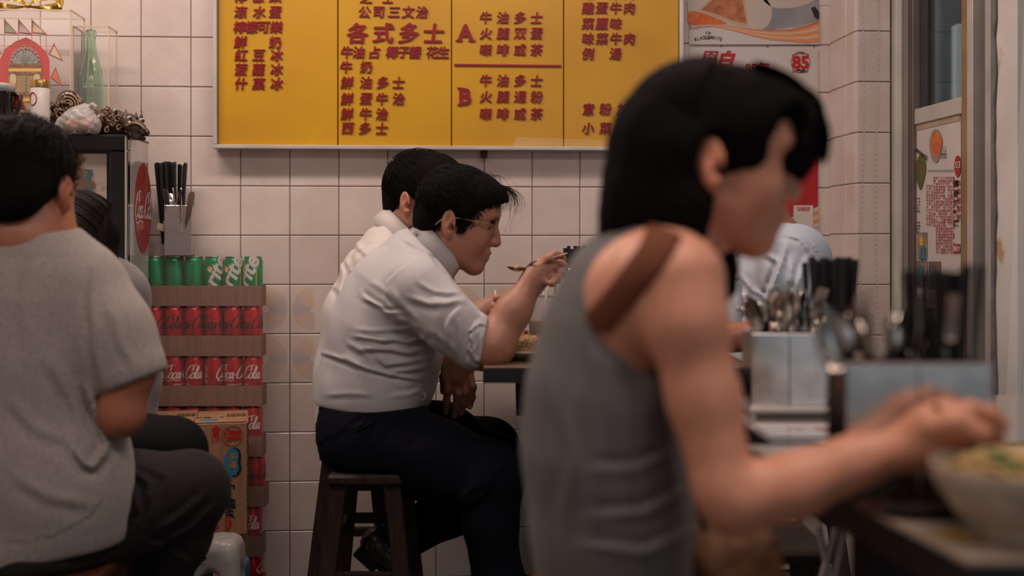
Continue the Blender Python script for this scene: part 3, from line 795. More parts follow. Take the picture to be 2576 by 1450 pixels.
mb = MB(); put_text(mb, '網上買好味道', pp(2021, 524, .004), (1,0,0), (0,0,1), (0,-1,0), .007, offset=.03, align='c'); put_text(mb, '掃描更多優惠', pp(2021, 529.5, .004), (1,0,0), (0,0,1), (0,-1,0), .006, offset=.03, align='c')
reparent(mb.build('label_lettering', M_('ink_red')), p2)

# ------------------------------------------------------------------ newspaper cutting on the side glass
NX = XSIDE+.012
def np_(px, py, off=0.0):
    y, d = side_y(px, NX-off); return V(NX-off, y, H-(py-HY)*d/F)
news = thing('newspaper_cutting', 'yellowed magazine page of red text taped inside the side window', 'poster', np_(2355, 760))
yA, yB = np_(2297, 500)[1], np_(2417, 500)[1]; zt = np_(2350, 296)[2]; zb = np_(2350, 768)[2]
mat('news_paper', (.60,.54,.52), .6, var=.12, vscale=6)
reparent(MB().box((NX+.0006, (yA+yB)/2, (zt+zb)/2), (.001, yA-yB, zt-zb)).build('page', M_('news_paper')), news)
mat('old_tape', (.38,.27,.17), .35, col2=(.46,.38,.28), vscale=30)
reparent(MB().box((NX-.001, (yA+yB)/2, zt-.008), (.001, (yA-yB)*.98, .034)).build('tape', M_('old_tape')), news)
reparent(MB().box((NX-.001, (yA+yB)/2, zb+.004), (.001, (yA-yB)*.98, .026)).build('tape', M_('old_tape')), news)
def ntext(mb, t, px, py, size, off=.0022, **k): put_text(mb, t, np_(px, py, off), (0,-1,0), (0,0,1), (-1,0,0), size, align='c', **k)
def nblob(name, m_, pts, off=.002):
    mb = MB(); P = catmull([V(a, b_, 0) for a, b_ in pts], 5, True); mb.add([np_(p[0], p[1], off) for p in P], [tuple(reversed(range(len(P))))]); return reparent(mb.build(name, m_), news)
def nrect(mb, x1, y1, x2, y2, off=.002):
    mb.add([np_(x1, y1, off), np_(x2, y1, off), np_(x2, y2, off), np_(x1, y2, off)], [(0,3,2,1)])
rn = random.Random(8); mb = MB(); GL = '港式餐廳奶茶多士咖啡老店街坊早餐美味香濃師傅傳統回憶'
for px in range(2332, 2402, 6):
    y0 = 448+(px < 2345)*20; y1 = 640 if px > 2350 else 570
    y = y0
    while y < y1:
        if rn.random() < .93: put_text(mb, rn.choice(GL), np_(px, y, .0018), (0,-1,0), (0,0,1), (-1,0,0), .0078, align='c', offset=.02, res=1, width=1.6)
        y += 7.5
reparent(mb.build('text_columns', M_('ink_red_dull')), news)
mb = MB()
for (xa, ya, n_, w_) in ((2312, 500, 5, 14), (2312, 560, 4, 14), (2375, 372, 4, 16), (2318, 742, 5, 22), (2350, 740, 5, 26), (2390, 725, 6, 20)):
    for j in range(n_):
        for i in range(int(w_/5)): put_text(mb, rn.choice(GL), np_(xa-w_/2+i*5+2, ya+j*8, .0018), (0,-1,0), (0,0,1), (-1,0,0), .007, align='c', offset=.02, res=1, width=1.4)
reparent(mb.build('captions', M_('ink_black')), news)
mb = MB()
for i, c_ in enumerate('年老字號'): ntext(mb, c_, 2411, 482+i*22, .019, offset=.02, width=1.5)
ntext(mb, '65', 2411, 461, .019, offset=.02, width=1.3)
reparent(mb.build('headline', M_('ink_red_dull')), news)
mb = MB()
for i, c_ in enumerate('傳奇茶餐廳'): ntext(mb, c_, 2404, 462+i*25, .020, offset=.03, width=1.5)
reparent(mb.build('headline', M_('ink_black')), news)
nblob('number_badge', M_('ink_red_dull'), [(2400,418),(2404,396),(2411,392),(2416,400),(2416,430),(2410,446),(2404,440)])
mb = MB(); ntext(mb, '03', 2409, 415, .026, off=.003, offset=.01, width=1.3); reparent(mb.build('badge_number', M_('paper')), news)
mb = MB(); nrect(mb, 2399, 614, 2415, 638); reparent(mb.build('red_button', M_('ink_red_dull')), news)
mb = MB(); ntext(mb, '睇片', 2407, 626, .017, off=.003, offset=.02, width=1.2); reparent(mb.build('button_lettering', M_('paper')), news)
mb = MB(); nrect(mb, 2333, 431, 2398, 427); reparent(mb.build('rule', M_('street_grey')), news)
nblob('plate_print', M_('slate_print'), [(2338,355),(2348,328),(2362,330),(2370,360),(2364,395),(2354,410),(2342,395)], .0018)
nblob('toast_print', M_('egg_orange'), [(2342,352),(2354,330),(2370,350),(2364,385),(2356,398),(2345,385)], .0022)
mat('noodle_print', (.20,.10,.03), .6, col2=(.05,.12,.03), vscale=60)
nblob('noodle_print', M_('noodle_print'), [(2303,430),(2310,395),(2322,390),(2329,415),(2326,445),(2316,478),(2306,455)], .002)
mb = MB(); mb.ribbon([np_(2302, 377, .003), np_(2332, 402, .003)], .003, V(-1,0,0)); mb.ribbon([np_(2304, 374, .003), np_(2333, 396, .003)], .003, V(-1,0,0)); reparent(mb.build('chopstick_print', M_('ink_black')), news)
mat('snap_a', (.10,.09,.08), .5, col2=(.28,.20,.15), vscale=40); mat('snap_b', (.30,.10,.09), .5, col2=(.06,.08,.08), vscale=32); mat('snap_c', (.40,.32,.20), .5, col2=(.16,.14,.12), vscale=30)
for (x1, y1, x2, y2, m_) in ((2308, 585, 2332, 652, 'snap_c'), (2306, 656, 2333, 722, 'snap_a'), (2336, 658, 2366, 728, 'snap_b')):
    mb = MB(); nrect(mb, x1, y1, x2, y2); reparent(mb.build('photo_print', M_(m_)), news)
mb = MB(); nrect(mb, 2314, 598, 2322, 618, .003); reparent(mb.build('photo_detail', M_('ink_yellow')), news)
mb = MB()
for i, (a, b_) in enumerate(((2312, 690), (2320, 684), (2342, 700), (2350, 690), (2318, 636), (2325, 634))):
    mb.sphere(np_(a, b_-10, .003), (.0008, .005, .006), 8, 5); mb.box(np_(a, b_+8, .003), (.0012, .010, .03), bev=.0004)
reparent(mb.build('figure_print', M_('ink_blue')), news)
# ------------------------------------------------------------------ people
mat('skin', (.50,.25,.165), .48, sss=.12, attr='tint', var=.10, vscale=60, bump=.12, bscale=400)
mat('hair', (.006,.005,.005), .85, spec=.06, bump=.3, bscale=120, stretch=(1,1,.2))
mat('hair_strand', (.006,.005,.0045), .6, spec=.12)
mat('brow', (.02,.012,.01), .8)
mat('lens', (.97,.98,.98), .02, trans=1, ior=1.04)
mat('wire', (.30,.22,.12), .25, metal=1)
def cloth(name, col, **k): return mat(name, col, k.pop('rough', .85), sheen=k.pop('sheen', .12), spec=k.pop('spec', .2), **k)
cloth('shirt_grey', (.49,.465,.475), bump=.06, bscale=900, var=.05, vscale=14)
cloth('shirt_white', (.60,.55,.52), var=.05, vscale=10)
cloth('shirt_blue', (.46,.50,.575), var=.05, vscale=10, rough=.6)
cloth('navy', (.0035,.0040,.0095), spec=.12, sheen=.0, var=.2, vscale=10, bump=.1, bscale=500)
cloth('tshirt', (.37,.325,.305), var=.20, vscale=170, bump=.1, bscale=300)
cloth('trouser_grey', (.022,.018,.019), spec=.12, sheen=.03, var=.2, vscale=12)
cloth('tank', (.155,.145,.145), sheen=.05, var=.15, vscale=90, stretch=(1,1,.15), bump=.2, bscale=260)
cloth('tank_edge', (.24,.225,.21))
cloth('hoodie', (.22,.20,.20), var=.25, vscale=200)
cloth('black_cloth', (.004,.004,.005), spec=.12, sheen=.0, var=.2, vscale=12)
cloth('stripe_cloth', (.30,.27,.25))
cloth('brown_strap', (.15,.05,.025), sheen=0)
cloth('brown_skirt', (.13,.045,.02), var=.2, vscale=30)
mat('shoe_leather', (.030,.017,.011), .28, coat=.3)
mat('sock', (.03,.028,.03), .9)
mat('nail', (.60,.36,.28), .3)

def hframe(p, fwd, up=UP, roll=0):
    """columns: forward, left, up"""
    f = nrm(fwd); u = np.asarray(up, float); u = nrm(u-f*np.dot(u, f)); l = np.cross(u, f); return np.stack([f, l, u], 1), np.asarray(p, float)
def head_dir(yaw_deg, pitch_deg):
    """yaw 0 = facing the camera's right, 90 = facing away; pitch down positive"""
    y = math.radians(yaw_deg); p = math.radians(pitch_deg)
    h = RIGHT*math.cos(y)+FWD*math.sin(y)
    return nrm(h*math.cos(p)-UP*math.sin(p)), nrm(UP*math.cos(p)+h*math.sin(p))

def head_ops(S, R, T, fem=False, s=1.0):
    """skull, face and ears in head space: x forward, y left, z up, origin between the ears"""
    S.frame(R, T)
    A = lambda *v: np.array(v)*s
    S.ell(A(.000,0,.052), A(.097,.077,.086), k=.01)
    S.ell(A(.045,0,.045), A(.056,.064,.056), k=.03)
    S.ell(A(.038,0,-.018), A(.056,.059,.072), k=.03)
    for y in (-1, 1):
        S.cap(A(.008,y*.050,-.040), A(.072,y*.019,-.079), .019*s, .016*s, k=.03)
        S.ell(A(.062,y*.036,-.018), A(.026,.024,.030), k=.025)
        S.ell(A(.078,y*.026,.046), A(.020,.026,.010), k=.016)
    S.ell(A(.079,0,-.080), A(.0185,.021,.017), k=.02)
    S.ell(A(.082,0,-.045), A(.022,.026,.022), k=.02)
    for y in (-1, 1): S.ell(A(.103,y*.033,.026), A(.018,.018,.012), k=.016, sub=True)
    for y in (-1, 1): S.ell(A(.0765,y*.031,.0255), A(.0145,.0155,.0118), k=.003)
    S.chain([A(.092,0,.032), A(.105,0,.008), A(.1140,0,-.0095)], [.0075*s,.0085*s,.0105*s], k=.012)
    S.ell(A(.106,0,-.0165), A(.011,.0075,.006), k=.008)
    for y in (-1, 1):
        S.ell(A(.1035,y*.0125,-.013), A(.0115,.0072,.0085), k=.007)
        S.ell(A(.108,y*.0068,-.0215), A(.0052,.0032,.0035), k=.003, sub=True)
    S.ell(A(.0980,0,-.0400), A(.0105,.021,.0058), k=.008); S.ell(A(.0950,0,-.0525), A(.0105,.018,.0068), k=.007)
    S.cap(A(.1105,-.02,-.0465), A(.1105,.02,-.0465), .0046*s, k=.004, sub=True)
    for y in (-1, 1):
        er = rotm('Z', y*22) @ rotm('Y', -12)
        S.ell(A(-.006,y*.083,.006), A(.0185,.0075,.031), k=.004, rot=er)
        S.ell(A(.001,y*.081,-.018), A(.010,.0065,.014), k=.006, rot=er)
        S.ell(A(-.003,y*.092,.010), A(.0105,.0065,.020), k=.004, sub=True, rot=er)
        S.ell(A(.004,y*.088,-.004), A(.006,.007,.009), k=.004, sub=True, rot=er)
        S.cap(A(.001,y*.0865,.020), A(-.006,y*.0875,-.006), .0028*s, k=.004)
    S.frame(None, None)
    return S
def head_tint(base, R, T, s=1.0, lip=(.42,.13,.10)):
    base = np.array(base); lip = np.array(lip)
    def f(vs):
        L = (vs-T) @ R/s; c = np.tile(base, (len(vs), 1))
        def mix(w, col): 
            w = np.clip(w, 0, 1)[:, None]; c[:] = c*(1-w)+np.array(col)*w
        d = np.sqrt(((L[:,0]-.096)/.013)**2+(L[:,1]/.021)**2+((L[:,2]+.0466)/.0125)**2); mix((1.15-d)*3*.85, lip)
        e = np.sqrt(((L[:,0]+.003)/.024)**2+((np.abs(L[:,1])-.083)/.012)**2+((L[:,2])/.040)**2); mix((1.2-e)*2*.35, base*np.array([1.0,.68,.6]))
        ck = np.sqrt(((L[:,0]-.075)/.03)**2+((np.abs(L[:,1])-.04)/.03)**2+((L[:,2]+.02)/.03)**2); mix((1-ck)*.35, base*np.array([1.02,.78,.72]))
        nb = np.sqrt(((L[:,0]-.115)/.018)**2+(L[:,1]/.02)**2+((L[:,2]+.012)/.016)**2); mix((1-nb)*.4, base*np.array([1.0,.74,.68]))
        return c
    return f
def flat_tint(base): return lambda vs: np.tile(np.array(base), (len(vs), 1))

def strands(parent, R, T, cen, rad, rootf, dirf, n, steps, seed, step=.008, r=.0007, lift=.004, mt='hair_strand', name='hair_strands', drop=0.0):
    """thin locks combed over an ellipsoid given in head space"""
    rr = random.Random(seed); mb = MB(); cen = np.array(cen); rad = np.array(rad)
    for _ in range(n):
        u = rootf(rr)
        if u is None: continue
        u = nrm(u); p = cen+u*rad; k = 1+rr.uniform(-.01, .035); pts = []; jit = np.array([rr.gauss(0, 1) for _ in range(3)])*.16
        m = int(steps*rr.uniform(.6, 1.1)); fly = rr.random() < .12
        for i in range(max(3, m)):
            q = (p-cen)/rad; L = np.linalg.norm(q)
            kk = k*(1+lift*(i/m))
            if not fly or i < m*.5: p = cen+(p-cen)*(kk/L)
            pts.append(R @ p+T)
            nn = nrm((p-cen)/rad**2); d = dirf(p, i/m)+jit; d = d-nn*np.dot(d, nn)*(0 if fly and i > m*.5 else 1)
            p = p+nrm(d)*step+np.array([0, 0, -drop*i/m])
        rs = [r*(1-.75*(i/len(pts))**2) for i in range(len(pts))]
        mb.tube(pts, rs, 3, cap=False)
    return mb.build(name, M_(mt), parent, True, kind='stuff')

def eyes(parent, R, T, s=1.0):
    for y in (-1, 1):
        mb = MB(); c = R @ (np.array([.0775, y*.031, .0215])*s)+T; mb.sphere(c, .0117*s, 14, 10); mb.build('eyeball', mat('eye_white', (.45,.40,.37), .2), parent, True)
        mb = MB(); mb.tube([R @ (np.array([.0905-.0075*(t*t), y*(.031+.0125*t), .0178+.0022*(1-t*t)-.001])*s)+T for t in np.linspace(-1, 1, 9)], [.0004]+[.0009]*7+[.0004], 5)
        for k in range(12):
            t = -0.9+1.8*k/11; p = np.array([.0905-.0075*t*t, y*(.031+.0125*t), .0178+.0012*(1-t*t)]); mb.tube([R @ (p*s)+T, R @ ((p+np.array([.004, y*.001*t, -.0015]))*s)+T], [.0005, .0002], 3, cap=False)
        mb.build('eyelashes', M_('black_matte'), parent, True, kind='stuff')
def brows(parent, R, T, s=1.0, seed=1):
    rr = random.Random(seed); mb = MB()
    for y in (-1, 1):
        for i in range(90):
            t = rr.random(); a = np.array([.0965-.014*t*t, y*(.012+.034*t), .0475+.004*math.sin(t*2.6)+rr.uniform(-.0028, .0028)])
            b_ = a+np.array([-.003*t, y*.006, .0015]); mb.tube([R @ (a*s)+T, R @ ((a+b_)/2*s+np.array([.0012,0,0]))+T, R @ (b_*s)+T], [.0005,.0005,.0002], 3, cap=False)
    mb.build('eyebrow', M_('brow'), parent, True, kind='stuff')

def finger(S, pts, r0, r1, k=.004):
    n = len(pts); rs = [r0+(r1-r0)*i/(n-1) for i in range(n)]
    S.chain(pts, rs, k=k)
    return S

def collar(name, m_, parent, c, u, v, n, su, sv, h1=.020, h2=.022, gap=28, flare=1.16, th=.0022):
    """fold-over shirt collar: u = towards the wearer's front, v = sideways, n = up the neck"""
    mb = MB(); rows = []; N = 34
    prof = [(1.0, -h2*.3), (.99, h1), (1.03, h1+.003), (1.08, h1*.5), (flare, -h2)]
    for i in range(N+1):
        a = math.radians(gap+(360-2*gap)*i/N); fr = 1-min(1, min(i, N-i)/5)
        for (k, z) in prof:
            zz = z-(.010*fr if z < 0 else 0)
            rows.append(c+u*(math.cos(a)*su*k*(1+.10*fr*(z < 0)))+v*(math.sin(a)*sv*k)+n*zz)
    m = len(prof); fs = [(i*m+j, (i+1)*m+j, (i+1)*m+j+1, i*m+j+1) for i in range(N) for j in range(m-1)]
    o = mb.add(rows, fs).build(name, m_, parent, True)
    md = o.modifiers.new('solid', 'SOLIDIFY'); md.thickness = th
    return o
def person(label, loc): return thing('person', label, 'person', tuple(loc))
def rel(parent):
    """make children built in world space keep their place"""
    T = Matrix.Translation(-Vector(parent.location))
    for o in list(COL.objects):
        if o.parent == parent: o.matrix_parent_inverse = T

# ======================= seated man with glasses (in focus)
g = person('man in light grey shirt and wire glasses lifting a spoonful to his mouth', (*W(925,1085,2.8)[:2], 0))
GS = (.41,.185,.118)
hd, hu = head_dir(0, 15); GR, GT = hframe(W(1137,569,2.80), hd, hu)
n_ = FWD
skin = Sdf(); head_ops(skin, GR, GT)
skin.cap(W(1118,592,2.80), W(1082,662,2.80), .052, .055, k=.03)
skin.chain([W(1050,715,2.8), W(1010,770,2.8), W(965,850,2.8), W(935,1050,2.8)], [.060,.085,.095,.08], k=.02, n=n_, q=.72)
# right arm
skin.chain([W(1062,735,2.65), W(1205,880,2.58)], [.055,.042], k=.02)
skin.chain([W(1208,880,2.58), W(1240,872,2.58), W(1290,785,2.60), W(1345,700,2.62)], [.034,.044,.036,.026], k=.03)
skin.ell(W(1226,893,2.575), (.024,.022,.022), k=.02)
# right hand closed round the spoon
d0 = 2.62
skin.chain([W(1345,702,d0), W(1368,680,d0+.005)], [.026,.029], k=.02, n=None)
skin.box(W(1374,677,d0+.012), (.030,.034,.021), rr=.018, k=.014, rot=np.stack([nrm(RIGHT*.75+UP*.65), FWD, nrm(-RIGHT*.65+UP*.75)], 1))
for i, (a, b_, c_, e) in enumerate([((1392,650),(1414,652),(1410,672),(1388,674)), ((1392,664),(1417,668),(1412,689),(1388,688)), ((1388,679),(1411,686),(1402,703),(1380,699)), ((1380,693),(1399,703),(1389,716),(1370,708))]):
    dd = d0+.026-.014*i
    finger(skin, [W(*a, dd), W(*b_, dd-.006), W(*c_, dd-.014), W(*e, dd-.010)], .0098-.0006*i, .0080-.0004*i)
finger(skin, [W(1366,672,d0-.012), W(1380,651,d0-.014), W(1394,641,d0-.008), W(1412,643,d0-.002)], .0115, .0085, k=.006)
# left arm resting on the table edge, hand hanging
skin.chain([W(1068,712,2.97), W(1080,868,3.02), W(1165,880,2.87)], [.055,.040,.028], k=.03)
d1 = 2.85
skin.chain([W(1165,880,2.87), W(1160,905,d1), W(1150,945,d1)], [.028,.030,.026], k=.02)
skin.box(W(1153,932,d1), (.036,.013,.040), rr=.012, k=.018, rot=np.stack([nrm(RIGHT), FWD, UP], 1))
for pts, r0, r1 in (([(1128,952),(1126,985),(1123,1012),(1121,1036)], .0100, .0083), ([(1148,960),(1151,993),(1147,1022),(1143,1046)], .0104, .0085), ([(1167,958),(1170,990),(1166,1016),(1160,1038)], .0100, .0080), ([(1184,948),(1189,975),(1187,1000),(1182,1024)], .0088, .0072)):
    dd = d1-.006
    finger(skin, [W(*pts[0], dd), W(*pts[1], dd-.008), W(*pts[2], dd-.004), W(*pts[3], dd+.004)], r0, r1)
    for q in (1, 2): skin.ell(W(*pts[q], dd-.008+.003*q), .0105-.0008*q, k=.006)
finger(skin, [W(1126,920,d1+.015), W(1117,950,d1+.03), W(1116,985,d1+.035)], .0125, .0090, k=.008)
skin.chain([W(1118,900,d1), W(1122,948,d1-.002)], [.012,.011], k=.012)
hb = [(GT-.135, GT+np.array([.150,.130,.165]), .0030), (W(1320,735,2.70)-np.array([0,.11,0]), W(1440,615,2.60)+np.array([0,.08,0]), .0022), (W(1100,1065,2.85)-np.array([0,.06,0]), W(1205,862,2.85)+np.array([0,.06,0]), .0022)]
sdf_mesh('body', skin, .007, M_('skin'), g, hb, tint=head_tint(GS, GR, GT))
eyes(g, GR, GT); brows(g, GR, GT)
# nails
mb = MB()
for (px, py) in ((1121,1036),(1143,1046),(1160,1038),(1182,1024)): mb.sphere(W(px, py+1, d1-.0085), (.0050,.0018,.0062), 8, 6)
mb.build('fingernails', M_('nail'), g, True, kind='stuff')
# hair shell
hair = Sdf(GR, GT)
hair.ell((-.002,0,.056), (.097,.085,.086), k=.01); hair.ell((.030,0,.078), (.074,.070,.058), k=.03)
hair.ell((-.053,0,.005), (.042,.064,.060), k=.03)
hair.ell((.070,0,.092), (.046,.055,.030), k=.03, rot=rotm('Y', 22))
hair.ell((.100,.004,.076), (.008,.036,.016), k=.015, rot=rotm('Y', 30))
for y in (-1, 1): hair.cap((.022,y*.070,.045), (.030,y*.069,.004), .014, .006, k=.02)
hair.ell((.100,0,.024), (.055,.085,.066), k=.010, sub=True); hair.ell((.070,0,-.03), (.060,.12,.055), k=.02, sub=True)
for y in (-1, 1): hair.ell((-.002,y*.092,-.002), (.022,.025,.034), k=.01, sub=True)
hair.cut((-.03,0,-.045), (.15,0,-1)); hair.frame()
def combed(X, Y, Z): return .0006*np.sin(420*(X*.6+Z*.5)+3*np.sin(30*Z)+2*np.sin(40*Y))+.0008*np.sin(260*Y+4*np.sin(24*X))
sdf_mesh('hair', hair, .0032, M_('hair'), g, disp=combed)
def comb_fwd(p, t): return np.array([1.0-.3*t, p[1]*3, -.15-1.2*max(0, p[0]*6)])
strands(g, GR, GT, (-.001,0,.058), (.101,.087,.090), lambda r: (r.uniform(-1,.9), r.uniform(-1,.6), r.uniform(-.3,1)) if True else None, lambda p, t: np.array([.9, 0, -.5-.5*t]) if p[1] < -.04 else np.array([1, -.5, -.1]), 1500, 9, 3, step=.007, r=.0006)
strands(g, GR, GT, (-.001,0,.050), (.101,.088,.096), lambda r: (r.uniform(-1,-.22) if r.random() < .7 else r.uniform(.22,.34), -r.uniform(.35,1), r.uniform(-.75,.35)), lambda p, t: np.array([-.25, 0, -1]), 800, 6, 13, step=.007, r=.0006, name='side_strands')
# loose fringe falling past the forehead
rr = random.Random(11); mb = MB()
for i in range(220):
    y = rr.uniform(-.05, .05); a = np.array([rr.uniform(.01,.075), y, .124-.2*abs(y)*rr.uniform(.4,1)])
    L = rr.uniform(.4, .82)+(.25 if rr.random() < .08 else 0); wv_ = rr.uniform(-.02, .03); pts = []
    for j in range(10):
        t = j/9*L; pts.append(GR @ (a+np.array([wv_*math.sin(t*3), 0, 0])+np.array([.075*math.sin(t*1.35)*(1+rr.uniform(0,.03))-.018*max(0,t-.6), y*.3*t+.01*math.sin(3*t+i), .012*math.sin(t*2.2)-.105*t**2.1]))+GT)
    mb.tube(pts, [.0006*(1-.7*(k/9)**2) for k in range(10)], 3, cap=False)
for i in range(26):
    a = np.array([rr.uniform(-.06,.08), rr.uniform(-.05,.03), .138]); dx = rr.uniform(.02,.06)
    mb.tube([GR @ (a+np.array([dx*t, 0, .010*math.sin(t*3)-.015*t*t]))+GT for t in np.linspace(0, 1, 7)], .0003, 3, cap=False)
for i in range(160):   # sideburn and nape
    if i % 2: a = np.array([rr.uniform(.016,.036), -.0755, rr.uniform(.0,.05)]); e = np.array([.004,-.001,-.018])
    else: a = np.array([rr.uniform(-.095,-.055), rr.uniform(-.06,.02), rr.uniform(-.04,-.02)]); a[1] = -abs(a[1]); e = np.array([-.004,-.002,-.016])
    mb.tube([GR @ a+GT, GR @ (a+e*.5)+GT, GR @ (a+e)+GT], [.0006,.0005,.0002], 3, cap=False)
mb.build('loose_strands', M_('hair_strand'), g, True, kind='stuff')
# glasses
mb = MB(); lb = MB()
for y in (-1, 1):
    c = np.array([.1015, y*.034, .020]); ring = [GR @ (c+np.array([-.004*abs(math.sin(a)*1.0)*0, .0235*math.cos(a), .0215*math.sin(a)]))+GT for a in np.linspace(0, 2*math.pi, 30)]
    mb.tube(ring, .0012, 6)
    hinge = np.array([.0995, y*.0575, .026])
    mb.tube(catmull([GR @ q+GT for q in (hinge, np.array([.090, y*.066, .027]), np.array([.05, y*.077, .024]), np.array([.004, y*.083, .020]), np.array([-.022, y*.083, .008]), np.array([-.034, y*.082, -.008]))], 4), .0012, 6)
    lb.add([GR @ (c+np.array([0, .023*math.cos(a), .021*math.sin(a)]))+GT for a in np.linspace(0, 2*math.pi, 24, endpoint=False)], [tuple(range(24))])
    mb.tube([GR @ np.array([.1005, y*.012, .022])+GT, GR @ np.array([.1085, y*.010, .012])+GT], .0006, 5)
mb.tube([GR @ np.array([.1015, -.011, .026])+GT, GR @ np.array([.104, 0, .028])+GT, GR @ np.array([.1015, .011, .026])+GT], .0009, 6)
gl = mb.build('glasses', M_('wire'), g, True); lb.build('lens', M_('lens'), gl)
# shirt
sh = Sdf()
sh.chain([W(925,1075,2.8), W(944,965,2.8), W(968,830,2.8), W(1008,735,2.8), W(1050,665,2.8)], [.124,.126,.124,.112,.078], k=.05, n=n_, q=.70)
sh.cap(W(1052,660,2.8), W(1082,645,2.8), .070, .060, k=.03)
sh.cap(W(1048,665,2.8), W(1050,738,2.665), .060, .070, k=.05); sh.cap(W(1048,665,2.8), W(1050,738,2.945), .060, .070, k=.05)
sh.ell(W(1040,880,2.76), (.055,.09,.10), k=.06)
sh.chain([W(1064,738,2.635), W(1140,806,2.60), W(1200,868,2.58)], [.080,.068,.057], k=.035)
sh.chain([W(1068,716,2.97), W(1090,860,3.02)], [.078,.060], k=.03)
sh.cut(W(1091,640,2.8), nrm(RIGHT*.74+UP*.68))
a_ = W(1222,815,2.58); b_ = W(1204,918,2.58); nn = np.cross(nrm(b_-a_), FWD); nn = nn if nn@RIGHT > 0 else -nn
sh.cut(W(900,1010,2.8)+0, nrm(-UP*1.0-RIGHT*.04)); 
shirt_ops = list(sh.ops)
sh.cut(a_, nn)
SF = folds(.0009, 1.3, [(.3,.2,.93),(.55,-.3,.78),(-.2,.4,.9)], [55, 80, 38])
SL = [([(880,265),(700,390),(610,480),(600,560),(660,620),(740,690)], 3.6, .0018), ([(850,470),(980,545),(1080,560),(1170,555)], 6, .0042),
 ([(770,590),(950,645),(1100,640),(1220,610)], 8, .0062), ([(1215,640),(1140,720),(1090,820),(1095,940)], 8, .0055), ([(430,550),(520,620),(620,685),(745,695)], 5, -.0060),
 ([(415,600),(560,655),(700,700)], 5, .0040), ([(640,540),(720,640),(800,720),(870,800)], 9, .0060), ([(340,900),(450,915),(540,930),(640,935)], 6, .0040),
 ([(350,850),(500,862),(700,850),(850,830)], 6, .0026), ([(540,950),(660,930),(780,955),(900,920)], 6, .0042), ([(370,1010),(500,1000),(640,1005),(780,1035),(910,1010)], 7, .0046),
 ([(40,1020),(200,1065),(330,1115),(450,1160),(640,1210),(870,1250)], 4.5, .0052), ([(260,1060),(330,1095),(410,1140)], 6, .0036), ([(530,1060),(600,1130),(760,1110),(900,1080)], 7, .0036),
 ([(640,1180),(760,1172),(910,1150)], 6, .0034), ([(715,100),(790,165),(830,210),(885,250)], 4, .0014), ([(580,860),(520,1000),(450,1160),(350,1390)], 1.8, .0012),
 ([(900,500),(1000,600),(1020,700)], 9, .0022), ([(950,850),(1060,930),(1150,1030)], 8, .0030), ([(1230,900),(1345,800)], 3, .0028), ([(1150,740),(1190,860),(1180,980)], 7, .0026),
 ([(680,760),(800,790),(930,880)], 8, .0036), ([(300,960),(360,990),(460,1060)], 6, .0026), ([(880,1330),(780,1365),(640,1375)], 6, .0026), ([(120,1370),(300,1360),(500,1370)], 6, .0020), ([(480,470),(560,520),(620,560)], 7, .0020), ([(740,130),(850,190),(990,260),(1080,380)], 5, .0026)]
SF2 = creases(SL, (780, 560), 3.152, SF, front=2.80)
sdf_mesh('shirt', sh, .0038, M_('shirt_grey'), g, disp=SF2, relax=1)
# rolled cuff
cf = Sdf(); cf.chain([W(1184,853,2.58), W(1209,866,2.58)], [.0635,.0585], k=.01)
cf.cap(W(1176,905,2.545), W(1196,915,2.55), .010, .007, k=.012); cf.cap(W(1196,838,2.53), W(1214,908,2.535), .0035, .005, k=.010); cf.cap(W(1180,850,2.53), W(1200,905,2.53), .003, .005, k=.010)
cf.cut(a_+RIGHT*.003, nn); cf.cut(W(1180,860,2.58), -nn)
sdf_mesh('rolled_cuff', cf, .003, M_('shirt_grey'), g, disp=creases([([(1255,870),(1290,960),(1300,1060)],3,.004),([(1330,830),(1330,940),(1290,1040)],3.5,.004),([(1220,895),(1345,800),(1390,815)],3,.0035),([(1370,850),(1350,980),(1340,1100)],3.5,.004),([(1240,990),(1290,1050),(1320,1110)],4,.005)], (780,560), 3.152))
cu = nrm(W(1140,678,2.8)-W(1052,580,2.8)); cn = nrm(np.cross(cu, FWD)); cn = cn if cn@UP > 0 else -cn
collar('collar', M_('shirt_grey'), g, W(1095,633,2.8), cu, FWD, cn, .070, .066, h1=.026, h2=.020, gap=26, flare=1.14)
# button placket hanging in waves
pts = catmull([W(1134,702,2.80), W(1138,760,2.81), W(1100,845,2.80), W(1086,866,2.79), W(1104,902,2.785), W(1082,932,2.785), W(1100,962,2.785), W(1068,992,2.785), W(1060,1002,2.785)], 5)
mb = MB(); mb.ribbon(pts, .030, np.cross(nrm(pts[-1]-pts[0]), FWD)*0+nrm(RIGHT*.95-UP*.2), th=.002)
mb.build('placket', M_('shirt_grey'), g, True)
mb = MB(); mb.tube(catmull([W(1050,998,2.70), W(1066,990,2.69), W(1070,1003,2.69), W(1056,1010,2.70)], 4), .0018, 5); mb.build('shirt_tuck', M_('shirt_grey'), g, True)
# trousers
tr = Sdf()
tr.cap(W(928,1085,2.74), W(928,1085,2.88), .118, .118, k=.04); tr.cap(W(945,1030,2.74), W(945,1030,2.86), .118, .118, k=.04)
tr.chain([W(925,1108,2.69), W(1095,1158,2.665), W(1236,1200,2.64)], [.108,.088,.070], k=.04)
tr.chain([W(1240,1192,2.64), W(1232,1310,2.64), W(1258,1480,2.64), W(1262,1700,2.64)], [.070,.060,.056,.052], k=.03)
tr.chain([W(930,1090,2.91), W(1110,1105,2.93), W(1262,1172,2.93)], [.10,.085,.064], k=.04)
tr.chain([W(1262,1175,2.93), W(1140,1275,2.93), W(1022,1352,2.91)], [.062,.064,.052], k=.04)
for (p1_, p2_, dd, r) in (((1175,1245),(1240,1215),2.575,.012), ((1170,1260),(1235,1235),2.58,.010), ((1190,1215),(1250,1190),2.575,.008)):
    tr.cap(W(*p1_, dd), W(*p2_, dd), r, r*.4, k=.02)
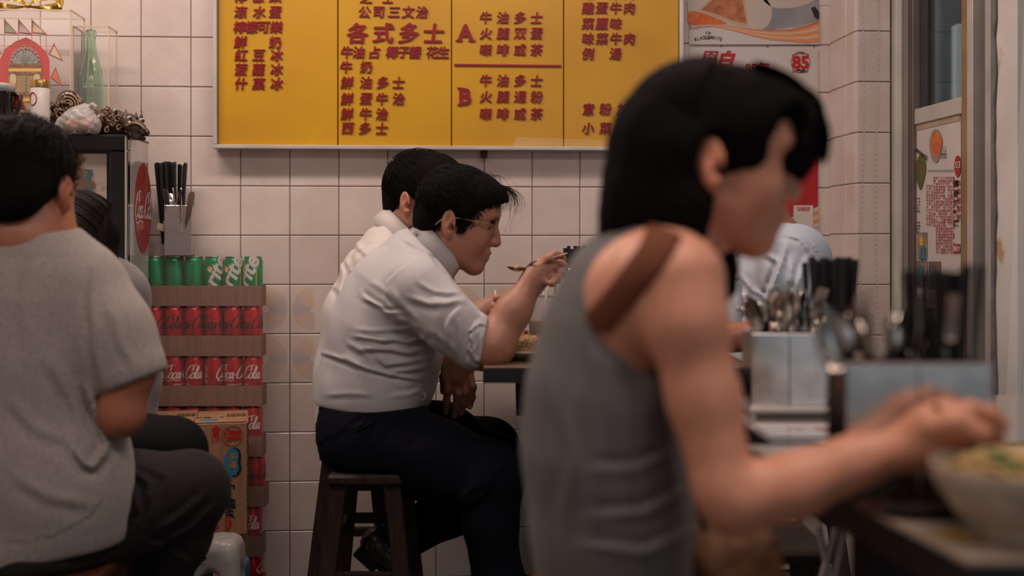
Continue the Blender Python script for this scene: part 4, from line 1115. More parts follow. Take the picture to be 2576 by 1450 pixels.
tr.cut(W(900,1004,2.8), nrm(UP+RIGHT*.03)); tr.cut((0,0,.5225), (0,0,-1)) if False else None
sc_ = Sdf(); 
tr.box(W(905,1260,2.75)*V(1,1,0)+V(0,0,.522-.10), (.10,.28,.10), rr=.01, k=.012, sub=True, rot=np.stack([RIGHT,FWD,UP],1))
TL = [([(540,170),(470,300),(380,400)], 5.0, 0.0036), ([(160,410),(230,430),(330,330),(480,230)], 6.2, 0.0024), ([(290,400),(420,350),(480,240)], 6.2, 0.0024), ([(540,440),(640,340),(740,270)], 7.5, 0.0024), ([(740,480),(840,400),(900,330)], 7.5, 0.0024),
 ([(1160,880),(1280,790),(1400,760)], 7.5, 0.0054), ([(1200,930),(1320,860),(1390,780)], 7.5, 0.0048), ([(1340,730),(1420,680),(1480,620)], 7.5, 0.0024), ([(1170,640),(1280,560),(1400,540)], 7.5, 0.0018), ([(400,400),(620,450),(850,520),(1100,620),(1340,720)], 2.5, 0.0007),
 ([(1390,880),(1410,1100),(1450,1440)], 6.2, 0.0018), ([(50,240),(200,210),(450,200)], 3.8, 0.0018), ([(700,260),(820,290),(900,330)], 7.5, 0.0018), ([(80,470),(130,480),(170,420)], 5.0, 0.0024)]
sdf_mesh('trousers', tr, .006, M_('navy'), g, disp=creases(TL, (760,950), 2.9, folds(.0012, 2.1, [(.5,.2,.85),(.8,.1,-.5)], [60, 42])))
mb = MB()
mb = MB(); mb.box(W(818,1018,2.70), (.010,.006,.040), bev=.002).box(W(1010,1016,2.655), (.010,.006,.040), bev=.002); mb.build('belt_loops', M_('navy'), g, kind='stuff')
mb = MB(); mb.tube(catmull([W(963,1030,2.655), W(945,1060,2.60), W(895,1085,2.585)], 4), .0022, 5); mb.build('pocket_edge', M_('black_cloth'), g, True)
# shoes
def shoe(parent, heel, toe, up, m_='shoe_leather', w=.042):
    s = Sdf(); f = nrm(toe-heel); u = nrm(up-f*np.dot(up, f)); R = np.stack([f, np.cross(u, f), u], 1); L = np.linalg.norm(toe-heel)
    s.frame(R, heel); s.ell((.035,0,.040), (.042,.034,.045), k=.03); s.chain([(.03,0,.025),(L*.55,0,.028),(L-.04,0,.020)], [.033,.036,.030], k=.03)
    s.cut((0,0,.004), (0,0,-1)); s.cap((.04,0,.10), (.04,0,.06), .026, .028, k=.004, sub=True); s.frame()
    o = sdf_mesh('shoe', s, .004, M_(m_), parent)
    mb = MB(); mb.box(heel+f*L*.5+u*.0, (L*.98, .072, .012), rot=R, bev=.004); mb.box(heel+f*.035-u*.012, (.066, .064, .018), rot=R, bev=.003); mb.build('sole', M_('black_matte'), o)
    return o
shoe(g, W(905,1374,2.90), W(1050,1506,2.88), nrm(UP*.6+RIGHT*.7))
sk = Sdf(); sk.chain([W(1030,1345,2.91), W(975,1370,2.90), W(950,1392,2.90)], [.036,.034,.032], k=.02); sdf_mesh('sock', sk, .005, M_('sock'), g, disp=lambda X, Y, Z: .0008*np.sin(900*(X*.8+Z*.3)))
shoe(g, V(*W(1250,1700,2.64)[:2], .012), V(*(W(1250,1700,2.64)+RIGHT*.26)[:2], .012), UP)
rel(g)
# ======================= man behind, white shirt
b = person('man in white shirt seated against the tiled wall, partly behind the man with glasses', (*W(915,1060,3.22)[:2], 0))
BS = (.42,.20,.13)
hd, hu = head_dir(-17, 8); BR, BT = hframe(W(1052,518,3.20), hd, hu)
s = Sdf(); head_ops(s, BR, BT)
s.chain([W(1025,540,3.20), W(990,605,3.2)], [.050,.054], k=.03)
s.chain([W(990,640,3.2), W(962,740,3.2), W(930,1000,3.2)], [.060,.080,.08], k=.03, n=FWD, q=.70)
s.chain([W(975,700,3.07), W(1095,850,3.04), W(1160,815,3.06), W(1203,790,3.08)], [.05,.040,.034,.026], k=.02)
# hand holding a cup
hp = W(1222,778,3.09)
s.chain([W(1203,790,3.08), W(1225,776,3.09)], [.026,.026], k=.02); s.box(hp, (.030,.020,.024), rr=.016, k=.015, rot=np.stack([nrm(RIGHT*.85+UP*.5), FWD, nrm(-RIGHT*.5+UP*.85)],1))
finger(s, [W(1232,762,3.09), W(1252,750,3.075), W(1275,752,3.085)], .0100,.0080); finger(s, [W(1234,774,3.085), W(1256,768,3.055), W(1277,770,3.065)], .0098,.0078)
finger(s, [W(1232,786,3.08), W(1252,785,3.055), W(1270,786,3.065)], .0092,.0072); finger(s, [W(1226,793,3.08), W(1244,797,3.06), W(1260,797,3.07)], .0085,.0068)
finger(s, [W(1220,764,3.11), W(1240,752,3.13), W(1262,755,3.14)], .0115,.0088)
sdf_mesh('body', s, .008, M_('skin'), b, [(BT-.135, BT+np.array([.15,.13,.165]), .0034), (W(1190,812,3.1)-V(0,.08,0), W(1285,735,3.1)+V(0,.08,0), .0025)], tint=head_tint(BS, BR, BT))
h = Sdf(BR, BT); h.ell((-.003,0,.062), (.100,.086,.090), k=.01); h.ell((-.056,0,.005), (.042,.064,.062), k=.03); h.ell((.05,0,.10), (.06,.07,.045), k=.03)
h.ell((.100,0,.015), (.055,.085,.062), k=.012, sub=True); h.ell((.060,0,-.035), (.060,.12,.06), k=.02, sub=True)
for y in (-1, 1): h.ell((-.002,y*.092,-.002), (.022,.025,.036), k=.01, sub=True)
h.cut((-.03,0,-.045), (.15,0,-1)); h.frame()
sdf_mesh('hair', h, .0036, M_('hair'), b, disp=combed)
strands(b, BR, BT, (-.002,0,.064), (.103,.088,.092), lambda r: (r.uniform(-1,.9), r.uniform(-1,.5), r.uniform(-.4,1)), lambda p, t: np.array([.7, 0, -.6]) if p[1] < -.04 else np.array([1, -.8, -.1]), 700, 8, 5, step=.008, r=.0007)
strands(b, BR, BT, (-.002,0,.054), (.103,.089,.098), lambda r: (r.uniform(-1,-.25), -r.uniform(.1,1), r.uniform(-.75,.35)), lambda p, t: np.array([-.3, 0, -1]), 600, 6, 15, step=.007, r=.0007, name='side_strands')
h = Sdf(); h.chain([W(905,1050,3.2), W(915,930,3.2), W(935,800,3.2), W(968,690,3.2), W(988,622,3.2)], [.12,.122,.120,.105,.072], k=.05, n=FWD, q=.68)
h.cap(W(980,628,3.2), W(968,676,3.04), .052, .068, k=.04); h.cap(W(980,628,3.2), W(968,676,3.36), .052, .066, k=.04)
h.chain([W(966,690,3.04), W(1030,775,3.03), W(1095,852,3.04), W(1150,825,3.06)], [.072,.062,.056,.045], k=.03); h.cut(W(998,590,3.2), nrm(UP*.7+RIGHT*.7))
sdf_mesh('shirt', h, .0055, M_('shirt_white'), b, disp=creases([([(905,610),(890,660),(860,730)], 5, .004), ([(880,600),(930,650),(960,700)], 5, .004), ([(850,640),(862,690),(850,760)], 6, .006), ([(868,650),(885,690),(870,740)], 5, .005), ([(900,590),(895,615),(905,640)], 2, .002), ([(840,720),(858,735),(862,780)], 6, .006), ([(900,615),(940,610),(980,620)], 2, .002)],
     base=folds(.0016, 3.3, [(.4,.2,.8),(.7,.1,-.6)], [50, 36])))
cu = nrm(W(1052,628,3.2)-W(965,545,3.2)); cn = nrm(np.cross(cu, FWD)); cn = cn if cn@UP > 0 else -cn
collar('collar', M_('shirt_white'), b, W(1005,588,3.2), cu, FWD, cn, .070, .066, h1=.026, h2=.022)
mb = MB(); c = W(1199,793,3.08); ax = nrm(W(1225,776,3.09)-W(1180,805,3.07)); u = nrm(np.cross(ax, FWD)); Rw = np.stack([u, np.cross(ax, u), ax], 1)
mb.lathe([(.0285,-.008),(.031,-.006),(.031,.006),(.0285,.008)], c, 20, Rw); w_ = mb.build('wristwatch', mat('watch', (.10,.13,.18), .4, var=.5, vscale=300), b, True)
t = Sdf(); t.cap(W(905,1060,3.16), W(905,1060,3.26), .115, k=.04); t.chain([W(905,1090,3.14), W(1230,1130,3.1), W(1230,1400,3.1)], [.10,.075,.055], k=.04); t.chain([W(905,1090,3.28), W(1230,1130,3.3), W(1230,1400,3.3)], [.10,.075,.055], k=.04)
t.box(W(900,1200,3.2)*V(1,1,0)+V(0,0,.480-.06), (.16,.2,.06), k=.01, sub=True, rot=np.stack([RIGHT,FWD,UP],1)); sdf_mesh('trousers', t, .010, M_('black_cloth'), b)
rel(b)

# ======================= man in blue shirt across the table, facing left
c_ = person('man in pale blue shirt and striped shorts facing left, mostly hidden by woman', (*W(2000,1020,2.95)[:2], 0))
hd, hu = head_dir(180, 20); HR, HT = hframe(W(1880,500,2.95), hd, hu)
s = Sdf(); head_ops(s, HR, HT)
s.chain([W(1905,520,2.95), W(1945,610,2.95)], [.054,.062], k=.03); s.chain([W(1950,620,2.95), W(1975,760,2.95), W(2000,1000,2.95)], [.075,.09,.09], k=.03, n=FWD, q=.66)
s.chain([W(2005,660,2.80), W(2010,820,2.74), W(1920,850,2.72), W(1835,848,2.72), W(1790,850,2.73)], [.052,.045,.040,.032,.026], k=.02)
s.box(W(1762,850,2.73), (.04,.022,.02), rr=.015, k=.015)
for i in range(4): finger(s, [W(1745,842+6*i,2.72+.006*i), W(1722,848+6*i,2.72+.006*i), W(1708,860+5*i,2.72+.006*i)], .0095, .0075)
finger(s, [W(1770,838,2.71), W(1748,832,2.70), W(1730,838,2.70)], .011, .008)
sdf_mesh('body', s, .007, M_('skin'), c_, [(W(1700,890,2.74)-V(0,.1,0), W(1790,815,2.7)+V(0,.06,0), .003), (HT-.135, HT+.15, .005)], tint=head_tint((.40,.15,.085), HR, HT))
h = Sdf(HR, HT); h.ell((-.008,0,.064), (.106,.086,.090), k=.01); h.ell((-.06,0,.005), (.044,.066,.05), k=.03); h.ell((.100,0,.015), (.055,.085,.062), k=.012, sub=True); h.ell((.060,0,-.035), (.060,.12,.06), k=.02, sub=True); h.frame()
sdf_mesh('hair', h, .005, M_('hair'), c_, disp=combed)
h = Sdf(); h.chain([W(1955,980,2.95), W(1950,900,2.95), W(1948,780,2.95), W(1950,690,2.95), W(1955,630,2.95)], [.108,.110,.106,.096,.070], k=.05, n=FWD, q=.68)
h.cap(W(1958,628,2.95), W(2000,645,2.80), .052, .074, k=.05); h.cap(W(1955,640,2.95), W(1990,650,3.10), .052, .070, k=.04)
h.chain([W(2003,655,2.79), W(2005,730,2.76), W(2000,800,2.74)], [.080,.074,.064], k=.03)
h.cut(W(2000,838,2.74), nrm(-UP), k=.01) if False else None
sdf_mesh('shirt', h, .0048, M_('shirt_blue'), c_, disp=creases([([(1965,590),(2010,600),(2060,660),(2080,720)], 4, .004), ([(1925,640),(1960,660),(1935,760)], 6, .007), ([(1980,610),(1960,680),(1925,760)], 7, .008), ([(1990,650),(1990,720),(1950,790)], 7, .008), ([(2030,650),(2000,730),(1940,800)], 7, .008), ([(2050,690),(2030,760),(1960,810)], 7, .007), ([(1860,690),(1890,730),(1930,750)], 5, .006), ([(1845,720),(1880,760),(1925,770)], 5, .006), ([(1850,770),(1890,790),(1930,780)], 6, .006), ([(2040,600),(2065,650),(2085,690)], 3, .004), ([(1925,720),(1955,745),(2030,750)], 6, .006), ([(2000,770),(2030,780),(2055,770)], 6, .006)], base=folds(.0022, 6.1, [(.4,.2,.8),(.7,.1,-.6)], [60, 42])))
mb = MB(); mb.ribbon(catmull([W(1848,700,2.88), W(1856,760,2.86), W(1858,820,2.86)], 5), .022, -FWD, th=.002); pk = mb.build('placket', M_('shirt_blue'), c_, True)
mb = MB(); mb.lathe([(.0055,0),(.0058,.001),(.0048,.002),(.001,.0012)], W(1857,777,2.856), 14, np.stack([RIGHT, UP, -FWD], 1)); mb.build('button', mat('button', (.5,.48,.46), .3), c_, True)
t = Sdf(); t.cap(W(1965,990,2.90), W(1965,990,3.0), .108, k=.04); t.chain([W(1960,1010,2.87), W(1830,1020,2.84), W(1640,1060,2.84)], [.105,.088,.07], k=.04); t.chain([W(1990,1010,3.03), W(1640,1060,3.08)], [.10,.07], k=.04)
t.box(W(2000,1110,2.95)*V(1,1,0)+V(0,0,.50-.06), (.16,.22,.06), k=.01, sub=True, rot=np.stack([RIGHT,FWD,UP],1))
mstr = mat('stripe_cloth', (.3,.27,.25)); nt = mstr.node_tree; wv = nt.nodes.new('ShaderNodeTexWave'); wv.inputs['Scale'].default_value = 22; wv.inputs['Distortion'].default_value = 1.5; wv.bands_direction = 'X'
tc = nt.nodes.new('ShaderNodeTexCoord'); nt.links.new(tc.outputs['Object'], wv.inputs[0]); rp = nt.nodes.new('ShaderNodeValToRGB'); rp.color_ramp.elements[0].color = (.012,.012,.012,1); rp.color_ramp.elements[1].color = (.34,.30,.26,1); rp.color_ramp.elements[1].position = .55
nt.links.new(wv.outputs[0], rp.inputs[0]); nt.links.new(rp.outputs[0], nt.nodes['Principled BSDF'].inputs['Base Color'])
sdf_mesh('shorts', t, .008, mstr, c_, disp=folds(.002, 3, [(.4,.2,.8)], [60]))
lg = Sdf(); lg.chain([W(1650,1060,2.84), W(1660,1400,2.84)], [.062,.05]); lg.chain([W(1650,1060,3.08), W(1660,1400,3.08)], [.062,.05]); sdf_mesh('legs', lg, .012, M_('skin'), c_, tint=flat_tint((.40,.15,.085)))
rel(c_)

# ======================= man in grey t-shirt seen from behind at the left
DD = 2.2
D = person('man in grey t-shirt seen from behind at the left edge', (*W(60,1380,DD)[:2], 0))
DS = (.40,.150,.085)
hd, hu = head_dir(84, 16); DR, DT = hframe(W(62,492,DD-.02), hd, hu)
s = Sdf(); head_ops(s, DR, DT, s=1.0)
s.chain([W(58,500,DD-.0), W(40,600,DD-.03)], [.062,.068], k=.03)
s.chain([W(25,640,DD), W(25,900,DD), W(40,1300,DD)], [.09,.11,.12], k=.04, n=RIGHT, q=.66)
s.chain([W(232,725,DD), W(318,930,DD-.035), W(304,1035,DD-.04)], [.058,.052,.042], k=.02); s.chain([W(302,1035,DD-.04), W(262,1055,DD+.16), W(215,1085,DD+.28)], [.042,.040,.028], k=.02); s.ell(W(302,1050,DD-.045), (.036,.034,.034), k=.02)
s.box(W(200,1090,DD+.32), (.04,.045,.018), rr=.015, k=.02)
for i in range(4): finger(s, [W(214-9*i,1092,DD+.355), W(208-9*i,1104,DD+.39), W(205-9*i,1120,DD+.39)], .009, .0075)
finger(s, [W(222,1092,DD+.31), W(230,1100,DD+.34), W(228,1112,DD+.36)], .011, .009)
sdf_mesh('body', s, .008, M_('skin'), D, [(DT-.15, DT+.165, .0035), (W(180,1140,DD+.3)-V(.02,.1,0), W(240,1060,DD+.35)+V(.02,.08,0), .004)], tint=head_tint(DS, DR, DT))
h = Sdf(DR, DT); h.ell((-.006,0,.056), (.104,.084,.094), k=.01); h.ell((-.055,0,.0), (.052,.068,.064), k=.03); h.ell((-.066,0,-.028), (.034,.052,.034), k=.03)
h.ell((.100,0,.010), (.060,.09,.062), k=.012, sub=True); h.ell((.045,0,-.045), (.060,.12,.06), k=.02, sub=True)
for y in (-1, 1): h.ell((.004,y*.092,-.004), (.024,.025,.040), k=.01, sub=True)
h.frame(); sdf_mesh('hair', h, .0042, M_('hair'), D, disp=lambda X, Y, Z: .0006*np.sin(300*X)*np.sin(280*Z))
strands(D, DR, DT, (-.006,0,.056), (.106,.086,.096), lambda r: (r.uniform(-1,.6), r.uniform(-1,1), r.uniform(-.5,1)), lambda p, t: np.array([-.35, p[1]*4, -.75]) if p[0] < 0 else np.array([.8, p[1]*6, .2]), 1500, 4, 9, step=.006, r=.0010, lift=.03)
h = Sdf(); h.chain([W(25,1330,DD), W(28,1150,DD), W(28,900,DD), W(28,740,DD), W(40,640,DD)], [.150,.142,.132,.120,.088], k=.06, n=RIGHT, q=.72)
h.cap(W(40,630,DD), W(200,728,DD), .070, .078, k=.05); h.cap(W(35,620,DD), W(-160,700,DD), .070, .082, k=.05)
h.chain([W(206,735,DD), W(270,840,DD-.02), W(322,932,DD-.03)], [.080,.077,.071], k=.035); h.chain([W(-165,712,DD), W(-230,930,DD-.03)], [.085,.072], k=.03)
h.ell(W(170,1230,DD), (.085,.11,.10), k=.08)
a_ = W(392,925,DD-.03); b_ = W(262,978,DD-.03); nn = np.cross(nrm(b_-a_), FWD); nn = nn if nn@UP < 0 else -nn
hs = creases([([(245,640),(228,760),(240,880),(258,980)], 9, .005), ([(210,960),(245,1060),(270,1120),(240,1180)], 10, .008), ([(180,1120),(215,1170),(235,1175),(262,1140)], 9, .010), ([(90,640),(60,760),(80,900)], 16, .003), ([(280,780),(300,860),(340,930)], 10, .004), ([(20,1000),(90,1080),(180,1110)], 14, .004), ([(120,900),(180,1000),(210,1080)], 14, .005), ([(40,1200),(120,1250),(230,1270)], 14, .004), ([(0,1366),(120,1352),(220,1300),(262,1250)], 3, .003)], base=folds(.0022, 7.7, [(.4,.2,.8),(.7,.1,.6)], [30, 22]))
h.cut(W(40,575,DD), nrm(UP*1.0-FWD*.1)); h.cut((W(0,1398,DD)), nrm(-UP*1+RIGHT*.12)); h.cut(a_, nn) if False else None
# sleeve end: cut only the arm's own half
sl = Sdf(); body_ops = [o for o in h.ops]
h2 = Sdf(); h2.ops = list(h.ops); h2.box(W(345,1035,DD-.03)+nn*.0, (.16,.16,.075), rr=.004, k=.006, sub=True, rot=np.stack([nrm(b_-a_), np.cross(nn, nrm(b_-a_)), nn], 1)) if False else None
q = (a_+b_)/2+nn*.10; h2.box(q+RIGHT*.03, (.085,.13,.10), rr=.004, k=.006, sub=True, rot=np.stack([nrm(b_-a_), nrm(np.cross(nn, b_-a_)), nn], 1))
sdf_mesh('t_shirt', h2, .0055, M_('tshirt'), D, disp=hs)
ncl = MB(); cc = W(52,566,DD-.012); ncl.tube([cc+RIGHT*.068*math.cos(a)+FWD*.062*math.sin(a)-UP*.012*math.cos(a)*0 for a in np.linspace(0, 2*math.pi, 30)], .007, 8); ncl.build('neckband', M_('tshirt'), D, True)
t = Sdf(); t.cap(W(-20,1400,DD), W(70,1400,DD), .135, k=.04, n=UP, q=.9)
t.chain([W(90,1375,DD), W(300,1270,DD+.10), W(478,1232,DD+.18)], [.125,.100,.074], k=.05); t.chain([W(480,1235,DD+.18), W(440,1350,DD+.20), W(370,1520,DD+.22), W(350,1700,DD+.22)], [.074,.066,.058,.052], k=.03)
t.chain([W(-60,1375,DD), W(-180,1300,DD+.3), W(-160,1600,DD+.3)], [.12,.09,.06], k=.05)
t.cut((0,0,.452), (0,0,-1)) if False else None
t.box(W(100,1500,DD)*V(1,1,0)+V(0,0,.435-.08), (.16,.16,.08), k=.02, sub=True, rot=np.stack([RIGHT,FWD,UP],1))
sdf_mesh('trousers', t, .0065, M_('trouser_grey'), D, disp=creases([([(285,1190),(330,1230),(350,1300),(320,1370)], 7, .010), ([(300,1170),(370,1210),(380,1290),(350,1360)], 8, .008), ([(330,1160),(420,1200),(430,1280)], 8, .004), ([(540,1270),(480,1330),(380,1380)], 8, .008), ([(520,1240),(450,1300),(400,1330)], 8, .006), ([(480,1420),(420,1380),(360,1360)], 8, .006), ([(300,1220),(320,1290),(300,1340)], 6, .008)], base=folds(.002, 4.2, [(.4,.3,.8),(.8,.1,.5)], [34, 26])))
rel(D)
shoe(D, V(*(W(345,1700,DD+.20))[:2], .012), V(*(W(360,1700,DD+.20)+FWD*.24+RIGHT*.08)[:2], .012), UP); rel(D)

# ======================= woman opposite him, head bowed
e = person('dark-haired woman with bowed head and centre parting, facing the man in grey t-shirt', (*W(205,1080,2.82)[:2], 0))
ED = 2.72
hd, hu = head_dir(-104, 50); ER, ET = hframe(W(188,620,ED), hd, hu)
s = Sdf(); head_ops(s, ER, ET, s=.95); s.chain([W(205,600,ED+.05), W(208,700,ED+.09)], [.045,.055], k=.03); s.chain([W(208,740,ED+.1), W(208,1050,ED+.1)], [.10,.11], k=.03, n=RIGHT, q=.7)
s.chain([W(290,1080,ED-.12), W(330,1092,ED-.16)], [.026,.020], k=.02); s.box(W(345,1094,ED-.18), (.03,.03,.014), rr=.012, k=.012)
for i in range(4): finger(s, [W(338+7*i,1096,ED-.2), W(336+7*i,1102,ED-.235), W(334+7*i,1112,ED-.25)], .0078, .0065)
finger(s, [W(325,1092,ED-.17), W(318,1098,ED-.2), W(320,1104,ED-.225)], .009, .007)
sdf_mesh('body', s, .009, M_('skin'), e, [(ET-.14, ET+.15, .0045)], tint=head_tint((.42,.20,.13), ER, ET))
h = Sdf(ER, ET); h.ell((-.006,0,.052), (.104,.086,.090), k=.01); h.ell((.045,0,.066), (.062,.074,.062), k=.03); h.ell((-.05,0,.0), (.06,.076,.08), k=.03); h.frame()
for sx in (-1, 1): h.chain([ET+RIGHT*sx*.066+UP*.02, ET+RIGHT*sx*.076-UP*.05-FWD*.03, ET+RIGHT*sx*.076-UP*.12-FWD*.03, ET+RIGHT*sx*.066-UP*.19-FWD*.02], [.034,.026,.022,.008], k=.035)
sdf_mesh('hair', h, .0040, M_('hair'), e, disp=lambda X, Y, Z: .0010*np.sin(230*X+25*Z)+.0008*np.sin(330*X+60*Y))
mb = MB(); rr = random.Random(4)
for i in range(1100):
    sx = rr.choice((-1, 1)); x0 = rr.uniform(-.085, .10); hgt = .146-.0*x0-(max(0, abs(x0-.01)-.03))**2*9; kk = rr.uniform(.975, 1.03); pts = []; hang = rr.uniform(.03, .13)
    for j in range(10):
        t = j/9; a = min(t*2.2, 1.5); q = np.array([x0+.01*t, sx*(.002+.088*math.sin(a)), .050+(hgt-.050)*math.cos(a)])
        q = np.array([-.006,0,.052])+(q-np.array([-.006,0,.052]))*kk; p = ER @ q+ET; p = p-UP*max(0, t-.68)*hang/.32
        pts.append(p)
    mb.tube(pts, [.0008*(1-.6*(j/9)**2) for j in range(10)], 3, cap=False)
mb.build('hair_strands', mat('hair_brown', (.016,.009,.007), .5, spec=.3), e, True, kind='stuff')
h = Sdf(); h.chain([W(208,1070,ED+.1), W(208,900,ED+.1), W(208,740,ED+.1)], [.13,.125,.10], k=.05, n=RIGHT, q=.72); h.cap(W(208,700,ED+.1), W(290,735,ED+.09), .055, .066, k=.05); h.cap(W(208,700,ED+.1), W(120,735,ED+.09), .055, .066, k=.05)
h.chain([W(290,740,ED+.09), W(300,900,ED+.08), W(300,1035,ED+.02), W(325,1088,ED-.12)], [.066,.058,.052,.034], k=.03); h.chain([W(120,740,ED+.09), W(115,1035,ED+.02)], [.066,.052], k=.03)
sdf_mesh('hoodie', h, .0065, M_('hoodie'), e, disp=folds(.003, 2.2, [(.3,.3,.8),(.7,.2,.5)], [50, 70]))
t = Sdf(); t.cap(W(160,1100,ED+.12), W(260,1100,ED+.12), .11, k=.04); t.chain([W(250,1120,ED+.05), W(420,1150,ED-.22), W(425,1500,ED-.2)], [.09,.072,.05], k=.04); t.chain([W(150,1120,ED+.05), W(150,1160,ED-.35)], [.09,.07], k=.04)
t.cap(W(300,1110,ED-.08), W(440,1132,ED-.20), .060, .055, k=.05)
sdf_mesh('trousers', t, .007, M_('black_cloth'), e, disp=folds(.0025, 5.2, [(.3,.3,.8),(.7,.2,.5)], [40, 50]))
rel(e)

# ======================= woman in the foreground
w = person('woman with black fringe and grey sleeveless top in the foreground, reaching to her bowl', (*W(1560,1430,1.42)[:2], 0))
WD = 1.40; WS = (.74,.34,.22)
hd, hu = head_dir(-3, 9); WR, WT = hframe(W(1778,430,WD), hd, hu); ws = .93
s = Sdf(); head_ops(s, WR, WT, True, ws)
s.chain([W(1770,430,WD+.01), W(1735,530,WD+.01), W(1685,640,WD+.01)], [.046,.044,.046], k=.03)
s.chain([W(1660,660,WD), W(1600,760,WD), W(1545,1000,WD), W(1540,1300,WD), W(1570,1520,WD)], [.045,.062,.068,.072,.09], k=.03, n=FWD, q=.66)
# near shoulder and arm
s.chain([W(1668,640,WD), W(1695,708,1.285)], [.040,.050], k=.04); s.ell(W(1590,760,1.315), (.052,.045,.068), k=.04)
s.chain([W(1700,712,1.27), W(1725,810,1.255), W(1768,1000,1.25), W(1820,1225,1.235)], [.052,.042,.037,.033], k=.02)
s.chain([W(1822,1225,1.235), W(1852,1258,1.235), W(2000,1222,1.23), W(2140,1168,1.225), W(2305,1118,1.215)], [.033,.036,.034,.028,.0215], k=.012)
s.chain([W(1660,650,WD), W(1670,700,1.53)], [.046,.05], k=.04); s.chain([W(1670,700,1.53), W(1680,1150,1.57), W(1780,1480,1.50)], [.044,.034,.024], k=.02); s.box(W(1800,1520,1.49), (.02,.035,.03), rr=.015, k=.015)
for i in range(4): finger(s, [W(1805,1535,1.47+.018*i), W(1815,1560,1.47+.018*i), W(1812,1585,1.47+.018*i)], .0085, .007)
finger(s, [W(1800,1500,1.465), W(1825,1520,1.455), W(1838,1545,1.455)], .010, .008)
# hand with chopsticks
hw = 1.205
s.chain([W(2305,1118,1.215), W(2360,1092,hw)], [.0235,.026], k=.02); s.box(W(2372,1085,hw), (.030,.022,.030), rr=.018, k=.018, rot=np.stack([nrm(RIGHT*.9+UP*.35), FWD, nrm(-RIGHT*.35+UP*.9)],1))
for i, (pts, r) in enumerate([([(2385,1050),(2440,1028),(2490,1040),(2520,1068)], .0100), ([(2392,1068),(2448,1058),(2498,1075),(2512,1102)], .0098), ([(2390,1095),(2440,1110),(2478,1122),(2458,1140)], .0092), ([(2380,1115),(2420,1140),(2440,1158),(2415,1165)], .0085)]):
    dd = hw-.014+.012*i; finger(s, [W(*pts[0], dd), W(*pts[1], dd-.004), W(*pts[2], dd), W(*pts[3], dd+.004)], r, r*.82)
finger(s, [W(2350,1075,hw-.022), W(2400,1062,hw-.034), W(2440,1085,hw-.032), W(2475,1090,hw-.028)], .0125, .0092, k=.008)
# thighs
s.chain([W(1600,1680,1.33), W(1850,1680,1.30), W(2060,1690,1.28)], [.085,.072,.055], k=.04); s.chain([W(2060,1640,1.28), W(2060,2600,1.28)], [.055,.045], k=.03)
s.chain([W(1600,1640,1.50), W(2080,1640,1.52)], [.085,.055], k=.04)
sdf_mesh('body', s, .0062, M_('skin'), w, [(WT-.13, WT+.15, .0035), (W(2290,1190,hw)-V(0,.05,0), W(2545,1000,hw)+V(.02,.07,0), .0032)], tint=head_tint(WS, WR, WT, ws, lip=(.42,.10,.09)))
eyes(w, WR, WT, ws); brows(w, WR, WT, ws, 3)
h = Sdf(WR, WT)
h.ell((-.004,0,.046), (.104,.084,.084), k=.01); h.ell((.048,0,.062), (.068,.074,.058), k=.03)
h.ell((.088,.005,.062), (.034,.060,.052), k=.03, rot=rotm('Y', 20)); h.ell((.112,.010,.028), (.010,.046,.030), k=.02, rot=rotm('Y', 12)); h.ell((-.055,0,.0), (.056,.072,.08), k=.04)
h.chain([(-.055,-.015,.01), (-.070,-.020,-.06), (-.104,-.020,-.120)], [.058,.044,.012], k=.035); h.chain([(-.05,.02,-.02), (-.052,.03,-.10)], [.050,.030], k=.04)
h.chain([(-.030,-.060,.015), (-.022,-.060,-.050), (-.004,-.055,-.105)], [.026,.022,.012], k=.03)
h.chain([(.02,.075,.03), (.030,.078,-.05), (.045,.075,-.135)], [.030,.026,.022], k=.03); h.chain([(-.02,.04,-.06), (.03,.06,-.12)], [.030,.022], k=.03)
h.ell((.034,-.102,-.022), (.036,.046,.030), k=.012, sub=True); h.ell((.100,-.080,-.020), (.046,.070,.044), k=.012, sub=True); h.ell((.078,-.02,-.058), (.06,.09,.062), k=.02, sub=True)
h.ell((.080,-.080,.046), (.019,.046,.050), k=.010, sub=True, rot=rotm('Y', 14)); h.ell((-.004,-.085,.004), (.018,.030,.034), k=.006, sub=True)
h.frame(); sdf_mesh('hair', h, .0042, M_('hair'), w, disp=combed)
mb = MB(); rr = random.Random(3)
for i in range(900):
    a = rr.uniform(-.5, 1); ph = rr.uniform(-1.3, .25); st = np.array([-.02+.02*a, -.02*rr.random(), .146]); pts = []; yy = rr.uniform(-1, .2)
    for j in range(10):
        t = j/9; ang = t*1.7; q = np.array([-.002-.108*math.sin(ang)*math.cos(ph)*1.0, .090*math.sin(ang)*math.sin(ph), .048+.088*math.cos(ang)]); q = q+np.array([0,0,-max(0,t-.8)*rr.uniform(.2,.7)])
        pts.append(WR @ (q*(1+rr.uniform(0,.004)))+WT)
    mb.tube(pts, [.0007*(1-.6*(j/9)**2) for j in range(10)], 3, cap=False)
for i in range(420):   # fringe
    y = rr.uniform(-.045, .06); pts = []; L = rr.uniform(.85, 1.08)
    for j in range(9):
        t = j/8*L; q = np.array([.030+.098*math.sin(t*1.5)**.9+.004*rr.random(), y*(1+.1*t), .130-.092*t**1.7]); pts.append(WR @ q+WT)
    mb.tube(pts, [.0008*(1-.6*(j/8)**2) for j in range(9)], 3, cap=False)
mb.build('hair_strands', M_('hair'), w, True, kind='stuff')
